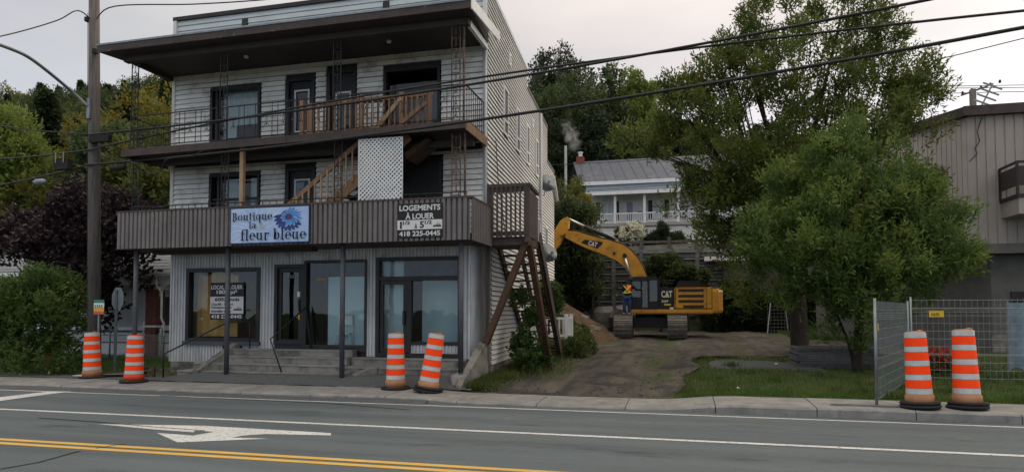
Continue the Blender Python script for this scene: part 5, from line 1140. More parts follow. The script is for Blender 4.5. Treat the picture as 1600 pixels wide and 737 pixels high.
# ------- worker climbing at the cab
wk = thing('person', 'worker in orange vest with yellow bands and jeans, standing on the excavator track', 'person', (EX.x - 1.0, EX.y - 1.95, EX.z + 1.1), 0, None, True)
def skin(name, verts, edges, rads, mt, root=0):
    me = bpy.data.meshes.new(name); me.from_pydata(verts, edges, []); me.materials.append(M[mt]); o = bpy.data.objects.new(name, me); link(o, wk)
    md = o.modifiers.new('skin', 'SKIN'); sv = me.skin_vertices[0].data if me.skin_vertices else None
    if sv is None:
        lay = me.attributes
    for i, r in enumerate(rads): me.skin_vertices[0].data[i].radius = (r, r) if not isinstance(r, tuple) else r
    me.skin_vertices[0].data[root].use_root = True
    s_ = o.modifiers.new('sub', 'SUBSURF'); s_.levels = 1; s_.render_levels = 2; me.polygons.foreach_set('use_smooth', [True] * len(me.polygons)); md.use_smooth_shade = True
    return o
def skin2(name, verts, edges, rads, mt, root=0):
    bm = bmesh.new(); lay = bm.verts.layers.skin.verify(); vs = [bm.verts.new(v) for v in verts]
    for e0, e1 in edges: bm.edges.new((vs[e0], vs[e1]))
    for i, v in enumerate(vs): v[lay].radius = rads[i] if isinstance(rads[i], tuple) else (rads[i], rads[i]); v[lay].use_root = (i == root)
    me = bpy.data.meshes.new(name); bm.to_mesh(me); bm.free(); me.materials.append(M[mt]); o = bpy.data.objects.new(name, me); link(o, wk)
    md = o.modifiers.new('skin', 'SKIN'); md.use_smooth_shade = True; s_ = o.modifiers.new('sub', 'SUBSURF'); s_.levels = 1; s_.render_levels = 2; return o
V = [(0, 0, .92), (.02, .02, 1.12), (.05, .05, 1.34), (.09, .08, 1.46), (.13, .12, 1.58), (.16, .15, 1.68),      # pelvis..head
     (-.1, 0, .86), (-.13, -.02, .48), (-.14, .04, .1), (-.15, -.1, .045), (.11, .03, .86), (.12, .0, .48), (.1, .08, .1), (.1, -.06, .045),
     (-.16, .05, 1.38), (-.21, .12, 1.14), (-.05, .3, 1.05), (-.0, .38, 1.06), (.26, .08, 1.38), (.42, .16, 1.2), (.62, .3, 1.22), (.7, .34, 1.23)]
Ed = [(0, 1), (1, 2), (2, 3), (3, 4), (4, 5), (0, 6), (6, 7), (7, 8), (8, 9), (0, 10), (10, 11), (11, 12), (12, 13), (2, 14), (14, 15), (15, 16), (16, 17), (2, 18), (18, 19), (19, 20), (20, 21)]
Rd = [(.15, .12), (.15, .115), (.17, .12), .075, .095, .09, .1, .075, .055, .05, .1, .075, .055, .05, .075, .055, .04, .035, .075, .058, .042, .035]
bd_ = skin2('body', V, Ed, Rd, 'jacket')
skin2('jeans', [(0, 0, .93), (-.1, 0, .84), (-.13, -.02, .48), (-.14, .04, .12), (.11, .03, .84), (.12, 0, .48), (.1, .08, .12)], [(0, 1), (1, 2), (2, 3), (0, 4), (4, 5), (5, 6)], [(.165, .135), .112, .09, .075, .112, .09, .075], 'denim')
ve = skin2('vest', [(.01, .01, .97), (.03, .03, 1.15), (.05, .05, 1.36), (.06, .06, 1.43)], [(0, 1), (1, 2), (2, 3)], [(.185, .15), (.19, .15), (.19, .145), (.1, .1)], 'hi_orange')
def vb(pts): return MB().tube(pts, .022, 5)
obj('vest_band', vb([(-.15, -.13, 1.4), (.0, -.155, 1.22), (.16, -.12, 1.06)]), 'hi_yellow', wk); obj('vest_band', vb([(.2, -.1, 1.4), (.05, -.155, 1.22), (-.13, -.14, 1.06)]), 'hi_yellow', wk)
obj('vest_band', vb([(-.19, -.03, 1.06), (-.1, -.15, 1.04), (.03, -.165, 1.04), (.15, -.13, 1.05), (.21, .0, 1.07)]), 'hi_yellow', wk)
obj('hood', MB().ico((.16, .15, 1.68), (.115, .125, .135), 3, .03, 2), 'jacket', wk, True)
hd = MB().ico((.72, .35, 1.235), (.045, .03, .045), 3, .05, 1)
for k in range(4): hd.tube([(.75, .34 + .0, 1.21 + .022 * k), (.785, .35, 1.21 + .022 * k), (.8, .375, 1.205 + .022 * k)], [.0105, .01, .008], 5)
hd.tube([(.71, .33, 1.275), (.74, .33, 1.30), (.765, .34, 1.305)], [.012, .011, .009], 5); obj('hand', hd, 'skin', wk, True)
for sx, sy in ((-.15, -.07), (.1, -.03)): obj('boot', MB().ico((sx, sy, .05), (.055, .15, .055), 3, .04, 2), 'concrete', wk, True)

# ================================================================== OTHER BUILDINGS
# ---- neighbour's brick porch house on the left
NY = 20.1
nh = thing('porch_house', 'low house with grey shingle roof, brick porch pillars and white trim behind the purple tree', 'house', (-19.5, 21, .2))
obj('wall', MB().box(-29, -15.2, 22.2, 28, .2, 3.25), 'siding_side', nh)
rx0, rx1, ry0, ry1, rz0, rz1 = -29.6, -16.95, 19.75, 25.0, 3.25, 5.35
rf_ = obj('roof', MB().hexa([(rx0, ry0, rz0 - .02), (rx1, ry0, rz0 - .02), (rx1 - 1.9, ry1, rz1 - .05), (rx0 + 1, ry1, rz1 - .05), (rx0, ry0, rz0 + .05), (rx1, ry0, rz0 + .05), (rx1 - 1.9, ry1, rz1), (rx0 + 1, ry1, rz1)]), 'shingle', nh)
obj('roof_back', MB().hexa([(rx0 + 1, ry1, rz1 - .05), (rx1 - 1.9, ry1, rz1 - .05), (rx1, 30, rz0), (rx0, 30, rz0), (rx0 + 1, ry1, rz1), (rx1 - 1.9, ry1, rz1), (rx1, 30, rz0 + .05), (rx0, 30, rz0 + .05)]), 'shingle', nh)
obj('roof_hip', MB().hexa([(rx1, ry0, rz0 - .02), (rx1, 30, rz0), (rx1 - 1.9, ry1 + .02, rz1 - .06), (rx1 - 1.9, ry1, rz1 - .06), (rx1 + .01, ry0, rz0 + .05), (rx1 + .01, 30, rz0 + .05), (rx1 - 1.89, ry1 + .02, rz1), (rx1 - 1.89, ry1, rz1)]), 'shingle', nh)
for k in range(14):                                                          # shingle courses
    t = (k + 1) / 15; y = ry0 + (ry1 - ry0) * t; z = rz0 + .055 + (rz1 - rz0 - .055) * t; xa = rx0 + t * 1; xb = rx1 - 1.9 * t
    obj('shingle_course', MB().hexa([(xa, y - .36, z - .145 + .012), (xb + .12, y - .36, z - .145 + .012), (xb, y, z + .002), (xa, y, z + .002), (xa, y - .36, z - .145 + .03), (xb + .12, y - .36, z - .145 + .03), (xb, y, z + .012), (xa, y, z + .012)]), 'shingle', rf_)
obj('chimney', MB().box(-21.2, -20.6, 24.6, 25.1, 4.9, 6.0), 'white', rf_)
obj('eave_fascia', MB().box(rx0, rx1 + .02, ry0 - .05, ry0 - .01, rz0 - .18, rz0 + .03), 'white', nh)
obj('gutter', MB().box(rx0, rx1 - .1, ry0 - .13, ry0 - .055, rz0 - .1, rz0 - .0), 'white', nh)
obj('porch_beam', MB().box(rx0, -17.1, 19.95, 20.15, 2.8, 3.08), 'white', nh)
for (x0, x1) in ((-18.46, -18.02), (-22.6, -22.15), (-26.6, -26.15)):
    pl_ = obj('porch_pillar', MB().box(x0 + .012, x1 - .012, 19.862, 20.288, .2, 2.8), 'mortar', nh); z = .2; k = 0
    while z < 2.74:
        o_ = .11 * (k % 2); x = x0 - o_
        while x < x1 - .02:
            a, b = max(x, x0), min(x + .21, x1)
            if b - a > .04: ubox('brick', 'brick', pl_, a, b, 19.85, 20.3, z, z + .06)
            x += .222
        z += .072; k += 1
    obj('capital', MB().box(x0 - .1, x1 + .1, 19.78, 20.36, 2.62, 2.7), 'white', nh); obj('pillar_cap', MB().box(x0 - .12, x1 + .12, 19.76, 20.38, 1.28, 1.35), 'white', nh)
    for sg_ in (-1, 1):
        mb = MB(); xe = x1 if sg_ > 0 else x0; pts = [(xe, 2.35)] + [(xe + sg_ * .5 * (1 - math.cos(a)), 2.35 + .45 * math.sin(a)) for a in [math.pi / 2 * q / 6 for q in range(1, 7)]] + [(xe, 2.8)]
        obj('arch_bracket', mb.prism(pts if sg_ > 0 else pts[::-1], 20.0, 20.12), 'white', nh)
obj('drain_pipe', MB().tube([(-17.95, 19.72, 3.1), (-17.9, 19.74, 2.75), (-17.72, 19.78, 2.5), (-17.72, 19.78, 1.6), (-17.6, 19.78, 1.4), (-17.72, 19.78, 1.2), (-17.72, 19.78, .3)], .04, 8), 'white', nh, True)
obj('porch_parapet', MB().box(-29, -17.0, 20.0, 20.12, .75, 1.28), 'siding_blue', nh); obj('parapet_cap', MB().box(-29, -17.0, 19.95, 20.17, 1.1, 1.17), 'black_trim', nh); obj('porch_skirt', MB().box(-29, -17.0, 20.02, 20.1, .2, .7), 'lattice', nh); obj('porch_floor', MB().box(-29, -17.0, 20.15, 22.2, .62, .72), 'concrete', nh)
for (x0, x1) in ((-20.2, -19.2), (-17.9, -17.1)):
    f_ = obj('window', frame_ring(x0, x1, 1.2, 2.5, 22.12, 22.19, .09), 'white', nh); obj('pane', MB().quad((x0 + .05, 22.15, 1.25), (x1 - .05, 22.15, 1.25), (x1 - .05, 22.15, 2.45), (x0 + .05, 22.15, 2.45)), 'black_trim', f_)
obj('awning', MB().hexa([(-17.9, 21.4, 2.45), (-16.8, 21.4, 2.45), (-16.8, 22.15, 2.9), (-17.9, 22.15, 2.9), (-17.9, 21.4, 2.5), (-16.8, 21.4, 2.5), (-16.8, 22.15, 2.95), (-17.9, 22.15, 2.95)]), 'awning_red', nh)
# chain link fence at the neighbour's yard
cf = thing('chain_link_fence', 'low chain link fence with steel posts in front of the brick porch', 'fence', (-17, 18.6, .2))
for X in (-23, -20.8, -18.7, -17.35, -16.55): obj('fence_post', MB().tube([(X, 18.6, .15), (X, 18.6, 1.5)], .025, 8), 'steel', cf, True)
obj('fence_rail', MB().tube([(-23, 18.6, 1.05), (-15.2, 18.6, 1.05)], .018, 6), 'steel', cf)
mb = MB(); x = -23.0
while x < -15.4:
    mb.bar((x, 18.62, .25), (x + .8, 18.62, 1.05), .006).bar((x + .8, 18.625, .25), (x, 18.625, 1.05), .006); x += .085
obj('chain_mesh', mb, 'steel', cf, kind='stuff')
# ---- white house with veranda on the terrace
HY = 50.2; hx0, hx1 = -7.45, 4.2
hh = thing('veranda_house', 'white house with blue grey metal roof and railed veranda on the upper terrace', 'house', (-2, HY, 6.5))
obj('wall', MB().box(hx0 + .2, hx1, HY + 1.8, HY + 9, 6.2, 11.6), 'siding_side', hh)
obj('veranda_base', MB().box(hx0 + .6, hx1, HY + .1, HY + 1.8, 6.2, 8.15), 'siding_side', hh)
for k in range(9): ubox('clapboard', 'siding_side', hh, hx0 + .6, hx1, HY + .04, HY + .1, 6.25 + k * .2, 6.25 + k * .2 + .18)
obj('veranda_floor', MB().box(hx0 + .3, hx1 + .1, HY - .1, HY + 1.8, 8.15, 8.36), 'taupe', hh)
vr = obj('veranda_roof', MB().hexa([(hx0 + .1, HY - .3, 10.65), (hx1 + .3, HY - .3, 10.65), (hx1 + .3, HY + 1.9, 11.15), (hx0 + .1, HY + 1.9, 11.15), (hx0 + .1, HY - .3, 10.75), (hx1 + .3, HY - .3, 10.75), (hx1 + .3, HY + 1.9, 11.25), (hx0 + .1, HY + 1.9, 11.25)]), 'roof_blue', hh); obj('eave_fascia', MB().box(hx0 + .1, hx1 + .3, HY - .36, HY - .31, 10.5, 10.76), 'white', vr)
RK = -1.1
mr_ = obj('roof', MB().hexa([(hx0 - .3, HY + 1.5, 11.75), (hx1 + .4, HY + 1.5, 11.75), (hx1 + .4 + RK, HY + 5.3, 14.25), (hx0 - .3 + RK, HY + 5.3, 14.25), (hx0 - .3, HY + 1.5, 11.85), (hx1 + .4, HY + 1.5, 11.85), (hx1 + .4 + RK, HY + 5.3, 14.35), (hx0 - .3 + RK, HY + 5.3, 14.35)]), 'roof_blue', hh)
obj('roof_back', MB().hexa([(hx0 - .3 + RK, HY + 5.3, 14.25), (hx1 + .4 + RK, HY + 5.3, 14.25), (hx1 + .4 + 2 * RK, HY + 9.4, 11.8), (hx0 - .3 + 2 * RK, HY + 9.4, 11.8), (hx0 - .3 + RK, HY + 5.3, 14.35), (hx1 + .4 + RK, HY + 5.3, 14.35), (hx1 + .4 + 2 * RK, HY + 9.4, 11.9), (hx0 - .3 + 2 * RK, HY + 9.4, 11.9)]), 'roof_blue', hh)
for k in range(14): X = hx0 + .2 + k * .8; obj('roof_seam', MB().bar((X, HY + 1.52, 11.87), (X + RK, HY + 5.28, 14.36), .05, .05), 'roof_blue', mr_)
obj('eave_fascia', MB().box(hx0 - .3, hx1 + .4, HY + 1.42, HY + 1.48, 11.6, 11.87), 'white', mr_); obj('frieze', MB().box(hx0 + .15, hx1, HY + 1.7, HY + 1.79, 11.2, 11.75), 'siding_blue', hh)
cxh = hx0 + RK + .3
obj('chimney', MB().box(cxh - .3, cxh + .3, HY + 5.0, HY + 5.6, 13.7, 14.75), 'brick', mr_); obj('chimney_pot', MB().lathe([(.16, 0), (.16, .3), (.22, .31), (.22, .4)], 12, (cxh, HY + 5.3, 14.75)), 'white', mr_)
for px in (910, 961, 1007, 1060): X = P(px, 330, Y=HY).x; ubox('veranda_post', 'white', hh, X - .09, X + .09, HY - .02, HY + .16, 8.36, 10.6)
vg = obj('veranda_railing', MB().box(hx0 + .4, hx1, HY, HY + .08, 9.08, 9.16).box(hx0 + .4, hx1, HY, HY + .08, 8.44, 8.5), 'white', hh)
x = hx0 + .5
while x < 3.2: ubox('baluster', 'white', vg, x - .02, x + .02, HY + .01, HY + .07, 8.5, 9.08); x += .16
obj('stair_railing', MB().bar((2.0, HY - .2, 9.2), (5.0, HY - .6, 7.2), .08, .1), 'white', hh)
for (px0, px1, z0, z1) in ((938, 960, 8.9, 10.3), (1020, 1038, 8.9, 10.3)):
    X0, X1 = P(px0, 330, Y=HY + 1.75).x, P(px1, 330, Y=HY + 1.75).x
    f_ = obj('window', frame_ring(X0, X1, z0, z1, HY + 1.7, HY + 1.79, .08), 'white', hh); obj('pane', MB().box(X0 + .06, X1 - .06, HY + 1.76, HY + 1.77, z0 + .05, z1 - .05), 'siding_blue', f_); obj('mullion', MB().box((X0 + X1) / 2 - .04, (X0 + X1) / 2 + .04, HY + 1.72, HY + 1.78, z0, z1), 'white', f_)
    obj('shutter', MB().box(X0 - .34, X0 - .03, HY + 1.72, HY + 1.78, z0, z1), 'black_trim', f_); obj('shutter', MB().box(X1 + .03, X1 + .34, HY + 1.72, HY + 1.78, z0, z1), 'black_trim', f_)
X0, X1 = P(977, 330, Y=HY + 1.75).x, P(991, 330, Y=HY + 1.75).x
dd = obj('door', frame_ring(X0, X1, 8.36, 10.35, HY + 1.7, HY + 1.79, .1), 'white', hh); obj('door_leaf', MB().box(X0 + .08, X1 - .08, HY + 1.74, HY + 1.78, 8.36, 10.27), 'sign_grey', dd); obj('number_plate', MB().box(X1 + .25, X1 + .6, HY + 1.76, HY + 1.79, 9.35, 9.5), 'black_trim', hh)
# smoke from the chimney
so = obj('chimney_smoke', MB().ico((0, 0, 0), 1.0, 3, .02, 2), 'white', None, True); so['kind'] = 'stuff'
so.location = (cxh - .75, HY + 5.3, 16.55); so.scale = (.85, .7, 1.75); so.rotation_euler = (0, R_(-24), 0)
vmat = bpy.data.materials.new('smoke'); vmat.use_nodes = True; t = vmat.node_tree; N = t.nodes; N.clear(); o_ = N.new('ShaderNodeOutputMaterial'); pv = N.new('ShaderNodeVolumePrincipled'); pv.inputs['Color'].default_value = (.9, .9, .9, 1)
tcn = N.new('ShaderNodeTexCoord'); ge = N.new('ShaderNodeNewGeometry'); nn = N.new('ShaderNodeTexNoise'); nn.inputs['Scale'].default_value = 1.1; nn.inputs['Detail'].default_value = 4; nn.inputs['Distortion'].default_value = 1.2
mpr = N.new('ShaderNodeMapRange'); mpr.inputs[1].default_value = .42; mpr.inputs[2].default_value = .8; ln = N.new('ShaderNodeVectorMath'); ln.operation = 'LENGTH'
fo = N.new('ShaderNodeMapRange'); fo.inputs[1].default_value = .25; fo.inputs[2].default_value = .95; fo.inputs[3].default_value = 2.6; fo.inputs[4].default_value = 0.0; ml_ = N.new('ShaderNodeMath'); ml_.operation = 'MULTIPLY'
t.links.new(ge.outputs['Position'], nn.inputs[0]); t.links.new(nn.outputs[0], mpr.inputs[0]); t.links.new(tcn.outputs['Object'], ln.inputs[0]); t.links.new(ln.outputs['Value'], fo.inputs[0])
t.links.new(mpr.outputs[0], ml_.inputs[0]); t.links.new(fo.outputs[0], ml_.inputs[1]); t.links.new(ml_.outputs[0], pv.inputs['Density']); t.links.new(pv.outputs[0], o_.inputs['Volume']); so.data.materials.clear(); so.data.materials.append(vmat)
# ---- retaining wall with steel lagging
rw = thing('retaining_wall', 'tall grey retaining wall of stacked horizontal panels between steel posts', 'retaining wall', (-4, 41.5, .6))
XA, XB = -16, 8.0; YR = 41.3
obj('backing', MB().box(XA, XB, YR + .25, YR + .6, .3, 5.6), 'stone', rw)
px_ = [P(x, 450, Y=YR).x for x in (800, 842, 884, 928, 959, 1002, 1046, 1090, 1134)]
for a, b in zip(px_, px_[1:]):
    for k in range(12):
        ubox('lagging_panel', 'lagging', rw, a + .1, b - .1, YR + .02 + random.uniform(0, .05), YR + .24, .45 + k * .42, .45 + k * .42 + .34)
        ubox('panel_flange', 'concrete', rw, a + .1, b - .1, YR - .1, YR + .02, .45 + k * .42 + .28, .45 + k * .42 + .35)
for i, a in enumerate(px_): ubox('steel_post', 'lagging', rw, a - .12, a + .12, YR - .12, YR + .25, .3, 5.45)
obj('concrete_cap', MB().box(XA, XB, YR + .5, YR + 1.0, 5.1, 5.86), 'concrete', rw)
obj('guard_rail', MB().box(px_[3], XB, YR + .4, YR + .45, 6.0, 6.15), 'wood_grey', rw)
for a in px_[3:]: ubox('rail_post', 'wood_grey', rw, a - .1, a + .1, YR + .36, YR + .49, 5.4, 6.35)
tag(obj('stone_block', MB().ico((*P(938, 492, Y=40.2)[:2], 1.3), (1.1, .6, .9), 4, .18, 2), 'stone'), 'large pale stone block at the foot of the retaining wall, beside the sapling', 'stone block')
tag(obj('stone_block', MB().ico((*P(972, 488, Y=40.0)[:2], 1.5), (.8, .6, .8), 9, .25, 2), 'stone'), 'rough dark boulder at the foot of the retaining wall, behind the worker', 'boulder')
tag(obj('carport', MB().box(1.2, 6.5, 40.2, 41.15, 4.75, 5.0), 'siding_side'), 'low flat pale roof edge above a dark opening right of the cab', 'roof')
# dirt pile and rubble
rg = random.Random(8)
def pile(cx, cy, rx, ry, h, seed):
    rr = random.Random(seed); mb = MB(); n = 28; m_ = 11
    for j in range(m_ + 1):
        t = j / m_
        for i in range(n):
            a = 2 * math.pi * i / n; k = 1 + rr.uniform(-.06, .06); x = cx + rx * t * k * math.cos(a); y = cy + ry * t * k * math.sin(a)
            mb.v.append((x, y, gz(x, y) - .06 + h * max(0, (1 - t)) ** 1.15 + rr.uniform(-.07, .07) * (1 - t + .1)))
    for j in range(m_):
        for i in range(n): mb.f.append((j * n + i, (j + 1) * n + i, (j + 1) * n + (i + 1) % n, j * n + (i + 1) % n))
    return mb
tag(obj('dirt_pile', pile(-7.6, 33.0, 5.0, 3.6, 3.1, 1), 'soil', None, True), 'heap of brown earth sloping down beside the excavator track', 'dirt pile')
for k in range(26):
    a = rg.uniform(0, 6.28); r = rg.uniform(.5, 1.0); x = -7.6 + 4.8 * r * math.cos(a); y = 33.0 - abs(3.5 * r * math.sin(a)); s_ = rg.uniform(.08, .22); z = gz(x, y) + 2.9 * max(0, 1 - r) ** 1.15
    tag(obj('stone', MB().ico((x, y, z + s_ * .3), (s_ * 1.3, s_, s_ * .8), k, .25), 'stone'), 'loose grey stone lying on the earth heap', 'stone', 'stones on the earth heap')
# ---- taupe corner building on the right
c0 = P(1513, 300, D=24.0); rb = thing('corner_building', 'corner building with overhanging beige and taupe ribbed upper storey and grey stucco base', 'building', (c0.x + 3, c0.y + 3, .3))
RX, RY, RZ0, RZ1 = c0.x, c0.y, 4.15, 8.85
ld = (math.sin(R_(-31)), math.cos(R_(-31)))
def wallribs(a, b, z0, z1, pitch, dep, slope=0.0):
    a = Vector(a); b = Vector(b); L_ = (b - a).length; d = (b - a) / L_; nrm = Vector((d.y, -d.x)); mb = MB(); s_ = 0; pts = []
    while s_ < L_:
        for fx, fy in ((0, 0), (.82, 0), (.88, dep), (.96, dep)): pts.append((min(s_ + fx * pitch, L_), -fy))
        s_ += pitch
    pts.append((L_, 0))
    for s_, o_ in pts:
        p = a + d * s_ + nrm * o_; mb.v += [(p.x, p.y, z0), (p.x - nrm.x * slope, p.y - nrm.y * slope, z1)]
    for i in range(len(pts) - 1): mb.f.append((2 * i, 2 * i + 2, 2 * i + 3, 2 * i + 1))
    return mb
l2 = (RX + ld[0] * 9, RY + ld[1] * 9)
obj('ribbed_wall', wallribs((RX, RY), (RX + 12, RY), RZ0, RZ1, .30, .03), 'taupe', rb); obj('ribbed_wall', wallribs(l2, (RX, RY), RZ0, RZ1, .2, .03), 'taupe_lit', rb)
obj('upper_core', MB().add([(RX + .1, RY + .06, RZ0), (RX + 12, RY + .06, RZ0), (RX + 12, RY + 12, RZ0), (l2[0] + .1, l2[1] + .1, RZ0), (RX + .1, RY + .06, RZ1), (RX + 12, RY + .06, RZ1), (RX + 12, RY + 12, RZ1), (l2[0] + .1, l2[1] + .1, RZ1)], [(0, 3, 2, 1), (4, 5, 6, 7), (0, 1, 5, 4), (1, 2, 6, 5), (2, 3, 7, 6), (3, 0, 4, 7)]), 'taupe', rb)
obj('coping', MB().bar((RX - .15, RY - .08, RZ1 + .12), (RX + 12, RY - .08, RZ1 + .12), .3, .34), 'brown_trim', rb); obj('coping', MB().bar((l2[0], l2[1], RZ1 + .12), (RX, RY - .05, RZ1 + .12), .3, .34), 'brown_trim', rb)
obj('overhang_trim', MB().bar((RX - .05, RY - .03, RZ0 - .1), (RX + 12, RY - .03, RZ0 - .1), .2, .34), 'stucco', rb); obj('overhang_trim', MB().bar((l2[0], l2[1], RZ0 - .1), (RX, RY, RZ0 - .1), .2, .34), 'stucco', rb)
obj('base_wall', MB().add([(RX + .9, RY + .7, 0), (RX + 12, RY + .7, 0), (RX + 12, RY + 12, 0), (l2[0] + 1, l2[1] + .6, 0), (RX + .9, RY + .7, RZ0 - .1), (RX + 12, RY + .7, RZ0 - .1), (RX + 12, RY + 12, RZ0 - .1), (l2[0] + 1, l2[1] + .6, RZ0 - .1)], [(0, 3, 2, 1), (4, 5, 6, 7), (0, 1, 5, 4), (1, 2, 6, 5), (2, 3, 7, 6), (3, 0, 4, 7)]), 'stucco', rb)
obj('base_door', MB().box(RX + 1.5, RX + 2.8, RY + .62, RY + .69, .3, 2.55), 'black_trim', rb); obj('wall_base', MB().box(RX + .85, RX + 12, RY + .6, RY + .695, 0, 1.0), 'concrete_dark', rb)
BX = P(1590, 300, Y=RY - 1.35).x
bc = obj('balcony', MB().box(BX + .05, BX + 5, RY - 1.3, RY, 5.1, 5.65), 'taupe', rb); obj('balcony_floor', MB().box(BX, BX + 5, RY - 1.35, RY, 5.65, 5.77), 'black_trim', bc)
obj('balcony_rail', MB().box(BX, BX + 5, RY - 1.35, RY - 1.29, 6.8, 6.88).box(BX, BX + .06, RY - 1.29, RY, 6.8, 6.88), 'black_trim', bc)
obj('balcony_panel', MB().box(BX + .01, BX + .05, RY - 1.28, RY - .02, 6.05, 6.7), 'brown_dark', bc); obj('balcony_panel', MB().box(BX + .06, BX + 5, RY - 1.34, RY - 1.30, 6.05, 6.7), 'brown_dark', bc)
for y in (-1.33, -.05): ubox('balcony_post', 'black_trim', bc, BX - .02, BX + .05, RY + y - .03, RY + y + .03, 5.77, 6.85)
q = P(1535, 190, Y=RY - .05); obj('roof_cable', MB().tube([P(1535, 182, Y=RY - .05), P(1527, 205, Y=RY - .05), P(1531, 220, Y=RY - .05), P(1523, 232, Y=RY - .05), P(1527, 240, Y=RY - .05), P(1515, 252, Y=RY - .05)], .015, 5), 'cable', rb)
obj('wall_pipe', MB().tube([(RX + 2.0, RY - .06, RZ1), (RX + 2.0, RY - .06, 6.3)], .02, 6), 'cable', rb); obj('wall_lamp', MB().box(RX + 1.9, RX + 2.3, RY - .3, RY - .02, 6.9, 7.05), 'brown_trim', rb)
obj('utility_meter', MB().box(RX + 2.4, RX + 2.7, RY + .5, RY + .62, 1.2, 1.8), 'steel', rb)
AX = P(1538, 170, Y=RY + .5).x; tp = thing('antenna', 'small rooftop aerial with short cross bars above the corner building', 'antenna', (AX, RY + .5, RZ1)); obj('mast', MB().tube([(AX - .35, RY + .5, RZ1 - .1), (AX + .3, RY + .5, RZ1 + 1.25)], .03, 6), 'steel', tp)
for k in range(4): z = RZ1 + .55 + k * .2; x = AX - .02 + k * .1; obj('cross_bar', MB().bar((x - .3, RY + .5, z + .15), (x + .3, RY + .5, z - .15), .05), 'steel', tp)
# far pole behind that building
fp = P(1520, 150, D=45); up = thing('far_utility_pole', 'distant wooden utility pole with insulators behind the corner building roof', 'utility pole', (fp.x, fp.y, .6))
obj('pole_shaft', MB().tube([(fp.x, fp.y, .4), (fp.x, fp.y, P(1520, 140, D=45).z)], .2, 10), 'wood_grey', up, True); zc = P(1520, 148, D=45).z
obj('crossarm', MB().bar((fp.x - .7, fp.y, zc), (fp.x + .9, fp.y, zc + .5), .1), 'wood_grey', up)
for k in range(5): x = fp.x - .6 + k * .55; obj('insulator', MB().lathe([(.05, 0), (.09, .1), (.05, .22)], 8, (x, fp.y, zc + .05 + .15 * k)), 'black', up)
for k, (y0, y1) in enumerate(((146, 142), (135, 132), (138, 136))):
    tag(obj('far_cable', MB().tube([P(1480, y0, D=45.2), P(1540, (y0 + y1) / 2 + .6, D=45), P(1660, y1, D=44)], .025, 5), 'cable'), 'thin far cable at the distant pole', 'cable', 'far cables at the distant pole')
# blue tarp sheets behind the fence
a = P(1575, 470, D=16.8); b = P(1575, 590, D=16.0); tv = thing('tarp_screen', 'blue grey tarp sheet hung behind the mesh fence near the building', 'tarp', (a.x, a.y, .2))
mb = MB(); n = 22
for i in range(n + 1):
    x = a.x + 1.5 * i / n; mb.v += [(x, a.y + .06 * math.sin(i * 1.1), .35 + .1 * math.sin(i * .7)), (x, a.y + .05 * math.sin(i * .9 + 1), 2.05)]
for i in range(n): mb.f.append((2 * i, 2 * i + 2, 2 * i + 3, 2 * i + 1))
obj('tarp_sheet', mb, 'tarp', tv, True); obj('tarp_pole', MB().tube([(a.x - .02, a.y, .2), (a.x - .02, a.y, 2.1)], .025, 8), 'steel', tv)
# tyre planter with red flowers
a = P(1487, 578, Z=.3); tp = thing('tyre_planter', 'black tyre planter with red flowers on the lawn behind the drums', 'planter', (a.x, a.y, .25)); obj('tyre', MB().lathe([(.38, 0), (.62, .02), (.66, .13), (.6, .25), (.4, .26), (.36, .1)], 22, (a.x, a.y, .25)), 'black', tp, True)
# thin pole on the terrace
a = P(884, 300, D=47); tag(obj('terrace_pole', MB().tube([(a.x, a.y, 6.2), (a.x, a.y, P(884, 227, D=47).z)], .09, 8), 'steel', None, True), 'slim pale pole standing left of the veranda house', 'pole')
for yy_, lb_ in ((258, 'upper thin wire above the veranda house eave'), (300, 'lower thin wire crossing the veranda house front')):
    tag(obj('house_wire', MB().tube([P(860, yy_, D=47), P(960, yy_ - 5, D=47), P(1060, yy_ - 12, D=47)], .02, 5), 'cable'), lb_, 'wire')

# ================================================================== VEGETATION
def leaf_mesh(name, mt, parent, pos, dirs, L_, W_, rs, o=None):
    """one mesh of leaf-sized blades: pos (n,3), dirs (n,3)"""
    n = len(pos); dirs = dirs / (np.linalg.norm(dirs, axis=1, keepdims=True) + 1e-9)
    rv = rs.normal(size=(n, 3)); side = np.cross(dirs, rv); side /= (np.linalg.norm(side, axis=1, keepdims=True) + 1e-9)
    ll = (L_ * rs.uniform(.65, 1.25, n))[:, None]; ww = (W_ * rs.uniform(.7, 1.2, n))[:, None]
    v = np.empty((n, 4, 3)); v[:, 0] = pos; v[:, 1] = pos + dirs * ll * .45 + side * ww * .5; v[:, 2] = pos + dirs * ll; v[:, 3] = pos + dirs * ll * .45 - side * ww * .5
    d = off(parent); v = v.reshape(-1, 3) - np.array(d)
    me = bpy.data.meshes.new(name); me.vertices.add(n * 4); me.vertices.foreach_set('co', v.ravel().astype(np.float32))
    me.loops.add(n * 4); me.loops.foreach_set('vertex_index', np.arange(n * 4, dtype=np.int32)); me.polygons.add(n); me.polygons.foreach_set('loop_start', np.arange(0, n * 4, 4, dtype=np.int32)); me.polygons.foreach_set('loop_total', np.full(n, 4, dtype=np.int32))
    me.update(calc_edges=True); me.materials.append(M[mt]); ob = bpy.data.objects.new(name, me); link(ob, parent); return ob
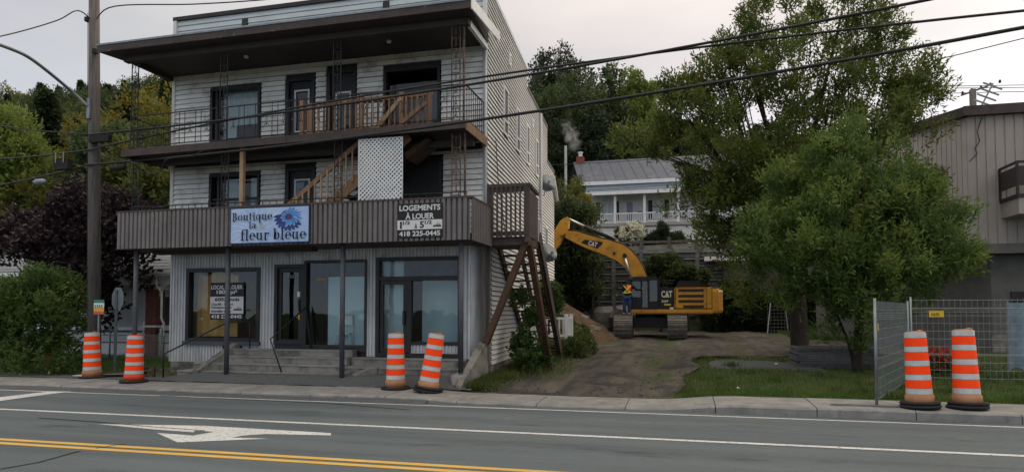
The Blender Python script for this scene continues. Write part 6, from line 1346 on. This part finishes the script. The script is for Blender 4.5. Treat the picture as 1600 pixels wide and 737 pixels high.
def sprays(rs, cent, rad, n, per, tw, up=.45, axis=None):
    """twigs: n twig bases around the clump centres, per leaflets along each"""
    k = rs.integers(0, len(cent), n); dv = rs.normal(size=(n, 3)); dv /= np.linalg.norm(dv, axis=1, keepdims=True)
    base = cent[k] + dv * (rad[k] * rs.uniform(.25, 1.0, n) ** .6)[:, None]
    outd = dv.copy()
    if axis is not None: o2 = base - axis; o2 /= np.linalg.norm(o2, axis=1, keepdims=True) + 1e-9; outd = outd * .5 + o2
    outd[:, 2] += up; outd += rs.normal(size=(n, 3)) * .35; outd /= np.linalg.norm(outd, axis=1, keepdims=True)
    t = np.tile(np.linspace(.1, 1, per), n)[:, None]; b = np.repeat(base, per, 0); o_ = np.repeat(outd, per, 0)
    pos = b + o_ * t * tw; ld_ = o_ * .9 + rs.normal(size=pos.shape) * .75; ld_[:, 2] -= .12
    return pos, ld_
def clumps(rs, ell, n, shell=.55, rmin=.35, rmax=.8):
    """n clump centres in a union of ellipsoids (cx,cy,cz,rx,ry,rz)"""
    vol = np.array([e[3] * e[4] * e[5] for e in ell]); k = rs.choice(len(ell), n, p=vol / vol.sum()); E_a = np.array(ell)[k]
    d = rs.normal(size=(n, 3)); d /= np.linalg.norm(d, axis=1, keepdims=True); r = shell + (1 - shell) * rs.uniform(0, 1, n) ** .6; r *= rs.uniform(.82, 1.06, n)
    return E_a[:, :3] + d * r[:, None] * E_a[:, 3:], rs.uniform(rmin, rmax, n)
def limbs(name, base, top, r0, targets, mt, parent, seed=0, bend=.5):
    rr = random.Random(seed); base = Vector(base); top = Vector(top); mb = MB()
    mid = base.lerp(top, .5) + Vector((rr.uniform(-.12, .12), rr.uniform(-.12, .12), 0))
    mb.tube([base + Vector((0, 0, -.15)), base + Vector((0, 0, .25)), mid, top], [r0 * 1.35, r0, r0 * .85, r0 * .5], 10)
    tr = obj(name, mb, mt, parent, True); g = MB()
    for q in targets:
        q = Vector(q); t = rr.uniform(.35, 1.0); a = base.lerp(mid, t * 2) if t < .5 else mid.lerp(top, (t - .5) * 2)
        m1 = a.lerp(q, .5) + Vector((rr.uniform(-.3, .3) * bend, rr.uniform(-.3, .3) * bend, -.12 * (q - a).length * bend)); rb_ = r0 * rr.uniform(.22, .4)
        g.tube([a, a.lerp(m1, .5), m1, q], [rb_, rb_ * .8, rb_ * .55, rb_ * .15], 6)
        for j in range(2): q2 = q + Vector((rr.uniform(-.9, .9), rr.uniform(-.6, .6), rr.uniform(.1, .9))) * bend; g.tube([m1, m1.lerp(q2, .5), q2], [rb_ * .45, rb_ * .3, rb_ * .08], 5)
    obj('limbs', g, mt, parent, True); return tr
def tree(name, label, cat, base, top, r0, ell, ncl, ntw, per, tw, L_, W_, mt, seed, bark='bark', nl=14, group=None, shell=.5, rmin=.35, rmax=.8, up=.45, bend=.6):
    rs = np.random.default_rng(seed); t = thing(name, label, cat, base, 0, group); c, r = clumps(rs, ell, ncl, shell, rmin, rmax)
    limbs('trunk', base, top, r0, [tuple(c[i]) for i in rs.choice(len(c), min(nl, len(c)), replace=False)], bark, t, seed, bend)
    ax = np.array([np.mean([e[0] for e in ell]), np.mean([e[1] for e in ell]), min(e[2] - e[5] for e in ell)])
    pos, d = sprays(rs, c, r, ntw, per, tw, up, ax); leaf_mesh('crown', mt, t, pos, d, L_, W_, rs); return t
def el(px, py, D, rx, ry, rz): p = P(px, py, D=D); return (p.x, p.y, p.z, rx, ry, rz)
def ea(px, py, D, rx, ry, rz): return el(px, py, D - 3.0, rx * .885, ry * .885, rz * .885)
def ey(px, py, D, rx, ry, rz): return el(px, py, D - 2.0, rx * .9, ry * .9, rz * .9)
# big ash tree and the young one in front of it
TB = P(1250, 556, Z=.33)
tree('ash_tree', 'tall ash tree with dark trunk and airy crown beyond the driveway', 'tree', tuple(TB), (TB.x + .1, TB.y + .2, 6.5), .30,
     [ea(1200, 330, 26, 2.8, 2.6, 2.0), ea(1105, 310, 26.5, 1.7, 1.8, 1.7), ea(1120, 220, 26.5, 2.4, 2.0, 1.9), ea(1230, 130, 26.5, 2.8, 2.6, 2.2), ea(1330, 190, 26, 2.6, 2.4, 2.4), ea(1240, 45, 26.5, 2.0, 1.8, 1.4), ea(1350, 80, 26.5, 1.5, 1.4, 1.6), ea(1125, 115, 26.8, 1.4, 1.4, 1.5), ea(1420, 200, 26.3, 1.6, 1.5, 2.0), ea(1030, 225, 26.5, 1.2, 1.3, 1.1), ea(1000, 250, 26.6, .9, .9, .9), ea(1045, 185, 26.6, 1.3, 1.3, 1.2), ea(995, 210, 26.6, .7, .8, .8), ea(1160, 385, 26, 1.6, 1.6, 1.2), ea(1200, 450, 25.5, 1.5, 1.6, 1.0), ea(1180, 260, 26, 2.4, 2.2, 2.0), ea(1290, 270, 25.8, 2.4, 2.2, 2.2), ea(1445, 290, 26, 1.0, 1.2, 1.0), ea(1455, 130, 26.5, .5, .6, .9), ea(1165, 60, 26.8, 1.2, 1.2, 1.0), ea(1300, 20, 26.5, 1.2, 1.2, .9), ea(1470, 230, 26, .7, .8, .9), ea(1110, 120, 26.5, 1.7, 1.6, 1.5), ea(1185, 55, 26.6, 1.8, 1.6, 1.3), ea(1350, 70, 26.4, 1.8, 1.6, 1.5), ea(1415, 140, 26.3, 1.5, 1.4, 1.3), ea(1055, 175, 26.6, 1.5, 1.4, 1.3)],
     340, 16500, 6, .40, .18, .054, 'leaf_ash', 1, nl=16, shell=.3, rmin=.22, rmax=.62, up=.5)
SB = P(1340, 582, Z=.23)
tree('young_ash_tree', 'bushy young ash with bright fresh green leaves beside the mesh fence', 'tree', tuple(SB), (SB.x, SB.y, 3.6), .12,
     [ey(1315, 225, 20, .75, .8, .7), ey(1325, 275, 20, 1.5, 1.3, .9), ey(1325, 330, 20, 2.4, 1.7, 1.1), ey(1245, 300, 20, .8, .8, .6), ey(1245, 375, 19.5, 1.7, 1.5, 1.0), ey(1410, 375, 19.5, 1.9, 1.5, 1.2), ey(1330, 425, 19.3, 2.8, 1.6, 1.0), ey(1205, 400, 20, 1.0, 1.0, .8), ey(1450, 410, 19.3, 1.1, 1.2, .9), ey(1345, 510, 19.4, 1.1, .9, .8), ey(1400, 290, 20, 1.0, 1.0, .8), ey(1345, 555, 19.2, .5, .4, .4), ey(1290, 465, 19.2, 1.0, .7, .5), ey(1400, 480, 19.2, .9, .8, .6), ey(1445, 330, 19.8, .9, 1.0, .7), ey(1340, 480, 18.6, 1.0, .5, .8), ey(1345, 535, 18.9, .6, .4, .4), ey(1395, 525, 18.7, .6, .4, .4)],
     300, 11500, 7, .34, .16, .045, 'leaf_front', 2, nl=12, shell=.45, rmin=.2, rmax=.46, up=.95)
for dx in (-.3, .28): obj('side_stem', MB().tube([(SB.x, SB.y, .1), (SB.x + dx * .6, SB.y + .1, 1.0), (SB.x + dx * 2.2, SB.y + .2, 2.4)], [.055, .045, .02], 7), 'bark', bpy.data.objects['young_ash_tree'], True)
# left: bush, purple tree, pale locust, yellow-green trees
b_ = P(60, 575, Z=.13)
tree('leafy_bush', 'dense green bush behind the yellow post', 'bush', (b_.x, b_.y + .3, .1), (b_.x, b_.y + .3, 1.4), .05, [el(45, 510, 19.0, 1.5, 1.0, .9), el(85, 490, 18.8, 1.0, .9, .9), el(20, 470, 19.2, 1.2, 1.0, .8), el(75, 450, 19.0, .8, .7, .5), el(110, 540, 18.8, .6, .6, .6), el(-40, 500, 19, 1.3, 1, 1.2), el(40, 555, 18.6, 1.6, .7, .5)], 130, 5200, 6, .2, .13, .05, 'leaf_bush', 3, nl=10, shell=.4, rmin=.2, rmax=.45, up=.4)
p_ = P(120, 520, D=26)
tree('purple_maple', 'dark purple leaved maple behind the utility pole', 'tree', (p_.x, p_.y, .25), (p_.x, p_.y, 3.2), .2, [el(115, 375, 22.5, 2.0, 1.8, 1.0), el(160, 345, 22.5, 1.2, 1.3, 1.0), el(125, 320, 23, 1.0, 1.0, .5), el(70, 355, 23, 1.0, 1.0, .6), el(185, 390, 22, .8, 1.0, .9), el(25, 380, 23, 1.2, 1.2, .4), el(150, 430, 22, 1.0, 1.2, .7), el(200, 345, 22, .5, .8, .8), el(140, 480, 22, .7, 1, .6)], 170, 4600, 5, .25, .17, .13, 'leaf_purple', 4, nl=20, shell=.35, rmin=.3, rmax=.6, up=.2)
p_ = P(20, 300, D=42)
tree('locust_tree', 'pale green feathery tree in front of the wooded hill', 'tree', (p_.x, p_.y, gz(p_.x, p_.y)), (p_.x, p_.y, 9), .25, [el(5, 260, 40, 2.2, 2, 2.4), el(8, 205, 40, 1.4, 1.4, 1.8), el(35, 245, 40, 1.0, 1, 1.2), el(-40, 220, 40, 2, 2, 2.5), el(50, 285, 40, 1.0, 1, .8), el(10, 300, 40, 2.2, 2, 1.0)], 130, 4200, 5, .5, .30, .12, 'leaf_locust', 5, bark='bark_light', nl=16, shell=.35, rmin=.5, rmax=1.1)
for k, (px, py, D, rx, rz, mt, lb_) in enumerate(((40, 400, 33, 3.0, 2.2, 'leaf_olive', 'olive green tree with golden tips low behind the purple maple'), (225, 300, 34, 2.6, 2.8, 'leaf_olive', 'yellow tinged tree behind the left gallery end'), (180, 260, 38, 2.4, 2.6, 'leaf_mid', 'mid green tree above the purple maple crown'), (85, 330, 40, 3.0, 2.6, 'leaf_olive', 'golden green tree left of the utility pole below the cable boxes'), (245, 250, 44, 2.2, 2.5, 'leaf_olive', 'bright yellow green tree showing under the upper gallery corner'), (140, 245, 50, 2.6, 2.6, 'leaf_yellow', 'yellow tree peeking out right behind the utility pole'), (258, 340, 30, 1.9, 2.4, 'leaf_olive', 'olive tree close against the left wall of the white building'))):
    p_ = P(px, py, D=D); g = gz(p_.x, p_.y)
    tree('autumn_tree', lb_, 'tree', (p_.x, p_.y, g), (p_.x, p_.y, p_.z), .16, [(p_.x, p_.y, p_.z, rx, rx * .8, rz), (p_.x - rx * .5, p_.y, p_.z - rz * .4, rx * .6, rx * .6, rz * .6), (p_.x + rx * .5, p_.y, p_.z - rz * .3, rx * .6, rx * .6, rz * .6)], 70, 2600, 5, .4, .26, .14, mt, 20 + k, nl=8, shell=.35, rmin=.4, rmax=.8, group='autumn trees below the wooded hill')
# wooded hillside: prototypes, then one copy per tree
protos = {}
def proto(kind, mt, seed):
    rs = np.random.default_rng(seed); n = 4200
    me_name = kind
    if kind == 'conifer':
        h = rs.uniform(0, 1, n) ** .8; a = rs.uniform(0, 6.28, n); r = (1 - h) * .24 * (.55 + .45 * np.sin(h * 70)) * rs.uniform(.5, 1.05, n) + .01
        base = np.stack([np.cos(a) * r, np.sin(a) * r, .1 + h * .9], 1); d = np.stack([np.cos(a), np.sin(a), np.full(n, -.3)], 1); per = 2; L_, W_ = .045, .016
    else:
        c, rr_ = clumps(rs, [(0, 0, .62, .3, .3, .34), (.08, .05, .45, .3, .3, .2), (-.1, -.03, .5, .28, .28, .22)], 60, .5, .06, .12)
        k = rs.integers(0, len(c), n); dv = rs.normal(size=(n, 3)); dv /= np.linalg.norm(dv, axis=1, keepdims=True); base = c[k] + dv * (rr_[k] * rs.uniform(.3, 1, n))[:, None]; d = dv + [0, 0, .3]; per = 2; L_, W_ = .032, .018
    pos = np.repeat(base, per, 0) + rs.normal(size=(n * per, 3)) * .012; d = np.repeat(d, per, 0) + rs.normal(size=(n * per, 3)) * .6
    return pos, d, L_, W_, rs
def hilltree(kind, mt, x, y, h, wd, label, key):
    z = gz(x, y); k = (kind, mt)
    if k not in protos:
        t = thing('hill_tree', label, 'tree', (x, y, z), random.uniform(0, 6), 'trees on the wooded hillside', True)
        obj('trunk', MB().tube([(0, 0, -.06), (.005, 0, .3), (0, .004, .75)], [.016, .012, .005], 6), 'bark_light' if mt in ('leaf_yellow', 'leaf_olive') else 'bark', t)
        pos, d, L_, W_, rs = proto(kind, mt, len(protos) + 50); leaf_mesh('crown', mt, t, pos, d, L_, W_, rs); protos[k] = t
    else: t = dup(protos[k], (x, y, z), random.uniform(0, 6), label)
    t.scale = (h * wd, h * wd, h); return t
HL = {('conifer', 'leaf_dark'): 'dark spire shaped conifer on the wooded hillside', ('round', 'leaf_dark'): 'dark green broadleaf tree on the wooded hillside', ('round', 'leaf_mid'): 'mid green broadleaf tree on the wooded hillside', ('round', 'leaf_olive'): 'olive and gold broadleaf tree on the wooded hillside',
      ('round', 'leaf_yellow'): 'bright yellow broadleaf tree on the wooded hillside', ('round', 'leaf_orange'): 'rust orange broadleaf tree on the wooded hillside', ('round', 'leaf_red'): 'single red autumn tree on the hill crest'}
def at(px, Y): r = P(px, 450, Y=Y); return r.x
rg = random.Random(21)
for Y, n, x0, x1 in ((52, 11, -30, 290), (64, 14, -40, 290), (78, 15, -40, 290), (94, 17, -40, 295), (112, 17, -30, 300), (130, 15, -20, 300)):
    for i in range(n):
        px = x0 + (x1 - x0) * (i + rg.uniform(.1, .9)) / n; y = Y + rg.uniform(-5, 5); x = at(px, y)
        q = rg.random(); k = ('conifer', 'leaf_dark') if q < .16 + .12 * (Y > 90) else ('round', 'leaf_dark') if q < .36 else ('round', 'leaf_mid') if q < .74 else ('round', 'leaf_olive') if q < .92 else ('round', 'leaf_yellow') if q < .97 else ('round', 'leaf_orange')
        # the crest falls towards the right as in the photograph
        hilltree(*k, x, y, rg.uniform(9, 14), rg.uniform(.8, 1.2), HL[k], k)
hilltree('round', 'leaf_red', at(168, 128), 128, 11, 1.0, HL[('round', 'leaf_red')], 0)
for (px, Y, h, wd, k) in ((866, 38, 8.5, .7, ('round', 'leaf_dark')), (892, 43, 5.2, .9, ('round', 'leaf_olive')), (905, 39.5, 6, .6, ('round', 'leaf_dark'))):
    hilltree(*k, at(px, Y), Y, h, wd, 'tree beside the retaining wall behind the white building, ' + ('golden tipped' if k[1] == 'leaf_olive' else 'dark and tall' if h > 7 else 'dark and low'), k)['group'] = 'trees behind the white building'
for Y, n, x0, x1 in ((66, 6, 850, 1010), (74, 8, 845, 1080), (84, 9, 840, 1200), (97, 9, 835, 1300)):
    for i in range(n):
        px = x0 + (x1 - x0) * (i + rg.uniform(.2, .8)) / n; y = Y + rg.uniform(-3, 3); x = at(px, y); q = rg.random(); k = ('round', 'leaf_dark') if q < .5 else ('conifer', 'leaf_dark') if q < .68 else ('round', 'leaf_mid') if q < .9 else ('round', 'leaf_olive')
        hilltree(*k, x, y, rg.uniform(12, 15.5) * (1 if px < 1000 else .75), rg.uniform(.75, 1.0), HL[k], k)
# tall slender trees against the sky behind the veranda house
for i, (px, top, D, mt) in enumerate(((860, 130, 62, 'leaf_mid'), (905, 112, 64, 'leaf_mid'), (955, 105, 64, 'leaf_mid'), (1000, 112, 62, 'leaf_locust'), (985, 190, 60, 'leaf_dark'), (930, 170, 60, 'leaf_dark'), (872, 190, 60, 'leaf_dark'))):
    p_ = P(px, top, D=D); g = gz(p_.x, p_.y); H2 = p_.z - g
    tree('slender_tree', ('slim sparse tree against the sky beside the white building rear corner', 'slim sparse tree against the sky right above the chimney smoke', 'tallest slim tree against the sky behind the veranda house roof', 'yellow green tree between the veranda house and the big ash', 'dark full tree behind the veranda house roof, next to the ash', 'dark full tree right behind the veranda house chimney', 'dark full tree behind the slim pale terrace pole')[i], 'tree', (p_.x, p_.y, g), (p_.x, p_.y, g + H2 * .92), .18,
         [(p_.x, p_.y, g + H2 * .85, 1.6, 1.4, H2 * .14), (p_.x + .5, p_.y, g + H2 * .66, 2.1, 1.8, H2 * .16), (p_.x - .5, p_.y, g + H2 * .45, 2.3, 2, H2 * .18)], 60, 1700 if mt == 'leaf_mid' else 2800, 5, .5, .34, .16, mt, 70 + i, nl=14, shell=.3, rmin=.4, rmax=.9, group='trees behind the veranda house')
# shrubs on the terrace and by the machine
def shrub(name, label, px, py, D, rx, rz, mt, seed, n=900, L_=.2, W_=.08, up=.3, conical=False, gzv=None):
    p_ = P(px, py, D=D); g = gz(p_.x, p_.y) if gzv is None else gzv
    return tree(name, label, 'shrub', (p_.x, p_.y, g), (p_.x, p_.y, p_.z), .06, [(p_.x, p_.y, p_.z, rx, rx * .8, rz)] + ([(p_.x, p_.y, p_.z + rz * .5, rx * .6, rx * .5, rz * .6)] if conical else [(p_.x + rx * .3, p_.y, p_.z - rz * .3, rx * .7, rx * .6, rz * .6)]), 40, n, 5, .2, L_, W_, mt, seed, nl=5, shell=.5, rmin=.12, rmax=.3, up=up)
hy = shrub('hydrangea', 'white flowering hydrangea bush on the terrace in front of the veranda', 986, 368, 48, .95, .75, 'leaf_mid', 90)
rs = np.random.default_rng(91); p_ = P(986, 364, D=47.4); c, r = clumps(rs, [(p_.x, p_.y, p_.z, 1.0, .6, .85)], 70, .6, .1, .18); pos, d = sprays(rs, c, r, 900, 3, .1, .2); leaf_mesh('blossom', 'flower_white', hy, pos, d, .12, .1, rs)
shrub('round_shrub', 'round clipped dark shrub next to the hydrangea', 1014, 380, 48, .75, .5, 'leaf_dark', 92, 1200, .14, .06)
shrub('cone_cedar', 'tall conical cedar on the terrace beside the round shrub', 1033, 372, 48, .55, .85, 'leaf_dark', 93, 1400, .16, .05, .9, True)
shrub('small_shrub', 'small shrub right of the conical cedar', 1057, 378, 48, .45, .5, 'leaf_mid', 94, 600)
shrub('yard_bush', 'mid green bush behind the excavator cab at the retaining wall', 1032, 420, 39, 1.1, .8, 'leaf_mid', 95, 1500, .24, .1, .3, False)
shrub('yard_bush', 'mid green bush behind the excavator engine hood', 1075, 432, 38.5, 1.1, .8, 'leaf_mid', 96, 1500, .24, .1)
for i, px in enumerate((1128, 1160, 1195, 1230, 1265, 1300)):
    shrub('hedge_bush', 'dark hedge bush along the back of the yard behind the ash trunk', px, 480, 39, 1.5, 1.5, 'leaf_dark', 100 + i, 1900, .26, .12)['group'] = 'hedge bushes at the back of the yard'
p_ = P(925, 500, D=38)
tree('sapling', 'thin brown stemmed sapling in front of the retaining wall', 'tree', (p_.x, p_.y, gz(p_.x, p_.y)), (p_.x, p_.y, 5.2), .09, [el(925, 400, 38, .9, .8, 1.4), el(905, 350, 38, 1.2, 1.0, 1.5), el(935, 460, 38, .7, .6, .6)], 50, 1500, 5, .3, .22, .1, 'leaf_mid', 110, nl=9, shell=.3, rmin=.3, rmax=.6)
for i, (px, py, D, rx, rz, mt) in enumerate(((885, 440, 39, 1.3, 1.5, 'leaf_dark'), (880, 380, 39.5, 1.4, 1.8, 'leaf_dark'), (893, 335, 41, 1.5, 1.1, 'leaf_yellow'), (893, 470, 39, 1.2, .8, 'leaf_dark'))):
    shrub('tall_bush', ('dark leafy bush crowding the rear corner of the white side wall', 'golden tinged bush above the excavator stick')[mt == 'leaf_yellow'], px, py, D, rx, rz, mt, 120 + i, 2600, .26, .13)['group'] = 'bushes behind the rear corner'
# climbing plant and weeds at the outside stair
vc = [SW(1.2, .8, .5), SW(1.5, .7, 1.0), SW(1.8, .8, 1.6), SW(1.4, .6, .8), SW(2.2, 1.0, .6), SW(1.7, .6, 2.0)]
tree('climbing_plant', 'leafy climbing plant growing up under the outside stair', 'plant', SW(1.6, .8, .15), SW(1.7, .7, 1.9), .03, [(a[0], a[1], a[2], .22, .28, .35) for a in vc], 45, 620, 5, .15, .11, .075, 'leaf_bush', 130, nl=8, shell=.2, rmin=.1, rmax=.2)
shrub('porch_bush', 'small leafy shrub beside the white rear porch', 858, 470, 24.5, .35, .8, 'leaf_bush', 131, 700, .12, .07, .5, False)
for i, (s_, o_, h, rx) in enumerate(((8.0, 1.6, .4, .6), (6.8, 1.5, .4, .6), (9.6, 1.5, .5, .6), (11.0, 1.2, .6, .7), (12.4, 1.1, .7, .8))):
    a = SW(s_, o_, 0); g = gz(a[0], a[1])
    tree('weed_bush', 'rank green weeds along the driveway edge below the white porch', 'weeds', (a[0], a[1], g), (a[0], a[1], g + h * .8), .02, [(a[0], a[1], g + h * .5, rx * .7, rx * .6, h * .6)], 40, 1100, 5, .16, .14, .045, 'weed', 140 + i, nl=4, shell=.2, rmin=.12, rmax=.25, up=.8, group='weeds beside the rear porch')
# red flowers
a = P(1487, 572, Z=.5); rs = np.random.default_rng(150); c, r = clumps(rs, [(a.x - .2, a.y, .72, .55, .35, .2)], 40, .3, .06, .12); pos, d = sprays(rs, c, r, 420, 3, .08, .4); leaf_mesh('flowers', 'flower_red', bpy.data.objects['tyre_planter'], pos, d, .06, .05, rs)
pos, d = sprays(rs, c - [0, 0, .12], r, 400, 3, .08, .4); leaf_mesh('foliage', 'leaf_bush', bpy.data.objects['tyre_planter'], pos, d, .08, .04, rs)
# grass blades
def blades(name, n, fx, L_, W_, mt, label, seed, up=1.4):
    rs = np.random.default_rng(seed); pts = []
    while len(pts) < n:
        q = fx(rs)
        if q is not None: pts.append((q[0], q[1], gz(q[0], q[1]) - .005 + (q[2] if len(q) > 2 else 0)))
    pos = np.array(pts); d = rs.normal(size=pos.shape) * .55; d[:, 2] = up
    o = leaf_mesh(name, mt, None, pos, d, L_, W_, rs); o['kind'] = 'stuff'; o['label'] = label; o['category'] = 'grass'; return o
def lawn(rs):
    y = 13.98 + 12 * rs.uniform(0, 1) ** 1.7; x = rs.uniform(-.3, 16)
    if x < drow(y)[1] + .05 or (19.7 < y < 22.1 and .7 < x < 3.7 and rs.random() < .93): return None
    return x, y
blades('lawn_grass', 60000, lawn, .10, .012, 'grass_blade', 'short green lawn grass right of the dirt driveway', 200)
def tufts(rs):
    c = tuft_c[rs.integers(0, len(tuft_c))]; x = c[0] + rs.normal() * .14; y = c[1] + rs.normal() * .14
    return (x, y) if y > 13.98 and x > drow(y)[1] - .05 else None
_r = np.random.default_rng(5); tuft_c = [(_r.uniform(0, 15), 14 + 8 * _r.uniform() ** 1.6) for _ in range(90)]
blades('lawn_tufts', 9000, tufts, .2, .018, 'weed', 'taller ragged weed tufts in the lawn right of the driveway', 204)
def strip_(rs):
    y = 14.1 + 15 * rs.uniform(0, 1) ** 1.4; l = drow(y)[0]; wl = -4.6 - (y - 15.8) * .062 if y > 15.8 else -4.55
    if l - wl < .02: return None
    x = rs.uniform(wl, l + .25); return x, y
def strip2(rs):
    y = 14.1 + 14 * rs.uniform(0, 1) ** 1.3; wl = -4.62 - max(0, y - 15.8) * .062; x = wl + abs(rs.normal()) * (.25 + .3 * sm(15, 18, y)); return (x, y) if x < -3.0 else None
blades('driveway_weeds', 14000, strip2, .22, .02, 'weed', 'ragged weeds and dry grass between the white wall and the driveway', 201)
def left(rs): return rs.uniform(-26, -13.9), 14.8 + 6 * rs.uniform(0, 1) ** 1.4
blades('yard_grass', 26000, left, .12, .014, 'grass_blade', 'green grass of the neighbour yard left of the shop', 202)
def pad(rs): x = rs.uniform(1.5, 9); y = rs.uniform(33.5, 40); return (x, y) if x > drow(y)[1] - .2 else None
blades('rear_grass', 9000, pad, .2, .03, 'grass_blade', 'bright grass strip at the back of the yard by the hedge', 203)
# litter and gravel crumbs on verge and drive
mb = MB(); rg = random.Random(33)
for k in range(260):
    y = 14.0 + 10 * rg.random() ** 2; l, r = drow(y); x = rg.uniform(l - .2, r); s_ = rg.uniform(.008, .026); mb.ico((x, y, gz(x, y) + .05), s_, k, .3)
o = obj('gravel_crumbs', mb, 'gravel', None); o['kind'] = 'stuff'
for (x, y) in ((-5.3, 13.3), (1.1, 15.2), (2.6, 21.0)):
    tag(obj('litter', MB().ico((x, y, max(gz(x, y), hs(x)) + .05), (.06, .05, .035), int(x * 9), .3), 'ink_white'), 'crumpled scrap of white paper litter on the ground', 'litter', 'paper litter')
